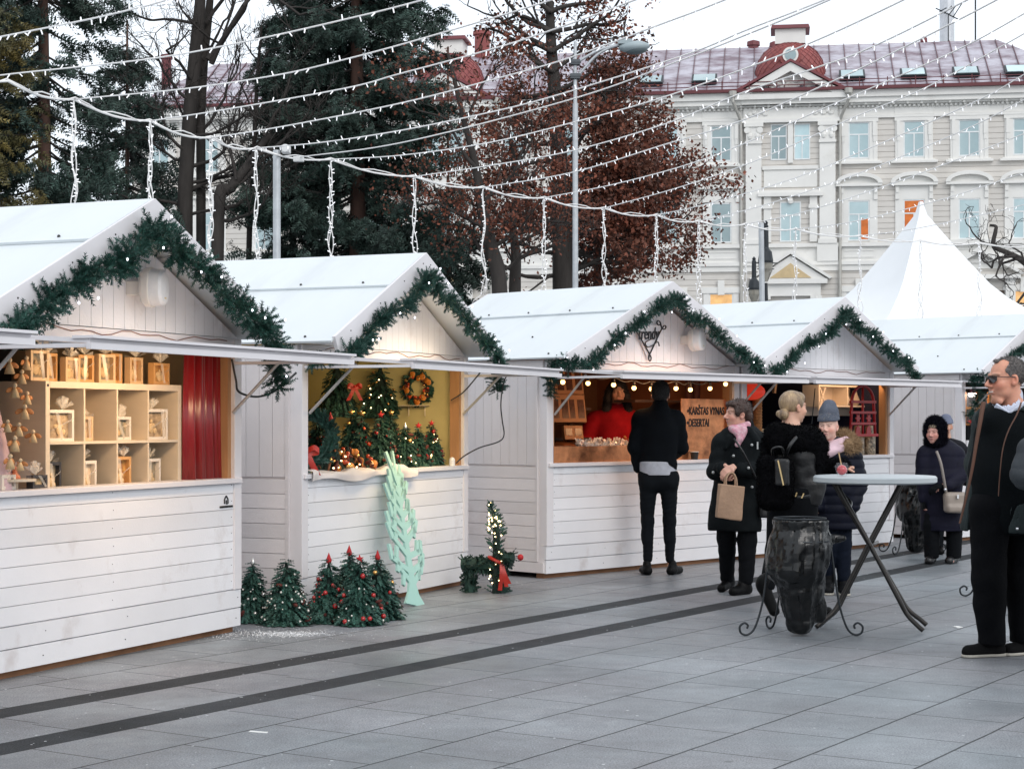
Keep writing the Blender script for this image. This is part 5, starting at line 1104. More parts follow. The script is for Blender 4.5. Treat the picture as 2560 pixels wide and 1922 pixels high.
q = MB()
for y in (-.03, .03): q.tube(spline(np.array([(-.02, y, .27), (-.018, y * .8, .33), (.01, y * .5, .375), (.045, y * .5, .375), (.066, y * .8, .33), (.07, y, .27)]), 5), .007, 6)
q.build('handles', kraft, o2, smooth=True)
o2 = thing('handbag', 'small black shoulder bag at the hip of the woman with paper bag', 'handbag', tuple(np.array(WB.location) + [.215, -.13, .64]), .3)
S = SDF((-.15, -.1, -.03), (.15, .1, .2), .007); S.box((0, 0, .065), (.085, .035, .065), rd=.025); S.cap((.05, -.01, .04), (.085, -.01, .02), .03, .022, .03); S.noise(.005, 25, 3); mk(S, 'pouch', lea, o2)
q = MB(); q.tube(spline(np.array([(-.05, -.02, .12), (-.11, -.06, .28), (-.26, -.10, .53), (-.33, -.05, .66)]), 6), .0085, 6); q.build('strap', lea, o2, smooth=True)
q = MB(); [q.tube(spline(np.array(p), 4), .006, 6) for p in (((-.05, -.045, .12), (-.03, -.05, .09), (-.01, -.05, .1)), ((-.07, -.05, .19), (-.06, -.055, .155)))]; q.build('buckles', mat('gold_metal', (.75, .55, .28), .3, metal=.9), o2)

# --- blonde woman in a black fur jacket, leaning on the table
o = person('person with blond bun in black fur trimmed leather jacket, back to the viewer', 1985, 13.15)
H = Head((.0, .03, 1.545), 2.05, -.05, s=.98); SH = [(-.15, -.02, 1.30), (.15, .04, 1.28)]; HP = [(-.10, 0, .84), (.08, 0, .84)]; KN = [(-.14, .03, .48), (.10, .02, .48)]; AN = [(-.215, -.13, .22), (.14, -.02, .09)]
S = SDF(*BX_, .007); H.face(S); core(S, SH, HP, KN, AN, [(-.17, -.17, .05), (.22, -.03, .04)], [(.0, .12, 1.08), (.26, .04, 1.08)], [(.1, .2, 1.1), (.34, -.12, 1.10)]); hand(S, (.34, -.12, 1.10), (1, -.2, 0), (0, 0, -1)); skinbuild(o, S, H, base=(.60, .35, .25))
S = SDF((-.16, -.14, 1.38), (.14, .2, 1.7), .006); H.ell(S, (0, -.02, .034), (.083, .103, .094)); H.ell(S, (0, .03, .075), (.066, .06, .045)); H.ell(S, (0, .095, -.04), (.12, .06, .10), .008, 'sub')
for s in (-1, 1): H.ell(S, (s * .09, .0, -.02), (.02, .022, .034), .006, 'sub')
H.ell(S, (.02, -.105, -.06), (.05, .036, .042), .008); H.ell(S, (-.02, -.11, -.055), (.03, .03, .028), .004); S.noise(.0015, 150, 5); mk(S, 'hair', mat('blond_hair', (.36, .25, .14), .38, var=.35, vs=26., col2=(.17, .11, .07), stretch=(1, 1, .22), bump=.35, bs=120.), o)
q = MB(); q.ball(H.p(-.084, -.005, -.048), .009, 8); q.build('earring', mat('silver', (.7, .7, .72), .25, metal=1), o)
fl = (2.6, .66); S = SDF((-.32, -.3, .82), (.45, .32, 1.42), .008); S.cap((.04, .02, .90), (.0, .02, 1.22), .165, .185, .04, flat=fl); S.cap((.06, .0, .88), (.09, .0, .95), .15, .15, .03, flat=fl); S.noise(.007, 24, 7); mk(S, 'leather_jacket', lea, o)
S = SDF((-.36, -.32, .95), (.48, .32, 1.55), .009); S.cap((-.14, -.04, 1.35), (.12, .0, 1.33), .085, .085, .05); S.cap((-.12, -.06, 1.28), (-.02, -.10, 1.30), .085, .09, .05); S.cap((.09, -.04, 1.28), (.15, .02, 1.26), .095, .10, .05)
limb(S, (.14, .0, 1.26), (.20, .02, 1.10), (.34, -.12, 1.10), (.09, .078, .06)); S.cap((.13, -.03, 1.22), (.17, -.03, 1.04), .07, .07, .04); S.cap((-.16, .04, 1.28), (-.17, .1, 1.08), .08, .065); S.noise(.008, 30, 9); mk(S, 'fur_sleeves', fur_b, o, (9000, .022, .007))
S = SDF((-.34, -.3, .2), (.34, .3, .95), .01); S.cap((.0, .01, .90), (.0, .0, .62), .165, .17, .04, flat=(2.6, .8)); limb(S, HP[0], KN[0], AN[0], (.1, .07, .05)); limb(S, HP[1], KN[1], AN[1], (.1, .07, .05)); S.noise(.006, 14, 4); S.cut(2, .08, '>'); mk(S, 'skirt', blk, o)
shoe(o, (-.255, -.12, .20), (-.175, -.185, .02), top=(-.185, -.07, .30), w_=.045); shoe(o, (.09, -.03, 0), (.235, -.09, 0), top=(.10, .0, .2))
q = MB(); q.box((-.29, -.15, .19), (-.235, -.09, .27)); q.build('boot_heel', shoe_b, o, bevel=.01)
WB = o
o2 = thing('backpack', 'black fur backpack with a gold zip worn by the blond woman', 'backpack', tuple(np.array(WB.location) + [-.165, -.235, .80]), -.35)
S = SDF((-.2, -.18, -.05), (.2, .18, .45), .008); S.box((0, .0, .19), (.12, .085, .19), rd=.07); S.cap((-.07, -.04, .33), (-.06, -.04, .08), .06, .075, .05); S.noise(.007, 26, 3); mk(S, 'fur_body', fur_b, o2, (6000, .018, .007))
S = SDF((-.2, -.2, .1), (.2, .1, .42), .008); S.box((.055, -.075, .27), (.055, .03, .10), rd=.02); mk(S, 'pocket', lea, o2)
q = MB(); q.bar((.035, -.115, .36), (.075, -.115, .18), .010, .012, up=(0, 1, 0)); q.build('zip', mat('gold_metal', (.75, .55, .28), .3, metal=.9), o2)
q = MB(); q.tube(spline(np.array([(.05, .05, .37), (.10, -.02, .46), (.13, .06, .52), (.1, .12, .5)]), 6), .014, 6); q.tube(spline(np.array([(-.03, .02, .38), (-.02, -.03, .44), (.04, -.02, .45), (.06, .03, .38)]), 6), .010, 6); q.tube(spline(np.array([(.11, 0, .1), (.18, -.02, .09), (.24, .03, .1)]), 4), .012, 6); q.build('straps', lea, o2, smooth=True)
q = MB(); [q.bar(a, b, .012, .008) for a, b in (((.155, -.035, .125), (.145, -.04, .095)), ((.205, -.03, .12), (.19, -.035, .085)))]; q.build('buckles', mat('gold_metal', (.75, .55, .28), .3, metal=.9), o2)

# --- girl in a grey beanie
o = person('person in studded grey beanie and navy padded coat behind the standing table', 2078, 14.75)
H = Head((-.03, -.03, 1.395), -.45, -.02, s=.93); SH = [(-.16, .02, 1.16), (.17, -.01, 1.16)]; HP = [(-.05, 0, .72), (.09, 0, .72)]; KN = [(-.02, -.03, .42), (.10, -.02, .42)]; AN = [(-.02, .06, .09), (.10, -.02, .09)]
S = SDF(*BX_, .0055); H.face(S, .010, .85, 1.15); core(S, SH, HP, KN, AN, [(-.04, -.1, .04), (.09, -.14, .04)], [(-.19, -.05, .93), (.20, -.06, .93)], [(-.15, -.1, .78), (.16, -.12, .78)]); hand(S, (-.14, -.09, .77), (.5, .1, -.8), (0, 1, 0), 1, .5, .85); hand(S, (.15, -.10, .77), (-.5, .1, -.8), (0, 1, 0), -1, .5, .85); skinbuild(o, S, H, base=(.66, .42, .34), blush=.75, lip=(.45, .14, .15))
S = SDF((-.18, -.18, 1.36), (.15, .16, 1.64), .006); H.ell(S, (0, -.008, .058), (.098, .110, .085)); H.ell(S, (0, -.02, .12), (.090, .096, .10)); H.ell(S, (.0, -.03, .185), (.062, .07, .06)); S.cutplane(H.p(0, .10, .046), H.R @ np.array([0, -.12, -1])); S.noise(.003, 40, 2); mk(S, 'beanie', cloth('grey_knit', (.16, .18, .23), .9, bump=.4, bs=90.), o)
q = MB(); r = np.random.default_rng(5)
for i in range(60):
    a = r.uniform(-1.5, 1.5); z = r.uniform(.05, .12); p = H.p(.094 * math.sin(a) * (1.02 - .9 * max(0, z - .08)), -.01 + .106 * math.cos(a) * (1.03 - 1.1 * max(0, z - .08)), z); q.ball(p, .0026, 4)
q.build('beanie_studs', mat('silver', (.7, .7, .72), .25, metal=1), o)
fl = (-.3, .7); S = SDF((-.42, -.38, .5), (.42, .34, 1.32), .008); S.cap((.02, 0, .60), (.0, 0, .95), .20, .21, .04, flat=fl); S.cap((.0, 0, .95), (.01, 0, 1.12), .21, .19, .04, flat=fl); S.cap((-.14, .0, 1.145), (.15, .0, 1.145), .08, .08, .05)
limb(S, (-.18, 0, 1.11), (-.20, -.05, .93), (-.14, -.12, .75), (.09, .078, .062)); limb(S, (.17, -.01, 1.11), (.215, -.06, .93), (.15, -.13, .75), (.092, .08, .064)); S.rib(.006, .075); S.noise(.006, 16, 5); S.cut(2, .545, '>'); mk(S, 'padded_coat', navy, o)
S = SDF((-.32, -.26, 1.0), (.34, .24, 1.5), .008); [S.cap((.01 + .155 * math.sin(a), .03 - .15 * math.cos(a), 1.20 + .055 * (1 - math.cos(a))), (.01 + .155 * math.sin(a + .3), .03 - .15 * math.cos(a + .3), 1.20 + .055 * (1 - math.cos(a + .3))), .058, .058, .03) for a in np.arange(.75, 5.4, .3)]; S.noise(.01, 34, 4); mk(S, 'fur_hood_trim', cloth('tan_fur', (.36, .22, .12), .9, col2=(.42, .30, .18), vs=16.), o, (9000, .055, .006))
S = SDF((-.2, -.24, 1.0), (.2, .16, 1.36), .007); S.cap((-.09, -.03, 1.235), (.09, -.02, 1.25), .05, .05, .03); S.cap((-.07, -.10, 1.20), (.11, -.05, 1.27), .042, .045, .02); S.cap((-.05, -.13, 1.18), (.07, -.10, 1.22), .045, .04, .02); S.noise(.006, 40, 6); mk(S, 'scarf', cloth('pale_pink_scarf', (1.05, .76, .84), .9), o)
S = SDF((-.2, -.2, .08), (.25, .2, .75), .008)
for i in (0, 1): limb(S, HP[i], KN[i], np.array(AN[i]) + [0, 0, .05], (.09, .066, .052), .03, (.0012, 5, i))
S.noise(.004, 26, 2); mk(S, 'jeans', jean_b, o)
for i, (a, b) in enumerate((((-.01, .09, 0), (-.04, -.09, 0)), ((.11, .03, 0), (.085, -.15, 0)))): shoe(o, a, b, cloth('charcoal_boot', (.014, .015, .018), .6), .11, sole_w, .048, top=(a[0], a[1] - .03, .19))

# --- woman in a fur hood crossing behind the table
o = person('person in dark fur hood and long navy coat walking behind the standing table', 2350, 17.9)
H = Head((-.07, -.06, 1.325), -.62, -.05, s=.95); SH = [(-.16, .02, 1.12), (.17, -.01, 1.12)]; HP = [(-.09, 0, .72), (.12, 0, .72)]; KN = [(-.09, -.02, .40), (.14, -.02, .40)]; AN = [(-.085, .0, .09), (.14, .0, .09)]
S = SDF(*BX_, .008); H.face(S, .002, 1.1); core(S, SH, HP, KN, AN, [(-.12, -.1, .04), (.10, -.1, .04)], [(-.18, -.02, .86), (.19, -.05, .90)], [(-.18, -.03, .64), (-.01, -.22, .80)]); hand(S, (-.18, -.04, .66), (0, -.05, -1), (1, 0, 0), 1, .5, .9); hand(S, (.01, -.21, .80), (-1, -.25, -.15), (0, .2, -1), 1, .8, .9); skinbuild(o, S, H, base=(.56, .30, .25), blush=.6)
S = SDF((-.25, -.25, 1.1), (.2, .2, 1.55), .009); H.ell(S, (0, -.02, .02), (.115, .12, .155)); H.ell(S, (0, -.04, -.09), (.12, .12, .09)); H.ell(S, (0, .10, -.005), (.068, .10, .098), .015, 'sub'); S.noise(.007, 28, 3); mk(S, 'fur_hood', cloth('dark_navy_fur', (.010, .010, .022), .9), o, (9000, .035, .007))
S = SDF((-.25, -.25, 1.2), (.15, .15, 1.5), .007); H.ell(S, (0, .055, .072), (.06, .035, .028)); S.noise(.004, 60, 3); mk(S, 'hair', mat('grey_blond_hair', (.30, .24, .17), .6, var=.4, vs=40.), o)
fl = (-.3, .72); S = SDF((-.4, -.36, .3), (.42, .32, 1.26), .009); S.cap((.02, 0, .40), (.0, 0, .85), .215, .215, .04, flat=fl); S.cap((.0, 0, .85), (.01, 0, 1.08), .215, .19, .04, flat=fl); S.cap((-.14, .0, 1.11), (.15, .0, 1.11), .085, .085, .05)
limb(S, (-.16, 0, 1.07), (-.18, -.03, .86), (-.18, -.04, .66), (.085, .072, .058)); limb(S, (.165, -.01, 1.07), (.20, -.06, .90), (.03, -.21, .80), (.09, .078, .06)); S.rib(.003, .12); S.noise(.006, 16, 8); S.cut(2, .335, '>'); mk(S, 'coat', navy2, o)
S = SDF((-.3, -.34, .55), (.1, .05, .9), .007); hand(S, (.01, -.21, .80), (-1, -.25, -.15), (0, .2, -1), 1, .8, 1.25); hand(S, (-.18, -.04, .66), (0, -.05, -1), (1, 0, 0), 1, .5, 1.25); S.cap((-.18, -.04, .70), (-.18, -.04, .64), .035, .03, .01); S.cap((.05, -.2, .8), (0, -.215, .80), .035, .03, .01); mk(S, 'gloves', blk, o)
S = SDF((-.25, -.2, .05), (.3, .2, .6), .009)
for i in (0, 1): limb(S, HP[i], KN[i], np.array(AN[i]) + [0, 0, .0], (.09, .085, .075), .03, (.001, 4, i))
mk(S, 'trousers', blk, o); shoe(o, (-.07, .07, 0), (-.14, -.11, 0), lea, .1, w_=.048); shoe(o, (.16, .07, 0), (.07, -.09, 0), lea, .1, w_=.048)
WB = o
o2 = thing('shoulder_bag', 'taupe leather shoulder bag worn across the navy coat', 'handbag', tuple(np.array(WB.location) + [.095, -.24, .52]), .25)
S = SDF((-.2, -.1, -.03), (.2, .1, .28), .008); S.box((0, 0, .11), (.125, .05, .105), rd=.04); S.box((0, -.02, .05), (.12, .05, .045), rd=.035); S.noise(.005, 20, 3); mk(S, 'bag', mat('taupe_leather', (.26, .215, .18), .4, var=.12), o2)
q = MB(); q.tube(spline(np.array([(-.10, .0, .2), (-.135, -.02, .33), (-.165, -.01, .50), (-.185, .04, .62)]), 6), .014, 6); q.build('strap', mat('taupe_strap', (.22, .19, .17), .5), o2, smooth=True); q = MB(); q.ball((-.12, -.015, .24), .016, 8); q.box((-.02, -.075, .15), (.0, -.065, .19)); q.build('buckle', mat('silver', (.7, .7, .72), .25, metal=1), o2)

# --- man with sunglasses at the right edge
o = person('person with greying hair and sunglasses in open dark green jacket, smiling to the left', 2510, 10.88)
H = Head((.005, -.02, 1.70), -1.30, -.05, s=1.11); SH = [(-.09, -.04, 1.40), (.20, .08, 1.42)]; HP = [(-.10, -.05, .90), (.12, .05, .90)]; KN = [(-.11, -.06, .48), (.12, .06, .48)]; AN = [(-.08, -.02, .09), (.14, .09, .09)]
S = SDF(*BX_, .0055); H.face(S, .007, 1.15, 1.25); H.cap(S, (-.03, .060, -.118), (.03, .060, -.118), .018, .018, .02); core(S, SH, HP, KN, AN, [(-.2, -.08, .04), (.03, .02, .04)], [(-.12, .16, 1.18), (.38, .08, 1.18)], [(-.13, .13, .94), (.32, -.12, .95)]); hand(S, (-.13, .13, .92), (0, 0, -1), (1, 0, 0)); hand(S, (.32, -.12, .95), (-.7, -.3, -.6), (0, 0, -1)); skinbuild(o, S, H, base=(.60, .285, .19), blush=.55, brow=(.2, .14, .1), lip=(.5, .2, .17))
S = SDF((-.16, -.18, 1.56), (.2, .16, 1.88), .0055); H.ell(S, (0, -.022, .038), (.083, .103, .088)); H.ell(S, (0, .03, .092), (.055, .055, .022)); H.ell(S, (0, .092, .03), (.115, .062, .075), .012, 'sub'); H.ell(S, (0, .04, -.06), (.12, .075, .072), .012, 'sub'); H.cap(S, (.045, .04, .10), (.05, .09, .07), .03, .03, .02, 'sub'); H.cap(S, (-.045, .04, .10), (-.05, .09, .07), .03, .03, .02, 'sub')
for s in (-1, 1): H.ell(S, (s * .09, -.0, -.02), (.022, .028, .036), .006, 'sub')
S.cutplane(H.p(0, -.09, -.065), H.R @ np.array([0, 0, -1])); S.noise(.0025, 110, 5); mk(S, 'hair', mat('greying_hair', (.055, .05, .05), .55, var=.5, vs=40., col2=(.16, .14, .13), bump=.4, bs=200.), o, (5000, .012, .0035))
q = MB()
for s in (-1, 1):
    a = [H.p(s * x, y, z) for x, y, z in ((.006, .111, .019), (.034, .106, .021), (.060, .088, .016), (.058, .09, -.004), (.044, .1, -.018), (.018, .108, -.016))]; c = np.mean(a, 0); f = H.R @ np.array([0, .005, 0])
    V = np.array(a + [p + f for p in a]); n = 6; q.add(V, [[0, 1, 2, 3], [0, 3, 4, 5], [6, 9, 8, 7], [6, 11, 10, 9]]); q.add(V, [[i, (i + 1) % 6, 6 + (i + 1) % 6, 6 + i] for i in range(6)])
gls = q.build('sunglasses', mat('dark_lens', (.006, .007, .012), .12, spec=.8), o)
q = MB()
for s in (-1, 1): q.tube(spline(np.array([H.p(s * .004, .113, .015), H.p(s * .035, .110, .024), H.p(s * .064, .088, .018), H.p(s * .080, .04, .014), H.p(s * .086, -.01, .010), H.p(s * .084, -.035, -.004)]), 4), .0028, 6)
q.build('frame', mat('frame_black', (.01, .01, .012), .3), gls, smooth=True)
q = MB(); q.tube([H.p(-.020, .094, -.0645), H.p(.0, .0975, -.066), H.p(.020, .094, -.0645)], .0042, 6); q.build('teeth', mat('teeth', (.68, .62, .54), .4), o, smooth=True)
fl = (-.75, .74); S = SDF((-.36, -.36, .75), (.42, .36, 1.6), .008); S.cap((-.03, -.03, .88), (-.02, -.035, 1.12), .19, .205, .04, flat=fl); S.cap((-.02, -.035, 1.12), (.0, -.01, 1.38), .205, .19, .04, flat=fl); S.cap((-.08, -.05, 1.44), (.16, .05, 1.44), .075, .075, .05); S.cap((.02, -.03, 1.475), (.02, -.06, 1.75), .085, .14, .01, 'sub'); S.noise(.004, 18, 3); mk(S, 'sweater', cloth('black_sweater', (.006, .010, .013)), o)
S = SDF((-.2, -.24, 1.36), (.28, .2, 1.7), .005); S.cap((.02, .0, 1.49), (.03, .01, 1.595), .098, .088, .02); S.cap((.02, .0, 1.5), (.01, -.01, 1.70), .083, .083, .004, 'sub'); S.cutplane((.02, 0, 1.595), (-.55, -.35, 1)); S.box((-.045, -.095, 1.50), (.05, .008, .034), euler(.45, .6, -.45), rd=.004, k=.004); S.box((.065, -.10, 1.505), (.068, .008, .042), euler(.4, -.55, .3), rd=.004, k=.004); S.box((.0, -.112, 1.45), (.018, .012, .03), euler(.3, 0, -.2), rd=.008); mk(S, 'shirt_collar', cloth('pale_blue_shirt', (.92, .98, 1.15), .7), o)
LP = lambda px, py, dy: at(px, py, 10.88 + dy) - np.array([(2510 - CX) / F * 10.88, 10.88, 0])
jk = mat('dark_green_jacket', (.018, .027, .028), .7, var=.3, vs=7., bump=.3, bs=120., spec=.25)
S = SDF((-.42, -.4, .74), (.46, .38, 1.64), .008); S.cap((-.015, .0, .80), (.025, .0, 1.38), .262, .212, .04, flat=fl); S.cap((-.10, -.05, 1.46), (.22, .07, 1.46), .088, .088, .05); S.cap((.03, .07, 1.48), (.08, .10, 1.54), .09, .065, .04)
S.cap((-.02, -.03, .70), (.01, -.03, 1.36), .228, .188, .005, 'sub', flat=fl); u_ = yawv(-.62); x_ = np.array([u_[1], -u_[0], 0])
S.cap(np.array((-.07, -.0, .70)) + u_ * .22, np.array((-.05, -.0, 1.2)) + u_ * .20, .175, .145, .008, 'sub'); S.cap(np.array((-.05, .0, 1.2)) + u_ * .20, np.array((-.02, -.02, 1.62)) + u_ * .12, .145, .105, .01, 'sub'); S.cap((.01, -.03, 1.49), (0, -.04, 1.8), .10, .16, .008, 'sub')
[S.cap(LP(px, py, -.17) + [.085, .03, 0], LP(p2, q2, -.17) + [.085, .03, 0], .078, .078, .006, 'sub') for (px, py), (p2, q2) in zip(((2452, 1010), (2437, 1110), (2428, 1170), (2414, 1240)), ((2437, 1110), (2428, 1170), (2414, 1240), (2396, 1325)))]; limb(S, (-.09, .07, 1.43), (-.12, .16, 1.18), (-.13, .13, .95), (.085, .072, .056), fold=(.003, 2, 0)); limb(S, (.26, .07, 1.43), (.385, .08, 1.18), (.30, -.13, .97), (.105, .085, .065), fold=(.004, 2, 1)); S.noise(.006, 14, 6); S.cut(2, .765, '>'); mk(S, 'jacket', jk, o)
q = MB(); lin = mat('brown_lining', (.10, .042, .024), .7, var=.2, vs=6.)
for P_, w0, sx in (([LP(*v) for v in ((2454, 1004, -.17), (2446, 1055, -.20), (2437, 1110, -.215), (2428, 1170, -.225), (2414, 1240, -.23), (2398, 1308, -.22))], .026, 1), ([LP(*v) for v in ((2552, 1006, -.17), (2541, 1036, -.21), (2521, 1075, -.262), (2507, 1120, -.29), (2500, 1180, -.30), (2496, 1240, -.30))], .008, 1)):
    C = spline(np.array(P_), 6); wv = w0 * (1 - .65 * np.linspace(0, 1, 31))[:, None] * np.array([[1., -.15, 0]]); th = np.array([0, .012, 0]); R_ = [C, C + wv, C + wv + th, C + th]
    q.add(np.stack(R_, 1).reshape(-1, 3), np.array([[4 * i + a, 4 * i + (a + 1) % 4, 4 * i + 4 + (a + 1) % 4, 4 * i + 4 + a] for i in range(30) for a in range(4)]))
q.build('lining_edge', lin, o, smooth=True)
S = SDF((-.32, -.26, .05), (.36, .3, 1.0), .008); S.cap((-.08, -.04, .92), (.11, .04, .92), .135, .135, .04, flat=(-.75, .85))
limb(S, HP[0], KN[0], (-.085, -.03, .10), (.125, .102, .086), .03, (.0015, 3, 0)); limb(S, HP[1], KN[1], (.145, .08, .10), (.125, .102, .086), .03, (.0015, 3, 1)); S.noise(.006, 16, 9); S.cut(2, .075, '>'); mk(S, 'trousers', cloth('black_trousers', (.005, .006, .009)), o)
shoe(o, (-.035, .0, 0), (-.235, -.07, 0), cloth('black_suede', (.012, .012, .013), .8), .10, sole_w, .047); shoe(o, (.20, .10, 0), (.04, .02, 0), cloth('black_suede', (.012, .012, .013), .8), .10, sole_w, .047)
q = MB(); [q.ball(p, .009, 8) for p in ((.058, -.295, 1.19), (.0, -.285, .80))]; q.build('press_studs', mat('silver', (.7, .7, .72), .25, metal=1), o)

# --- vendor in the wine stall
o = person('person with long dark hair in a red sweater serving inside the wine stall', 1532, 18.1); o.location.z = .13
H = Head((.045, -.02, 1.60), .12, .0); S = SDF(*BX_, .008); H.face(S); SH = [(-.17, 0, 1.36), (.2, 0, 1.36)]
core(S, SH, [(-.09, 0, .85), (.1, 0, .85)], [(-.09, 0, .47), (.1, 0, .47)], [(-.09, 0, .08), (.1, 0, .08)], [(-.1, -.12, .04), (.11, -.12, .04)], [(-.27, -.03, 1.12), (.28, -.04, 1.12)], [(-.25, -.22, 1.0), (.12, -.25, 1.0)]); hand(S, (-.25, -.22, 1.0), (.2, -1, -.2), (0, 0, -1)); hand(S, (.12, -.25, 1.0), (-.8, -.6, 0), (0, 0, -1)); skinbuild(o, S, H)
S = SDF((-.2, -.2, 1.3), (.25, .2, 1.76), .008); H.ell(S, (0, -.02, .04), (.095, .11, .095)); H.cap(S, (-.085, -.02, .0), (-.11, .02, -.17), .04, .045, .03); H.cap(S, (.085, -.02, .0), (.115, .02, -.17), .042, .048, .03); H.ell(S, (0, -.07, -.08), (.10, .06, .13), .03); H.ell(S, (0, .11, -.02), (.062, .09, .085), .012, 'sub'); S.noise(.006, 40, 3); mk(S, 'hair', mat('dark_hair', (.010, .009, .009), .55, bump=.4, bs=220.), o, (3000, .03, .006))
redw = cloth('red_sweater', (.52, .012, .02), .85); S = SDF((-.42, -.36, .75), (.42, .3, 1.5), .01); S.cap((0, 0, .85), (.01, 0, 1.27), .19, .205, .04, flat=(.1, .66)); S.cap((-.16, 0, 1.34), (.19, 0, 1.34), .08, .08, .05); S.cap((.03, 0, 1.38), (.04, 0, 1.46), .09, .075, .03); limb(S, (-.19, 0, 1.31), (-.29, -.03, 1.10), (-.25, -.20, 1.0), (.095, .082, .062)); limb(S, (.22, 0, 1.31), (.295, -.04, 1.10), (.13, -.24, 1.0), (.095, .082, .062)); S.noise(.007, 15, 4); mk(S, 'sweater', redw, o)
S = SDF((-.3, -.2, .05), (.3, .2, 1.0), .012); [limb(S, (s * .09, 0, .88), (s * .095, 0, .47), (s * .095, 0, .08), (.1, .07, .05)) for s in (-1, 1)]; mk(S, 'trousers', jean, o); shoe(o, (-.09, .05, 0), (-.1, -.14, 0)); shoe(o, (.1, .05, 0), (.11, -.14, 0))
q = MB(); r = np.random.default_rng(3)
for i in range(16): q.ball((.115 + .05 * (i % 3) + r.uniform(-.01, .01), -.150, 1.05 + .022 * (i // 3) + r.uniform(-.01, .01)), (.012, .004, .012), 6)
q.build('embroidery', mat('gold_print', (.55, .22, .06), .6), o)

# --- passer-by of whom only a grey sleeve enters at the right edge, and a child behind the fur hood
def simple_person(label, px, D, h, coat, trous, hatm, yaw, elbow):
    o = person(label, px, D); k = h / 1.7; H = Head((0, 0, 1.58 * k), yaw, s=.97 * k); S = SDF((-.45, -.38, -.01), (.45, .38, 1.9), .01); H.face(S); P = lambda *v: np.array(v) * k
    core(S, [P(-.17, 0, 1.33), P(.17, 0, 1.33)], [P(-.09, 0, .85), P(.09, 0, .85)], [P(-.09, 0, .47), P(.09, 0, .47)], [P(-.09, 0, .08), P(.09, 0, .08)], [P(-.1, -.12, .04), P(.1, -.12, .04)], [P(*elbow), P(.27, 0, 1.1)], [P(-.13, -.2, 1.12), P(.25, -.1, .9)]); hand(S, P(-.13, -.2, 1.12), (1, -.3, 0), (0, 0, -1)); hand(S, P(.25, -.1, .9), (0, -.2, -1), (-1, 0, 0)); skinbuild(o, S, H)
    S = SDF((-.2, -.2, 1.4 * k), (.2, .2, 1.8 * k), .008); H.ell(S, (0, -.01, .05), (.098, .11, .09)); H.ell(S, (0, -.02, .11), (.07, .08, .06)); S.cutplane(H.p(0, .1, .03), H.R @ np.array([0, -.15, -1])); mk(S, 'hat', hatm, o)
    S = SDF((-.45, -.36, .5), (.45, .3, 1.5), .01); S.cap(P(0, 0, .72), P(0, 0, 1.25), .2 * k, .2 * k, .04, flat=(yaw, .7)); S.cap(P(-.15, 0, 1.32), P(.15, 0, 1.32), .085 * k, .085 * k, .05); limb(S, P(-.19, 0, 1.28), P(*elbow), P(-.13, -.2, 1.12), (.1 * k, .088 * k, .066 * k)); limb(S, P(.19, 0, 1.28), P(.28, 0, 1.08), P(.25, -.1, .9), (.1 * k, .085 * k, .06 * k)); S.rib(.003, .09); S.noise(.006, 15, 4); mk(S, 'coat', coat, o)
    S = SDF((-.3, -.2, .05), (.3, .2, 1.0), .012); [limb(S, P(s * .09, 0, .86), P(s * .095, 0, .47), P(s * .095, 0, .08), (.1, .075, .055)) for s in (-1, 1)]; mk(S, 'trousers', trous, o); shoe(o, (-.09 * k, .05, 0), (-.1 * k, -.14, 0)); shoe(o, (.1 * k, .05, 0), (.11 * k, -.14, 0)); return o
simple_person('person of whom only a grey padded elbow enters at the right edge', 2668, 10.25, 1.68, cloth('grey_padded', (.075, .085, .095), .7), jean, cloth('grey_knit', (.16, .18, .23), .9), -.3, (-.245, -.02, 1.155))
simple_person('small person in pale blue hat hidden behind the fur hood', 2364, 19.2, 1.48, cloth('dark_grey_coat', (.03, .03, .04)), jean, cloth('pale_blue_knit', (.26, .29, .40), .9), -.5, (-.24, .0, 1.1))
# ------------------------------------------------------------------ standing table, waste bag stands, small things on the square
steel_d = mat('dark_steel_tube', (.035, .032, .03), .3, metal=.7, var=.1)
o = thing('standing_table', 'round grey standing table on crossed dark steel legs', 'table', (2.534, 12.35, 0))
q = MB(); q.lathe([(0.001, 1.062), (.415, 1.062), (.425, 1.052), (.425, 1.022), (.41, 1.012), (.001, 1.012)][::-1], 56); q.build('table_top', mat('grey_laminate', (.42, .46, .48), .35, var=.03), o, smooth=True, auto=.6)
for dx, dy in ((0, 0), (.10, .33)):
    q = MB(); q.tube(spline(np.array([(.262 + dx, -.33 + dy, .02), (.225 + dx, -.31 + dy, .055), (.165 + dx * .8, -.27 + dy, .125), (.10 + dx * .7, -.25 + dy, .25), (-.06 + dx * .5, -.16 + dy, .58), (-.24 + dx * .4, -.07 + dy, .93), (-.27 + dx * .3, -.05 + dy, 1.01)]), 5), .0165, 10); q.build('leg', steel_d, o, smooth=True)
for dx, dy in ((0, 0), (.03, .07)):
    q = MB(); q.tube(spline(np.array([(-.43 + dx, -.12 + dy, .02), (-.385 + dx, -.1 + dy, .055), (-.29 + dx, -.06 + dy, .13), (-.22 + dx, -.03 + dy, .25), (-.04 + dx, .0 + dy, .59), (.17 + dx, .04 + dy, .97), (.19 + dx, .05 + dy, 1.01)]), 5), .0165, 10); q.build('leg', steel_d, o, smooth=True)
q = MB(); q.tube([(-.07, -.18, .585), (.06, .2, .585)], .012, 8); q.tube(spline(np.array([(-.28, -.05, 1.0), (-.235, -.06, .90), (-.19, -.02, .84), (-.15, .1, .87), (-.19, .2, .93)]), 5), .013, 8); q.build('hinge_bar', steel_d, o, smooth=True)
o = thing('candy_apple_cup', 'red candy apple on a stick in a clear domed cup on the table', 'candy apple', (2.534 - .245, 12.35 - .08, 1.062))
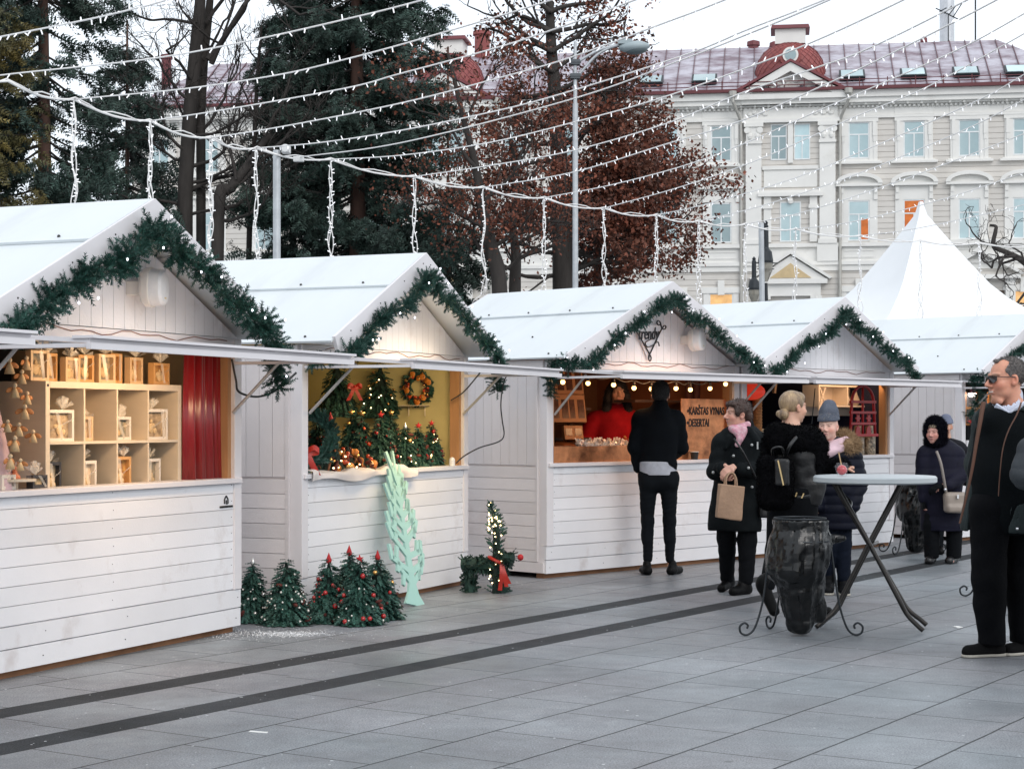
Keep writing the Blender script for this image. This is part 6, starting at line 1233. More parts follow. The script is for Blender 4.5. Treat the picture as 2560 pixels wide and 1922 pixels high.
q = MB(); q.ball((0, 0, .042), (.037, .037, .036), 16); q.build('apple', mat('candy_red', (.42, .012, .02), .12, coat=.8), o, smooth=True)
q = MB(); q.tube([(0, 0, .06), (-.022, 0, .165)], .0042, 6); q.build('stick', mat('pale_wood', (.5, .33, .18), .7), o)
clear = mat('clear_plastic', (.85, .88, .92), .08, var=0, alpha=.06); q = MB(); q.lathe([(.034, .001), (.047, .062), (.054, .064), (.054, .069), (.046, .071), (.036, .092), (.012, .094)], 20); q.build('cup', clear, o, smooth=True, auto=.7)
bagm = mat('black_bin_liner', (.002, .0025, .003), .23, spec=.45, var=.2, bump=.0)
def bin_stand(px, py, label, seed, rot=0.):
    o = thing('waste_bag_stand', label, 'waste bin', ground(px, py), rot, 'bin liners on scrolled wire stands')
    q = MB(); a = np.linspace(0, 2 * PI, 40); 
    S = SDF((-.3, -.3, 0), (.36, .3, .85), .0125); S.cap((.0, 0, .105), (-.01, 0, .30), .095, .130, .03); S.cap((-.01, 0, .30), (0, 0, .60), .130, .142, .03); S.cap((0, 0, .55), (0, 0, .78), .172, .178, .03); S.cap((-.03, -.01, .49), (-.005, 0, .60), .20, .205, .008); S.ell((-.07, -.08, .45), (.13, .11, .09), k=.03); S.cap((.10, .02, .58), (.235, .0, .655), .055, .012, .03); S.cap((.20, .0, .645), (.29, .0, .655), .016, .010, .02); S.cap((.07, 0, .5), (.14, .02, .12), .09, .03, .05)
    S.crease(.020, 12, seed, .3); S.crease(.017, 32, seed + 1, .6); S.noise(.004, 60, seed + 2)
    X = np.arctan2(*np.meshgrid(S.ax[0], S.ax[1], indexing='ij')[::-1]).astype(np.float32); zz = S.ax[2]; S.d += (.016 * (np.abs(np.sin(X * 5.5 + seed)) - .5)[:, :, None] * np.clip((.5 - zz) / .3, 0, 1)[None, None] * np.clip(zz / .15, 0, 1)[None, None]).astype(np.float32)
    S.cut(2, .785, '<'); S.cap((0, 0, .72), (0, 0, .95), .16, .165, .005, 'sub'); S.cut(2, .012, '>'); S.nets().build('bin_liner', bagm, o)
    q = MB(); q.tube(np.stack([.172 * np.cos(a), .172 * np.sin(a), 0 * a + .79], 1), .007, 6); q.tube(np.stack([.20 * np.cos(a), .20 * np.sin(a), 0 * a + .64], 1), .006, 6); q.build('wire_rim', dkmet, o)
    for an_ in (-.12, 2.0, PI + .12):
        d = np.array([math.cos(an_), math.sin(an_)]); P = [(.20, .64), (.225, .45), (.26, .22), (.31, .06), (.36, .012), (.405, .022), (.415, .065), (.385, .09), (.36, .075), (.365, .052)]
        q = MB(); q.tube(spline(np.array([(d[0] * r_, d[1] * r_, z_) for r_, z_ in P]), 5), .0075, 7); q.build('leg', dkmet, o, smooth=True)
bin_stand(2000, 1588, 'black bin liner on a scrolled wire stand in front of the blond woman', 3); bin_stand(2290, 1383, 'black bin liner on a scrolled stand behind the navy coat by the fourth stall', 9, .6); bin_stand(2528, 1492, 'black bin liner on a stand mostly hidden behind the legs of the man', 15, 1.1)
q = MB(); q.box((0, 0, .001), (.055, .04, .006)); o = q.build('paper_scrap', mat('white_paper', (.8, .8, .78), .8)); o.location = ground(2392, 1569); o.rotation_euler = (.08, .05, .5); tag(o, 'small white paper scrap on the paving left of the big shoes', 'litter', 'scraps on the paving')
q = MB(); q.box((0, 0, .001), (.09, .018, .004)); o = q.build('paper_scrap', MATS['white_paper']); o.location = ground(622, 1829); o.rotation_euler = (.03, .02, -.3); tag(o, 'narrow white paper strip on the paving below the stripes', 'litter', 'scraps on the paving')
# spilled grit
q = MB(); r = np.random.default_rng(77); C = ground(718, 1584); n = 1500; p = np.stack([C[0] + r.normal(0, .15, n), C[1] + r.normal(0, .085, n), 0 * np.zeros(n)], 1); p[:700, 0] += r.normal(-.25, .35, 700); p[:700, 1] += r.normal(0, .15, 700); s_ = r.uniform(.001, .0038, n)[:, None]
T = np.array([(1, 0, 0), (-.5, .87, 0), (-.5, -.87, 0), (0, 0, 1.1)]); V = p[:, None] + T[None] * s_[:, None]; Fq = np.array([[0, 1, 3], [1, 2, 3], [2, 0, 3]]); q.add(V.reshape(-1, 3), (np.arange(n)[:, None, None] * 4 + Fq).reshape(-1, 3))
o = q.build('grit', mat('white_grit', (.8, .82, .84), .7)); tag(o, 'spilled white de-icing grit in front of the little fir trees', 'grit', kind='stuff')

# ------------------------------------------------------------------ little decorated fir trees
firg = mat('cut_fir', (.016, .070, .054), .6, var=.35, vs=9., island=.55, col2=(.045, .115, .09))
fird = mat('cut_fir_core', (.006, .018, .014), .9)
red_b = mat('red_bauble', (.40, .012, .012), .15, coat=.6); red_o = mat('orange_red_bauble', (.55, .06, .012), .15, coat=.6); sil_b = mat('silver_bauble', (.62, .62, .60), .18, metal=.85); gold_b = mat('gold_bauble', (.75, .42, .14), .2, metal=.8); cone_m = mat('red_brown_cone', (.12, .025, .018), .8, bump=.8, bs=120.); red_c = mat('red_velvet', (.42, .012, .016), .7); warm_l = mat('warm_led', (1, .8, .5), .3, emit=(1, .72, .35), estr=5.)
FT = np.concatenate([sprig(9, .080, .024, .0085, 2, .5), sprig(8, .072, .022, .0085, 3, .9) + np.array([.002, .0, .004])])
def proto(name, m, build): q = MB(); build(q); return q.build(name, m, link=False, smooth=True)
bau = {k: proto('bauble', m, lambda q: q.ball((0, 0, 0), .0165, 10)) for k, m in (('red', red_b), ('org', red_o), ('sil', sil_b), ('gold', gold_b))}
pcone = proto('pine_cone', cone_m, lambda q: q.lathe([(.001, -.03), (.010, -.022), (.014, 0), (.011, .018), (.001, .03)], 8)); tiny = proto('bead', mat('pearl', (.78, .77, .72), .25), lambda q: q.ball((0, 0, 0), .0082, 6)); tinyr = proto('bead', red_b, lambda q: q.ball((0, 0, 0), .0075, 6)); wl = proto('fairy_light', warm_l, lambda q: q.ball((0, 0, 0), .0058, 6))
def star(q, r=.032): a = np.linspace(PI / 2, 2.5 * PI, 11)[:-1]; R = np.where(np.arange(10) % 2 == 0, r, r * .42); q.prism(list(zip(R * np.cos(a), R * np.sin(a) + r)), 1, -.006, .006)
tops = {'star': proto('star_topper', red_c, star), 'cone': proto('red_topper', red_c, lambda q: q.lathe([(.001, -.01), (.018, .005), (.021, .02), (.012, .045), (.001, .075)], 8)), 'silver': proto('silver_topper', sil_b, lambda q: q.lathe([(.001, -.01), (.014, .005), (.018, .02), (.010, .04), (.001, .06)], 8)), 'gold': proto('star_topper', gold_b, star)}
def fir_foliage(h, R, n, seed, droop=.9, inner=True, parent=None, up=0.):
    r = np.random.default_rng(seed); z = h * (1 - np.sqrt(r.uniform(0, 1, n)) ** 1.15); f = 1 - z / h; a = r.uniform(0, 2 * PI, n); d = np.stack([np.cos(a), np.sin(a), 0 * a], 1)
    rr_ = R * f ** .8; p = d * (rr_ * r.uniform(.45, .86, n))[:, None] + np.array([0, 0, 1]) * (z + .02)[:, None]; Y = d * r.uniform(.4, .9, (n, 1)) + np.array([0, 0, -1]) * (droop * r.uniform(.4, 1.1, (n, 1)) * (f[:, None] + .1)) + np.array([0, 0, up])
    q = MB(); scatter(q, FT, p, Y, up=d * .4 + np.array([0, 0, 1.]) + r.normal(0, .3, (n, 3)), scale=r.uniform(.65, 1.1, n) * (.55 + .55 * f) * min(1.2, h / .42), seed=seed); q.V = [np.concatenate([v[:, :2], np.maximum(v[:, 2:], .004)], 1) for v in q.V]
    o = q.build('foliage', firg, parent)
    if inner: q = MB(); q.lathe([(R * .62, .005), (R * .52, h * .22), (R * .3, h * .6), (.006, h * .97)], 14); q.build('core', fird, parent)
    return o
def on_cone(r, h, R): z = h * (1 - math.sqrt(r.uniform(.02, .9))); a = r.uniform(0, 2 * PI); k = R * (1 - z / h) ** .8 * 1.08 + .008; return np.array([k * math.cos(a), k * math.sin(a), z + .01])
def little_fir(loc, h, R, label, seed, top, balls, group, n=330, cones=9, beads=26, bead=None, face=None, lights=0, src=None):
    n = int(n * 1.9)
    r = np.random.default_rng(seed); o = thing('little_fir_tree', label, 'fir tree', loc, r.uniform(0, 6), group)
    if src is None: fir_foliage(h, R, n, seed, parent=o)
    else:
        for c in kids(src):
            if c.name.startswith(('foliage', 'core')): inst(c, o, (0, 0, 0), scale=(R / src['R'], R / src['R'], h / src['h']))
    o['h'] = h; o['R'] = R
    if top: inst(tops[top], o, (0, 0, h - .015), (0, 0, -o.rotation_euler.z))
    for kind, k in balls:
        for i in range(k): inst(bau[kind], o, on_cone(r, h, R), scale=r.uniform(.7, 1.2))
    for i in range(cones): inst(pcone, o, on_cone(r, h, R), (r.uniform(0, 3), r.uniform(0, 3), 0), scale=r.uniform(.7, 1.1))
    for i in range(beads): inst(bead or tiny, o, on_cone(r, h, R), scale=r.uniform(.7, 1.2))
    for i in range(lights): inst(wl, o, on_cone(r, h, R))
    return o
G1 = 'little fir trees on the ground by the second stall'
def gp(px, D): return np.array([(px - CX) / F * D, D, 0.])
t1 = little_fir(gp(632, 12.72), .42, .135, 'little fir with silver baubles, leftmost on the ground beside the first stall', 1, 'silver', [('sil', 14)], G1)
t2 = little_fir(gp(716, 12.55), .455, .165, 'little fir without topper, dotted with pearl beads, at the stall corner', 2, None, [], G1, beads=80, n=380)
t3 = little_fir(gp(822, 12.7), .44, .155, 'little fir with a red cone tip and red beads, left of the group of four', 3, 'cone', [('red', 8)], G1, beads=40, bead=tinyr)
t4 = little_fir(gp(873, 13.05), .47, .14, 'little fir with a red cone tip at the back of the group of four', 4, 'cone', [('red', 12)], G1, cones=14)
t5 = little_fir(gp(899, 12.55), .45, .165, 'bushy little fir with a red star on top, front of the group of four', 5, 'star', [('red', 15)], G1, beads=30, n=400)
t6 = little_fir(gp(944, 12.9), .445, .175, 'little fir with red cone tip and gold lights, rightmost of the group', 6, 'cone', [('red', 3), ('gold', 5)], G1, cones=14, beads=14)

# flat mint green cut-out tree leaning on the second counter
mint = mat('mint_paint', (.36, .60, .54), .6, var=.04)
o = thing('cutout_tree', 'flat mint green wooden cut-out tree leaning against the second counter', 'decoration', (-.755, 13.82, 0)); top = np.array([-.965, 14.21, 1.20]) - np.array([-.755, 13.82, 0]); vz = unit(top); ux = unit(np.array([.389, .921, .0])); ux = unit(ux - vz * (ux @ vz)); nn = np.cross(vz, ux); RM = np.stack([ux, nn, vz], 1); Lt = np.linalg.norm(top)
o.rotation_euler = Matrix([list(x) for x in RM]).to_euler()
q = MB(); th = .009
def flat(a, b, w0, w1): a, b = np.array(a, float), np.array(b, float); d = unit(b - a); p = np.array([-d[1], d[0]]); q.prism([a - p * w0, b - p * w1, b + p * w1, a + p * w0], 1, -th, th)
q.prism([(-.17, 0), (.17, 0), (.075, .10), (.045, .2), (.04, .34), (.03, .6), (.02, .9), (.012, Lt), (-.012, Lt), (-.02, .9), (-.03, .6), (-.04, .34), (-.05, .2), (-.09, .10)], 1, -th - .0005, th + .0005)
k = 0
for v, w_, n_ in ((.20, .20, 2), (.30, .30, 3), (.43, .27, 3), (.55, .24, 2), (.66, .21, 2), (.76, .17, 2), (.86, .13, 2), (.95, .10, 2), (1.04, .07, 1)):
    for s in (-1, 1):
        k += 1; e = np.array([s * w_ * .88, v + .05 + .05 * ((k * 7) % 3) / 2]); th = .009 + .0002 * (k % 5); e[0] *= .82 + .2 * ((k * 5) % 4) / 3; flat((0, v - .03), e, .026, .020); flat(e - [0, .012], e + [s * (.02 + .02 * (k % 3)), .09 + .02 * (k % 2)], .024, .018)
        if n_ > 1: m_ = np.array([s * w_ * .6, v + .03]); flat(m_, m_ + [s * .03, -.085 if k % 2 else .10], .022, .018)
        if n_ > 9: m_ = np.array([s * w_ * .95, v + .05]); flat(m_, m_ + [s * .05, -.09], .017, .015)
q.build('panel', mint, o)

# fir reindeer and the slim lit tree beside the third stall
P0 = gp(1178, 14.9); o = thing('fir_reindeer', 'low reindeer figure bound from dark fir twigs with a red nose', 'reindeer figure', P0, -.25); r = np.random.default_rng(9)
def twigs(mb, a, b, rad, n, seed, T=FT):
    r = np.random.default_rng(seed); a, b = np.array(a, float), np.array(b, float); d = unit(b - a); t = r.uniform(0, 1, (n, 1)); x = unit(np.cross(r.normal(size=(n, 3)), d)); scatter(mb, T, a + (b - a) * t + x * rad * .6, x * .7 + d * r.normal(0, .8, (n, 1)) + [0, 0, -.2], scale=r.uniform(.5, .8, n), seed=seed)
for nm, a, b, rad, n in (('trunk_body', (-.08, 0, .235), (.30, 0, .245), .07, 150), ('leg', (-.02, 0, .19), (-.01, 0, .0), .06, 90), ('leg', (.24, .02, .19), (.25, .02, .0), .06, 70), ('head', (.30, -.02, .30), (.37, -.03, .29), .06, 60)):
    q = MB(); twigs(q, a, b, rad, n, len(nm) + n); q.tube([a, b], rad * .75, 8); q.V = [np.concatenate([v[:, :2], np.maximum(v[:, 2:], .003)], 1) for v in q.V]; q.build(nm, [mat('dark_fir', (.008, .035, .025), .7, var=.3, vs=6., island=.5)], o)
q = MB(); q.ball((.435, -.03, .305), .028, 10); q.build('nose', red_c, o, smooth=True)
o = thing('lit_fir_tree', 'slim lit fir tree with a red ribbon in front of the fir reindeer', 'fir tree', gp(1241, 14.82), 0)
q = MB(); r = np.random.default_rng(4); ax = spline(np.array([(0, 0, 0), (.0, 0, .3), (.0, 0, .5), (-.02, 0, .64), (-.055, 0, .76)]), 8); n = 190; t = r.uniform(0, 1, n); c = np.stack([np.interp(t, np.linspace(0, 1, len(ax)), ax[:, i]) for i in range(3)], 1); a = r.uniform(0, 2 * PI, n); d = np.stack([np.cos(a), np.sin(a), 0 * a], 1)
w_ = np.interp(t, [0, .08, .2, .34, .42, .6, .8, 1], [.10, .07, .055, .05, .10, .085, .04, .005]); scatter(q, FT, c + d * (w_ * .5)[:, None], d * (.3 + w_ * 5)[:, None] + [0, 0, .35], scale=r.uniform(.5, .85, n) * np.interp(t, [0, .7, 1], [1, .8, .5]), seed=3); q.V = [np.concatenate([v[:, :2], np.maximum(v[:, 2:], .004)], 1) for v in q.V]; q.build('foliage', firg, o)
q = MB(); q.tube(ax, np.interp(np.linspace(0, 1, len(ax)), [0, .5, 1], [.035, .03, .004]), 8); q.build('stem', fird, o)
for i in range(46): k_ = r.random(); p = np.array([np.interp(k_, np.linspace(0, 1, len(ax)), ax[:, j]) for j in range(3)]); a = r.uniform(PI, 2 * PI); rad = np.interp(k_, [0, .2, .34, .42, .7, 1], [.08, .055, .05, .085, .05, .008]); inst(wl, o, p + np.array([rad * math.cos(a), rad * math.sin(a), 0]))
rib = mat('red_ribbon', (.40, .02, .010), .45, var=.25, vs=20.); q = MB(); a = np.linspace(0, 2 * PI, 24); q.tube(np.stack([.062 * np.cos(a), .062 * np.sin(a), .275 - .03 * np.cos(a)], 1), .014, 6)
for x1, x2, z1 in ((.05, .085, .06), (.035, .03, .03), (.06, .11, .085)):
    C = spline(np.array([(.045, -.06, .25), (x1 + .01, -.085, .17), (x2, -.07, z1)]), 5); q.quads(np.concatenate([[c_ + [-.016, 0, 0], c_ + [.016, .004, 0], e + [.018, .004, 0], e + [-.018, 0, 0]] for c_, e in zip(C[:-1], C[1:])])); 
q.build('ribbon', rib, o)

# loose cables on the stalls
def cable(k, pts, label, m, rad=.006, loc=None):
    q = MB(); q.tube(spline(np.array(pts), 7), rad, 6); o = q.build('cable', m, smooth=True); o.location = STALLS[k][0]; o.rotation_euler = (0, 0, STALLS[k][1]); tag(o, label, 'cable', 'loose cables on the stalls'); return o
cable(1, [(2.70, -.1, 1.86), (2.72, -.12, 1.72), (2.76, -.12, 1.64), (2.95, -.15, 1.61), (3.12, -.2, 1.66), (3.25, -.28, 1.78)], 'black cable looping out of the red curtain opening', blackp, .008)
cable(2, [(2.72, -.25, 1.87), (2.70, -.1, 1.70), (2.68, .02, 1.62)], 'short black cable hanging beside the orange slice wreath', blackp)
cable(2, [(2.62, -.06, 1.08), (2.70, -.10, 1.14), (2.80, -.2, 1.21), (2.98, -.3, 1.26), (3.06, -.32, 1.32), (3.02, -.32, 1.45), (2.99, -.32, 1.60), (2.985, -.35, 1.78), (2.97, -.4, 1.86)], 'black cable dropping from the flap to a white plug on the counter', blackp)
cable(2, [(W + .03, .08, .82), (W + .05, .09, .78), (W + .02, .09, .72), (W + .07, .09, .62), (W + .05, .1, .48), (W + .1, .1, .40), (W + .06, .1, .34), (W + .1, .12, .24), (W + .18, .2, .17)], 'white wiggling cable running down the corner of the second stall', wcab, .004)
q = MB(); q.lathe([(.001, 0), (.026, 0), (.026, .05), (.016, .07), (.001, .075)], 12); o = q.build('cable_plug', mat('white_plastic', (.75, .75, .75), .4)); o.location = sw(2, 2.62, -.02, 1.056); tag(o, 'white cable plug standing at the right end of the second counter', 'plug')

# ------------------------------------------------------------------ first stall: shelf of framed souvenirs
birch = mat('birch_board', (.64, .54, .41), .5, var=.08, vs=2., stretch=(1, 1, 4))
def at_stall(nm, label, cat, k, x, y, z, rot=0., group=None, scale=None): return thing(nm, label, cat, sw(k, x, y, z), STALLS[k][1] + rot, group, scale=scale)
o = at_stall('shelf_unit', 'pale birch shelf unit with two rows of four compartments', 'shelf', 1, .98, .10, 1.0)
q = MB(); q.box((0, 0, 0), (.04, .36, .68)); q.box((1.38, 0, 0), (1.42, .36, .68)); q.box((.04, 0, .64), (1.38, .36, .68)); q.box((.04, 0, .305), (1.38, .35, .322)); [q.box((.04 + .335 * i - .008, .001, 0), (.04 + .335 * i + .008, .35, .64)) for i in (1, 2, 3)]; q.build('carcass', birch, o, bevel=.002)
q = MB(); q.box((.04, .35, 0), (1.38, .358, .64)); q.build('back_panel', birch, o)
q = MB(); q.tube([(.02, -.002, .655), (.02, .004, .655)], .009, 8); q.build('dowel_hole', dark_in, o)
celo = mat('cellophane', (.95, .9, .8), .1, spec=.9, var=0, alpha=.32)
pics = [mat('picture_' + n, c, .7, var=.35, vs=22., col2=c2) for n, c, c2 in (('straw', (.5, .38, .24), (.22, .15, .09)), ('slate', (.12, .14, .13), (.4, .3, .18)), ('gold', (.55, .33, .10), (.25, .1, .03)), ('cream', (.62, .52, .40), (.4, .3, .2)))]
frm = [mat('frame_' + n, c, .5, var=.1) for n, c in (('pine', (.60, .42, .24)), ('white', (.72, .66, .58)), ('dark', (.03, .03, .035)), ('honey', (.55, .30, .11)))]
def picture_frame(k, x, y, z, w_, h_, f, p, label, rot=0., wrap=True, seed=0):
    r = np.random.default_rng(seed); o = at_stall('picture_frame', label, 'picture frame', k, x, y, z, rot, 'wrapped souvenir frames'); t = .02; q = MB()
    q.box((0, 0, 0), (t, .045, h_)); q.box((w_ - t, 0, 0), (w_, .045, h_)); q.box((t, 0, 0), (w_ - t, .045, t)); q.box((t, 0, h_ - t), (w_ - t, .045, h_)); q.build('frame', frm[f], o, bevel=.002)
    q = MB(); q.box((t, .03, t), (w_ - t, .04, h_ - t)); q.build('picture', pics[p], o)
    q = MB(); e_ = .35 + .3 * r.random(); q.ball((w_ * e_, .026, h_ * .6), (.014, .008, .016), 8); q.ball((w_ * e_, .027, h_ * .38), (.022 + .02 * r.random(), .007, .035), 8); q.ball((w_ * (e_ + .18), .028, h_ * .3), (.02, .006, .02), 8)
    for s in (-1, 1): q.ball((w_ * e_ + s * .028, .029, h_ * .48), (.02, .005, .012), 8, R=euler(0, s * r.uniform(.2, 1.), 0))
    q.build('figure', mat('straw_figure', (.62, .45, .25), .7, var=.2, vs=30.), o, smooth=True)
    if wrap:
        q = MB(); n = 26; c = np.array([w_ * r.uniform(.3, .7), .02, h_]); d = unit(r.normal(size=(n, 3)) * [.6, .4, .5] + [0, 0, 1.1]); s_ = unit(np.cross(d, r.normal(size=(n, 3)))) * .014; L = r.uniform(.035, .085, (n, 1)); q.tris(np.stack([c + 0 * d, c + d * L - s_, c + d * L + s_], 1))
        a_, b_ = sorted(r.uniform(.1, .9, 2)); q.quads([(w_ * a_, -.004, h_ * .98), (w_ * a_ + .03, -.007, h_ * .95), (w_ * b_ + .01, -.006, h_ * .1), (w_ * b_ - .01, -.004, h_ * .05)]); q.quads([(0.005, -.003, h_ * .3), (.02, -.008, h_ * .36), (w_ - .01, -.006, h_ * .75), (w_ - .015, -.003, h_ * .68)])
        q.build('cellophane_tuft', celo, o)
comp = [('first', 'upper', .02, .24, .19, 1, 0), ('second', 'upper', .0, .17, .15, 0, 3), ('third', 'upper', .0, .25, .15, 1, 1), ('fourth', 'upper', .02, .23, .20, 1, 0), ('first', 'lower', .0, .19, .18, 2, 1), ('second', 'lower', .02, .20, .18, 1, 3), ('third', 'lower', .0, .18, .20, 3, 2), ('fourth', 'lower', .03, .20, .18, 1, 1)]
for i, (a, b, dx, w_, h_, f, p) in enumerate(comp): picture_frame(1, .98 + .05 + .335 * (i % 4) + dx, .14 + .02 * (i % 3), 1.322 if b == 'upper' else 1.0, w_, h_ if b == 'upper' else h_ + .02, f, p, f'wrapped souvenir frame in the {a} compartment of the {b} shelf row', .05 * ((i * 5) % 3 - 1), seed=i)
od = ['first', 'second', 'third', 'fourth', 'fifth', 'sixth', 'seventh']
for i in range(7): picture_frame(1, .92 + .165 * i, .16 + .03 * (i % 2), 1.681, .15, (.18, .17, .15, .17, .18, .19, .17)[i], (0, 3, 0, 3, 0, 3, 0)[i], (1, 1, 3, 1, 1, 2, 2)[i], f'wrapped souvenir frame on top of the shelf unit, {od[i]} from its left end', .08 * ((i * 3) % 4 - 1.5), seed=20 + i)
picture_frame(1, 2.10, .11, 1.681, .21, .14, 3, 2, 'wide honey coloured frame with two angels on the right shelf end', .1, seed=40)
picture_frame(1, .54, .06, 1.056, .13, .085, 1, 3, 'low white frame at the left front of the counter', .05, seed=41); picture_frame(1, .80, .05, 1.056, .155, .075, 2, 0, 'low dark frame on the counter before the birch shelf', .1, seed=42)
q = MB(); n = 60; X = np.linspace(0, .42, n); Y = .028 * np.sin(X * 58 + .6 * np.sin(X * 20)) + .012 * np.sin(X * 130 + 1); V = np.concatenate([np.stack([X, Y, 0 * X + 1.0], 1), np.stack([X, Y * .8 + .004, 0 * X + 1.45], 1), np.stack([X * .97 + .01, Y * .6, 0 * X + 1.93], 1)]); i = np.arange(n - 1); q.add(V, np.concatenate([np.stack([i + k * n, i + 1 + k * n, i + 1 + (k + 1) * n, i + (k + 1) * n], 1) for k in (0, 1)]))
o = q.build('curtain', mat('red_satin', (.24, .004, .006), .26, sheen=.2, var=.1, spec=.6), smooth=True); o.location = sw(1, 2.40, .075, 0); o.rotation_euler = (0, 0, A1); md = o.modifiers.new('Solidify', 'SOLIDIFY'); md.thickness = .003; tag(o, 'red satin curtain hanging in folds right of the birch shelf', 'curtain')
# arched board and drape with hanging straw ornaments
o = at_stall('display_board', 'arched plywood board behind the ornaments in the first stall', 'board', 1, .42, .36, 1.0); a = np.linspace(0, PI, 14); q = MB(); q.prism([(0, 0), (.44, 0)] + [(.22 + .22 * math.cos(t), .70 + .19 * math.sin(t)) for t in a], 1, 0, .015); q.build('panel', ply, o)
o = at_stall('draped_cone', 'pink tulle cone hung with straw ornaments at the left of the counter', 'display', 1, .60, .22, 1.0); q = MB(); q.lathe([(.17 + 0, 0), (.14, .15), (.10, .35), (.06, .55), (.02, .68), (.001, .7)], 26); q.V = [v * np.stack([1 + .10 * np.sin(7 * np.arctan2(v[:, 1], v[:, 0])), 1 + .10 * np.sin(7 * np.arctan2(v[:, 1], v[:, 0])), np.ones(len(v))], 1) for v in q.V]; q.build('tulle', mat('pink_tulle', (.62, .44, .46), .8, var=.15, vs=6.), o, smooth=True)
orn = None
for i, (x, y, z) in enumerate(((.60, .02, 1.62), (.70, .05, 1.70), (.58, .04, 1.76), (.76, .06, 1.58), (.70, .03, 1.50), (.55, .03, 1.42), (.66, .04, 1.40), (.60, .02, 1.32), (.80, .05, 1.36), (.56, .02, 1.22), (.66, .03, 1.20), (.74, .05, 1.78))):
    lb = 'straw angel ornament hanging before the pink cone, ' + ('topmost', 'second from top', 'third from top', 'fourth from top', 'fifth from top', 'sixth from top', 'sixth from bottom', 'fifth from bottom', 'fourth from bottom', 'third from bottom', 'second from bottom', 'lowest')[sorted(range(12), key=lambda j: -(1.62, 1.70, 1.76, 1.58, 1.50, 1.42, 1.40, 1.32, 1.36, 1.22, 1.20, 1.78)[j]).index(i)]
    if orn is None:
        orn = at_stall('angel_ornament', lb, 'ornament', 1, x, y, z, -.4, 'straw angel ornaments'); q = MB(); q.lathe([(.001, -.045), (.028, -.045), (.018, -.01), (.008, .012), (.001, .014)], 10); q.build('gown', mat('straw_figure', (.62, .45, .25), .7), orn, smooth=True); q = MB(); q.ball((0, 0, .026), .014, 8); q.build('head', mat('cream_clay', (.7, .55, .36), .6), orn, smooth=True)
        q = MB(); [q.ball((s * .03, .008, .0), (.026, .005, .014), 8, R=euler(0, s * .5, 0)) for s in (-1, 1)]; q.build('wings', mat('orange_straw', (.5, .2, .06), .6, var=.3), orn, smooth=True)
    else: dup(orn, sw(1, x, y, z), A1 - .4 + .5 * math.sin(i * 3), lb, scale=.85 + .3 * ((i * 7) % 5) / 5)
o = at_stall('glass_case', 'orange figurine under a clear case on a small round shelf', 'figurine', 1, .70, .10, 1.10); q = MB(); q.lathe([(.001, 0), (.12, 0), (.12, .014), (.001, .014)], 24); q.cyl((0, 0, -.045), (0, 0, 0), .02); q.build('round_shelf', birch, o); q = MB(); q.lathe([(.001, .014), (.035, .014), (.03, .03), (.014, .05), (.018, .07), (.001, .095)], 10); q.build('figure', mat('orange_clay', (.6, .16, .04), .5), o, smooth=True); q = MB(); q.box((-.07, -.06, .015), (.07, .06, .115)); q.build('case', clear, o)

# ------------------------------------------------------------------ second stall: little firs, wreath, bows
def s2x(px, y):
    (X, Y, _), a = STALLS[2]; r = (px - CX) / F; c, s = math.cos(a), math.sin(a); return (r * (Y + c * y) - X + s * y) / (c - r * s)
G2 = 'little fir trees on the second counter'
for i, (px, y, h, R, top, balls, lb, src) in enumerate(((1013, .14, .33, .115, 'silver', [('red', 4), ('gold', 3)], 'little fir with a silver tip on the counter, third from its right end', t5), (1046, .16, .33, .11, 'star', [('red', 5)], 'little fir with a red star on the counter, second from its right end', t3), (1079, .18, .35, .10, 'star', [('red', 6)], 'little fir with a red star standing nearest the right end of the counter', t4), (952, .16, .42, .14, 'star', [('red', 7)], 'larger little fir with red baubles in the middle of the counter', t5), (978, .34, .44, .11, 'gold', [('org', 8), ('gold', 5)], 'little fir with orange baubles half hidden behind the larger one', t4), (905, .30, .43, .115, 'gold', [('org', 8), ('gold', 8)], 'tall little fir with gold star left of the middle', t3), (878, .40, .44, .11, 'gold', [('gold', 9), ('org', 6)], 'dark little fir with gold star behind the pine cone mounds', t4), (826, .22, .40, .10, 'cone', [('red', 9)], 'narrow little fir with red tip near the left end of the counter', t3), (795, .36, .40, .13, None, [('sil', 5)], 'bushy green fir at the far left of the counter', t2))):
    little_fir(sw(2, s2x(px, y), y, 1.056), h, R, lb, 50 + i, top, balls, G2, cones=10, beads=14, bead=tinyr if i % 2 else wl, src=src)
o = thing('hanging_fir', 'half fir tree with gold lights hung on the yellow wall', 'fir tree', sw(2, 2.86, .80, 1.46), A1 + 1.2); fir_foliage(.50, .19, 300, 88, parent=o); r = np.random.default_rng(8)
for i in range(26): inst(wl if i % 2 else bau['gold'], o, on_cone(r, .5, .19), scale=1 if i % 2 else .7)
inst(tops['gold'], o, (0, 0, .49), scale=.6)
slice_m = mat('dried_orange', (.60, .20, .03), .5, var=.3, vs=30.); cin = mat('cinnamon', (.22, .07, .025), .7)
sl_o = proto('orange_slice', slice_m, lambda q: q.lathe([(.001, -.003), (.026, -.003), (.028, 0), (.026, .003), (.001, .003)], 14)); stick_o = proto('cinnamon_stick', cin, lambda q: q.cyl((-.03, 0, 0), (.03, 0, 0), .007))
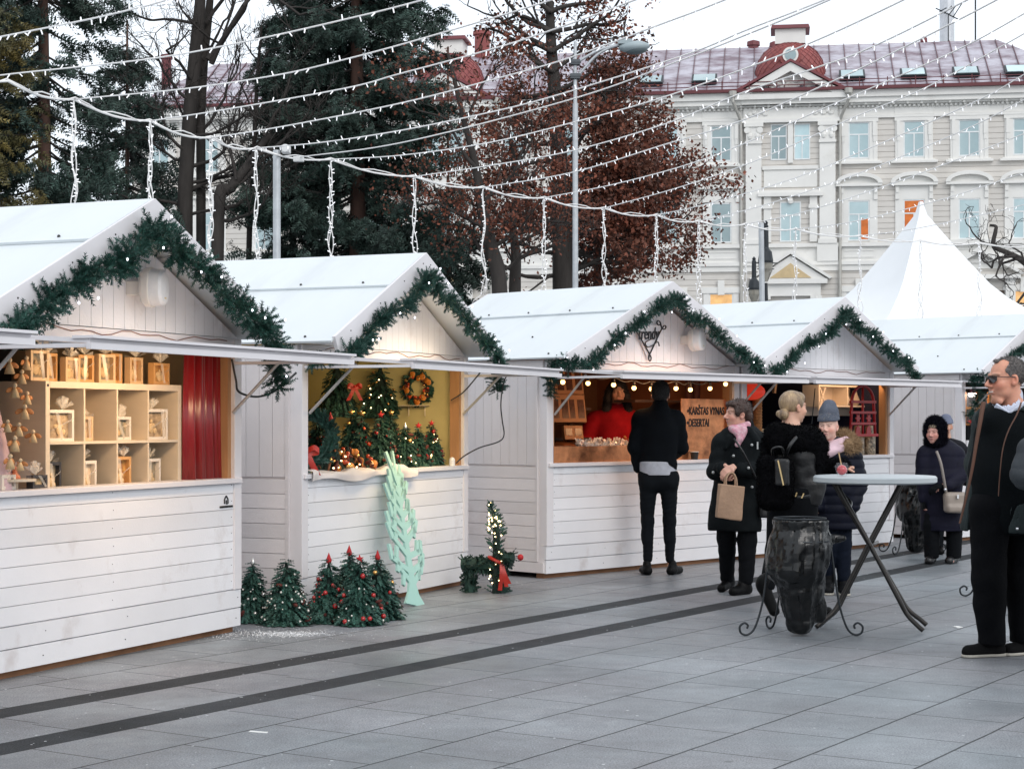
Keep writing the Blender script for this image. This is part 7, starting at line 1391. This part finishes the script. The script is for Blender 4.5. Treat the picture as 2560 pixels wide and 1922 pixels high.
def wreath(k, x, y, z, R, label, seed, deco=True, m=firg, face=-PI / 2, tilt=0.):
    r = np.random.default_rng(seed); o = thing('wreath', label, 'wreath', sw(k, x, y, z), 0, rot=(tilt, 0, STALLS[k][1] + face)); n = 260; a = r.uniform(0, 2 * PI, n); c = np.stack([R * np.cos(a), 0 * a, R * np.sin(a)], 1); d = np.stack([np.cos(a), -.3 + 0 * a, np.sin(a)], 1); tn = np.stack([-np.sin(a), 0 * a, np.cos(a)], 1)
    q = MB(); scatter(q, FT, c, d * r.normal(.2, .6, (n, 1)) + tn + [0, -.35, 0] * r.random((n, 1)), scale=r.uniform(.7, 1.05, n) * (1 if deco else 1.3), seed=seed); th = np.linspace(0, 2 * PI, 30); q.tube(np.stack([R * np.cos(th), 0 * th, R * np.sin(th)], 1), R * .10, 8); q.build('twigs', m, o)
    if deco:
        for i in range(64):
            t = r.uniform(0, 2 * PI); rr_ = R * r.uniform(.72, 1.25); p = (rr_ * math.cos(t), -.035 - .02 * r.random(), rr_ * math.sin(t)); src = (sl_o, stick_o, bau['gold'], bau['org'], pcone)[i % 5]; inst(src, o, p, (PI / 2 + r.normal(0, .4), r.uniform(0, 6), r.normal(0, .4)), scale=r.uniform(.6, .95) if i % 5 != 0 else .95)
    return o
wreath(2, 2.90, .44, 1.735, .105, 'wreath of dried orange slices and cones on the yellow wall', 5)
wreath(2, s2x(778, .10), .12, 1.30, .17, 'plain green fir wreath leaning at the left end of the counter', 6, False, face=-.6, tilt=.25)
o = at_stall('wreath_ledge', 'thin wooden ledge on struts below the orange slice wreath', 'ledge', 2, 2.80, .33, 1.575); q = MB(); q.box((0, 0, 0), (.10, .26, .008)); q.bar((.09, .04, 0), (.05, .02, -.09), .008, .008); q.bar((.09, .2, 0), (.05, .18, -.09), .008, .008); q.build('ledge', birch, o)
def bow(k, x, y, z, label, s=1.):
    o = thing('ribbon_bow', label, 'bow', sw(k, x, y, z), STALLS[k][1] - 1.0, 'red ribbon bows', scale=s); q = MB()
    for sx in (-1, 1):
        C = spline(np.array([(0, 0, 0), (sx * .05, -.02, .025), (sx * .085, -.015, .0), (sx * .045, 0, -.012), (0, -.006, 0)]), 5); q.quads(np.concatenate([[c_ + [0, 0, -.018], e + [0, 0, -.018], e + [0, .004, .018], c_ + [0, .004, .018]] for c_, e in zip(C[:-1], C[1:])])); C = spline(np.array([(0, 0, 0), (sx * .03, -.01, -.07), (sx * .075, 0, -.16)]), 5); q.quads(np.concatenate([[c_ + [-.02, 0, 0], e + [-.024, 0, 0], e + [.024, .003, 0], c_ + [.02, .003, 0]] for c_, e in zip(C[:-1], C[1:])]))
    q.ball((0, -.006, 0), .014, 8); q.build('ribbon', rib, o)
o = thing('fir_bunch', 'dark fir bunch hanging from the ceiling of the second stall', 'fir bunch', sw(2, 2.42, 1.0, 1.47), 0); fir_foliage(.50, .21, 300, 91, droop=1.4, parent=o); [setattr(c, 'scale', (1, 1, 1)) for c in kids(o)]
bow(2, 2.30, .76, 1.74, 'red bow on the hanging dark fir bunch', .75); bow(2, s2x(763, .03), .02, 1.22, 'red bow in the lower left corner of the second counter', 1.1)
def mound(px, y, label, seed):
    r = np.random.default_rng(seed); o = thing('cone_arrangement', label, 'arrangement', sw(2, s2x(px, y), y, 1.056), r.uniform(0, 6), 'arrangements of cones and orange slices'); fir_foliage(.2, .12, 60, seed, parent=o)
    for i in range(46): p = on_cone(r, .2, .12); inst((sl_o, pcone, bau['gold'], stick_o, wl, bau['org'])[i % 6], o, p, tuple(r.uniform(0, 3, 3)), scale=r.uniform(.8, 1.25))
for i, (px, lb) in enumerate(((838, 'mound of cones and dried orange slices beside the narrow little fir'), (868, 'mound of frosted cones in the middle of the counter front'), (898, 'mound of cones and cinnamon left of the larger little fir'), (806, 'small mound of cones next to the red bow'))): mound(px, .10 + .03 * (i % 2), lb, 60 + i)
q = MB(); n = 40; X = np.linspace(.0, 1.75, n); V = []
for j, (y, z) in enumerate(((.06, 1.066), (-.02, 1.068), (-.058, 1.062), (-.066, 1.035), (-.063, 1.0))): V += [(x, y - .008 * math.sin(x * 13 + j), z + (.012 * math.sin(x * 9 + j) + .010 * math.sin(x * 21) if j < 3 else .018 * math.sin(x * 7)) + (.028 * math.exp(-((x - 1.35) / .16) ** 2) if j in (1, 2) else 0)) for x in X]
i = np.arange(n - 1); q.add(V, np.concatenate([np.stack([i + k * n, i + 1 + k * n, i + 1 + (k + 1) * n, i + (k + 1) * n], 1)[:, ::-1] for k in range(4)])); o = q.build('cloth', mat('white_cloth', (.62, .58, .57), .85, var=.1, vs=6.), smooth=True); o.location = sw(2, .1, 0, 0); o.rotation_euler = (0, 0, A1); tag(o, 'crumpled white cloth lying along the second counter edge', 'cloth')

# ------------------------------------------------------------------ third stall: hot wine counter
def s3x(px, y, k=3):
    (X, Y, _), a = STALLS[k]; r = (px - CX) / F; c, s = math.cos(a), math.sin(a); return (r * (Y + c * y) - X + s * y) / (c - r * s)
cop = mat('copper_sheet', (.62, .25, .11), .33, metal=.9, var=.35, vs=5., bump=.5, bs=4., stain=((.16, .06, .03), .48, .70, 4., .8))
o = at_stall('copper_trough', 'copper clad display trough along the wine counter', 'counter trough', 3, .12, .0, 1.056); q = MB(); q.box((0, 0, 0), (1.90, .02, .15)); q.box((0, .02, .0), (1.90, .5, .012)); q.quads([(0, .02, .06), (1.9, .02, .06), (1.9, .6, .18), (0, .6, .18)]); q.build('sheet', cop, o)
o = at_stall('menu_sign', 'copper sheet sign with hand lettered wine and dessert menu', 'sign', 3, 2.06, .04, 1.056); q = MB(); n = 10; X = np.linspace(0, .78, n); q.box((0, 0, 0), (.78, .012, .61)); q.build('sheet', cop, o, bevel=.003)
ink = mat('black_ink', (.012, .012, .014), .6)
for body, x, z in (('\u2022KARŠTAS VYNAS', .40, .45), ('\u2022DESERTAI', .27, .33)): t = text('lettering', body, .098, ink, o, .001, .08, .0022); t.location = (x, -.003, z); t.rotation_euler = (PI / 2, 0, 0); t.scale = (.80, 1.12, 1)
fest = mat('festoon_bulb', (1, .7, .35), .4, emit=(1, .58, .20), estr=3.2, var=0)
o = at_stall('festoon_string', 'black festoon cable with round warm bulbs under the wine stall flap', 'festoon lights', 3, 0, 0, 0); bp_ = [(1407, 955), (1470, 958), (1534, 962), (1585, 970), (1628, 972), (1690, 971), (1726, 974), (1775, 971), (1814, 960)]; C = []
fb_ = proto('bulb', fest, lambda q: q.ball((0, 0, 0), .0225, 12)); so_ = proto('socket', blackp, lambda q: q.cyl((0, 0, .015), (0, 0, .07), .014, .014, 8))
for px, py in bp_: x = s3x(px, -.10); D = sw(3, x, -.10)[1]; z = EYE + (HY - py) / F * D; b_ = inst(fb_, o, (x, -.10, z)); inst(so_, b_, (0, 0, 0)); C.append((x, -.10, z + .07))
C = [(.1, -.1, 1.87)] + [v for a, b in zip(C[:-1], C[1:]) for v in (a, ((a[0] + b[0]) / 2, -.10, (a[2] + b[2]) / 2 - .025))] + [C[-1], (2.8, -.1, 1.87)]; q = MB(); q.tube(spline(np.array(C), 4), .006, 6); q.build('cable', blackp, o, smooth=True)
card = mat('gift_card_box', (.42, .20, .09), .7, var=.12); win = mat('box_window', (.10, .045, .03), .2, var=.6, vs=30.)
for i, (px, py, y, lb) in enumerate(((1392, 985, .8, 'cardboard gift box with windows, upper left behind the wine counter'), (1437, 985, .8, 'cardboard gift box with windows, upper right behind the wine counter'), (1404, 1055, .7, 'cardboard gift box tilted on the lower rack, left one'), (1444, 1055, .7, 'cardboard gift box tilted on the lower rack, right one'), (1436, 1098, .55, 'cardboard gift box lowest of the rack, behind the jars'))):
    x = s3x(px, y); D = sw(3, x, y)[1]; z = EYE + (HY - py) / F * D; o = thing('gift_box', lb, 'gift box', sw(3, x, y, z), 0, 'gift boxes in the wine stall', rot=(-.25, 0, A3 - .45)); q = MB(); q.box((-.10, 0, 0), (.10, .06, .28 if i < 4 else .14)); q.build('carton', card, o, bevel=.003); q = MB()
    for s in (-1, 1): q.box((s * .05 - .034, -.003, .04), (s * .05 + .034, .004, .23 if i < 4 else .11))
    q.build('window', win, o)
o = at_stall('rack', 'dark rack carrying the gift boxes inside the wine stall', 'rack', 3, .55, .75, .13); q = MB(); [q.box((0, 0, z), (.95, .3, z + .025)) for z in (.8, 1.12, 1.42)]; [q.box((x, .25, 0), (x + .03, .3, 1.7)) for x in (0, .92)]; q.build('shelves', mat('dark_wood', (.05, .025, .015), .7), o)
jarg = mat('green_jar_label', (.09, .16, .05), .4, var=.4, vs=25.); jaro = mat('amber_jar', (.35, .13, .03), .25); lidm = mat('gold_lid', (.6, .48, .25), .35, metal=.8)
jar = None
for i in range(15):
    px = 1455 + (i % 8) * 17 - (i // 8) * 9; y = .10 + .15 * (i // 8); x = s3x(px, y); z = 1.10 + .035 * (i // 8); lb = f"small lidded jar in the {'front' if i < 8 else 'back'} row of the copper trough, number {i % 8 + 1} from left"
    if jar is None:
        jar = at_stall('jar', lb, 'jar', 3, x, y, z, 0, 'wrapped jars in the copper trough'); q = MB(); q.lathe([(.001, 0), (.03, 0), (.032, .01), (.032, .05), (.026, .058)], 14); q.build('glass', [jarg], jar, smooth=True, auto=.7); q = MB(); q.lathe([(.027, .056), (.029, .058), (.029, .074), (.001, .075)], 14); q.build('lid', lidm, jar); q = MB(); r = np.random.default_rng(2); n = 34; d = unit(r.normal(size=(n, 3)) * [.8, .8, .4] + [0, 0, .9]); s_ = unit(np.cross(d, r.normal(size=(n, 3)))) * .012; L = r.uniform(.04, .10, (n, 1)); c = np.array([0, 0, .072]); q.tris(np.stack([c + 0 * d, c + d * L - s_, c + d * L + s_], 1)); q.build('cellophane_tuft', mat('cellophane_bright', (.9, .82, .75), .12, spec=.9), jar)
    else:
        c = dup(jar, sw(3, x, y, z), A3 + i, lb, scale=.9 + .02 * (i % 4))
        if i in (4, 9, 12):
            for g_ in kids(c):
                if g_.name.startswith('glass'): g_.data = g_.data.copy(); g_.data.materials.clear(); g_.data.materials.append(jaro)
for i in range(3):
    o = at_stall('gift_bag', ('dark cellophane treat bag at the left end of the trough', 'house shaped treat bag, middle of three in the trough', 'house shaped treat bag nearest the jars')[i], 'gift bag', 3, s3x(1387 + i * 19, .08), .08, 1.10, .2, 'treat bags in the copper trough'); q = MB(); q.prism([(-.035, 0), (.035, 0), (.035, .07), (.0, .105), (-.035, .07)], 1, 0, .05); q.build('bag', mat('brown_treats', (.10, .03, .02), .25, var=.5, vs=40.), o); q = MB(); q.prism([(.028, 0), (.037, 0), (.037, .072), (.0, .11), (-.004, .102), (.028, .068)], 1, -.004, .054); q.build('card_edge', card, o)
o = at_stall('paper_cup', 'black paper cup with a white rim on the wine counter', 'cup', 3, s3x(1736, -.02), -.02, 1.056); q = MB(); q.lathe([(.001, 0), (.034, 0), (.043, .075), (.040, .075), (.034, .01)], 20); q.build('cup', mat('black_card', (.015, .014, .015), .6), o, smooth=True, auto=.6); q = MB(); q.tube(np.stack([.043 * np.cos(np.linspace(0, 2 * PI, 24)), .043 * np.sin(np.linspace(0, 2 * PI, 24)), np.full(24, .076)], 1), .003, 5); q.build('rim', wcab, o)
for i in range(5):
    o = at_stall('cup_stack', f'stack of paper cups behind the copper sign, number {i + 1} from left', 'cup stack', 3, s3x(1722 + i * 19, .5), .5, 1.66, 0, 'cup stacks behind the copper sign'); q = MB(); [q.lathe([(.001, j * .022), (.036, j * .022), (.041, j * .022 + .02), (.043, j * .022 + .0219)], 12) for j in range(12)]; q.build('cups', mat('maroon_cups', (.13, .05, .045), .6) if i < 3 else mat('grey_cups', (.16, .16, .16), .6), o)
o = at_stall('back_shelf', 'shelf carrying the cup stacks behind the copper sign', 'shelf', 3, 1.75, .38, 1.63); q = MB(); q.box((0, 0, 0), (1.1, .28, .025)); q.build('board', MATS['dark_wood'], o)

# ------------------------------------------------------------------ fourth stall: sled, white shelf, odds and ends
sx4 = lambda px, y: s3x(px, y, 4)
redp = mat('red_paint', (.40, .012, .018), .4)
o = at_stall('wooden_sled', 'red painted wooden sled with stars hanging in the fourth stall', 'sled', 4, sx4(2157, -.03), -.03, 1.265); q = MB(); a = np.linspace(0, PI, 18); hw = .225
q.tube([(-hw - .03, 0, 0), (-hw, 0, .38)] + [(-hw * math.cos(t), 0, .38 + .19 * math.sin(t)) for t in a[1:-1]] + [(hw, 0, .38), (hw + .03, 0, 0)], .017, 8); q.tube([(0, 0, .0), (0, 0, .56)], .014, 8); q.build('runners', redp, o, smooth=True)
q = MB(); [q.box((-hw - (.08 if z < .01 else .035), -.016, z), (hw + (.08 if z < .01 else .035), .012, z + .03)) for z in (0, .13, .255, .375)]; q.build('slats', redp, o, bevel=.004)
for s in (-1, 1): q = MB(); a6 = np.linspace(0, 2 * PI, 13)[:-1]; R6 = np.where(np.arange(12) % 2 == 0, .055, .03); q.prism(list(zip(s * .11 + R6 * np.cos(a6), .205 + R6 * np.sin(a6))), 1, -.012, 0); q.build('star', redp, o); q = MB(); q.prism([(s * .11 - .05, .03), (s * .11 + .05, .03), (s * .11 + .035, .10), (s * .11, .125), (s * .11 - .035, .10)], 1, -.011, 0); q.build('bell_cutout', redp, o)
white_w = mat('white_wood', (.62, .55, .47), .6)
o = at_stall('wall_shelf', 'white wall shelf with crossed side panel in the fourth stall', 'shelf', 4, sx4(2047, .35), .35, 1.50); wd = sx4(2212, .35) - sx4(2047, .35); q = MB()
q.box((0, 0, .33), (wd, .22, .35)); q.box((0, 0, .10), (wd, .22, .12)); q.box((0, .2, 0), (wd, .22, .33)); [q.box((x, 0, .12), (x + .02, .2, .33)) for x in (0.0, wd * .42, wd - .16, wd - .02)]
for x in (.0, wd - .15): q.bar((x + .02, .0, .13), (x + .13, .0, .32), .014, .014, up=(0, 1, 0)); q.bar((x + .13, .003, .13), (x + .02, .003, .32), .014, .014, up=(0, 1, 0)); q.prism([(x, .1), (x + .15, .1), (x + .15, -.03), (x + .09, .02), (x, .06)], 1, 0, .015)
q.build('frame', white_w, o)
for i in range(4): o = at_stall('linen_bag', f'pale linen bag on the white wall shelf, number {i + 1} from left', 'linen bag', 4, sx4(2112 + i * 24, .45), .45, 1.625, 0, 'linen bags on the wall shelf'); S = SDF((-.1, -.1, -.01), (.1, .1, .22), .01); S.cap((0, 0, .05), (0, 0, .15), .06, .03, .02); S.noise(.006, 30, i); mk(S, 'bag', mat('linen', (.50, .42, .35), .9), o)
for i in range(2): o = at_stall('flask', ('dark speckled flask below the red sled, left one', 'dark speckled flask below the red sled, right one')[i], 'flask', 4, sx4(2146 + i * 28, .08), .08, 1.056, 0, 'flasks below the sled'); q = MB(); q.lathe([(.001, 0), (.065, 0), (.068, .02), (.066, .22), (.05, .26), (.048, .33), (.001, .335)], 18); q.build('body', mat('speckled_enamel', (.45, .36, .25), .35, var=.9, vs=30., col2=(.06, .05, .04)), o, smooth=True, auto=.6)
o = at_stall('paper_lantern', 'red paper lantern hanging at the left of the fourth stall', 'lantern', 4, sx4(1878, .1), .1, 1.75); q = MB(); q.ball((0, 0, 0), (.15, .15, .09), 16); q.build('shade', mat('red_paper', (.50, .02, .012), .4, emit=(.8, .05, .02), estr=.25), o, smooth=True); q = MB(); q.lathe([(.03, .08), (.035, .1), (.001, .11)], 10); q.build('cap', lidm, o)
o = at_stall('wicker_column', 'tall woven amber column behind the short haired woman', 'basket', 4, sx4(1893, .2), .2, 1.056); q = MB(); q.lathe([(.05 + .006 * (i % 2), i * .016) for i in range(40)], 16); q.build('weave', mat('amber_wicker', (.40, .17, .05), .6, var=.4, vs=40.), o)
o = at_stall('red_tin', 'small red tin on the left end of the fourth counter', 'tin', 4, sx4(1921, .0), .0, 1.056); q = MB(); q.lathe([(.001, 0), (.045, 0), (.05, .07), (.001, .071)], 16); q.build('tin', redp, o); q = MB(); q.ball((0, 0, .10), (.05, .05, .04), 12); q.build('dome', mat('dark_red_glass', (.12, .01, .012), .2), o, smooth=True)
picture_frame(4, sx4(1905, .25), .25, 1.056, .16, .30, 0, 3, 'pine frame standing between the two women in the fourth stall', 0, False, 77)
o = at_stall('hanging_post', 'short brown wooden hook hanging in the dark fourth stall', 'hook', 4, sx4(1935, .5), .5, 1.75); q = MB(); q.bar((0, 0, 0), (.03, 0, .15), .035, .03, up=(0, 1, 0)); q.build('hook', raw, o)
o = at_stall('copper_pot', 'copper pot glowing behind the shoulder of the blond woman', 'pot', 4, sx4(2035, .1), .1, 1.2); q = MB(); q.lathe([(.001, 0), (.06, 0), (.075, .05), (.07, .1), (.075, .105)], 18); q.build('pot', cop, o, smooth=True); q = MB(); q.tube(spline(np.array([(-.07, 0, .1), (-.02, 0, .35), (.05, .02, .6)]), 6), .006, 6); q.build('chain', dkmet, o)
# ------------------------------------------------------------------ fifth stall
sx5 = lambda px, y: s3x(px, y, 5)
orp = MATS['orange_pine']; o = at_stall('lattice_window', 'orange pine lattice window panel in the fifth stall', 'window panel', 5, .13, .02, 1.39); q = MB(); [q.box((x, 0, 0), (x + w_, .03, .40)) for x, w_ in ((0, .07), (.36, .04), (.66, .09), (1.1, .04), (1.5, .07))]; q.box((0, .002, .19), (1.55, .028, .22)); q.box((0, .002, 0), (1.55, .028, .02)); q.build('lattice', orp, o); q = MB(); q.box((.02, .012, .02), (1.5, .016, .39)); q.build('pane', mat('clear_pane', (.5, .5, .5), .05, alpha=.15), o)
o = at_stall('counter_cloth', 'black board along the counter of the fifth stall', 'board', 5, .10, -.045, 1.21); q = MB(); q.box((0, 0, 0), (2.7, .02, .175)); q.build('board', blk, o); q = MB(); q.box((0, 0, -.15), (2.7, .02, -.003)); q.build('lower_board', wp_trim, o); q = MB(); q.ball((.55, -.01, -.05), .018, 10); q.build('knob', dkmet, o)
o = at_stall('poinsettia', 'red poinsettia in front of the orange lattice window', 'flower', 5, sx5(2442, -.05), -.05, 1.42); q = MB(); r = np.random.default_rng(6); n = 46; d = unit(r.normal(size=(n, 3)) + [0, -.4, .2]); s_ = unit(np.cross(d, r.normal(size=(n, 3)))); L = r.uniform(.07, .13, (n, 1)); q.quads(np.stack([0 * d, d * L * .55 + s_ * L * .25, d * L, d * L * .55 - s_ * L * .25], 1)); q.build('petals', mat('poinsettia_red', (.5, .015, .01), .5, var=.2, vs=12.), o); q = MB(); q.cyl((0, 0, -.04), (0, 0, 0), .04, .05); q.build('pot', dkmet, o)
o = at_stall('spot_lamp', 'small lit spot lamp under the flap of the fifth stall', 'lamp', 5, sx5(2431, -.05), -.05, 1.755); q = MB(); q.ball((0, 0, 0), (.05, .05, .03), 12); q.build('glass', mat('lit_lamp', (1, .9, .85), .3, emit=(1, .85, .8), estr=9.), o, smooth=True); q = MB(); q.cyl((0, 0, .02), (0, 0, .09), .035, .02); q.build('shade', mat('purple_metal', (.08, .03, .07), .4), o)
for i in range(5):
    o = at_stall('bottle', ('green bottle behind the orange lattice, leftmost', 'red labelled jar behind the orange lattice', 'dark bottle behind the orange lattice post', 'amber bottle behind the right orange lattice', 'dark bottle at the right of the lattice')[i], 'bottle', 5, .30 + .24 * i, .28, 1.39, 0, 'bottles behind the orange lattice'); q = MB(); q.lathe([(.001, 0), (.045, 0), (.045, .18), (.018, .24), (.018, .30), (.001, .3)], 14); q.build('glass', mat('bottle_%s' % ('green', 'red', 'dark', 'amber', 'black')[i], ((.05, .15, .04), (.4, .03, .015), (.02, .02, .02), (.35, .14, .03), (.02, .02, .025))[i], .15), o, smooth=True, auto=.7)
o = at_stall('bottle_shelf', 'plank behind the orange lattice carrying bottles', 'shelf', 5, .13, .15, 1.36); q = MB(); q.box((0, 0, 0), (1.6, .3, .025)); q.build('plank', raw, o)
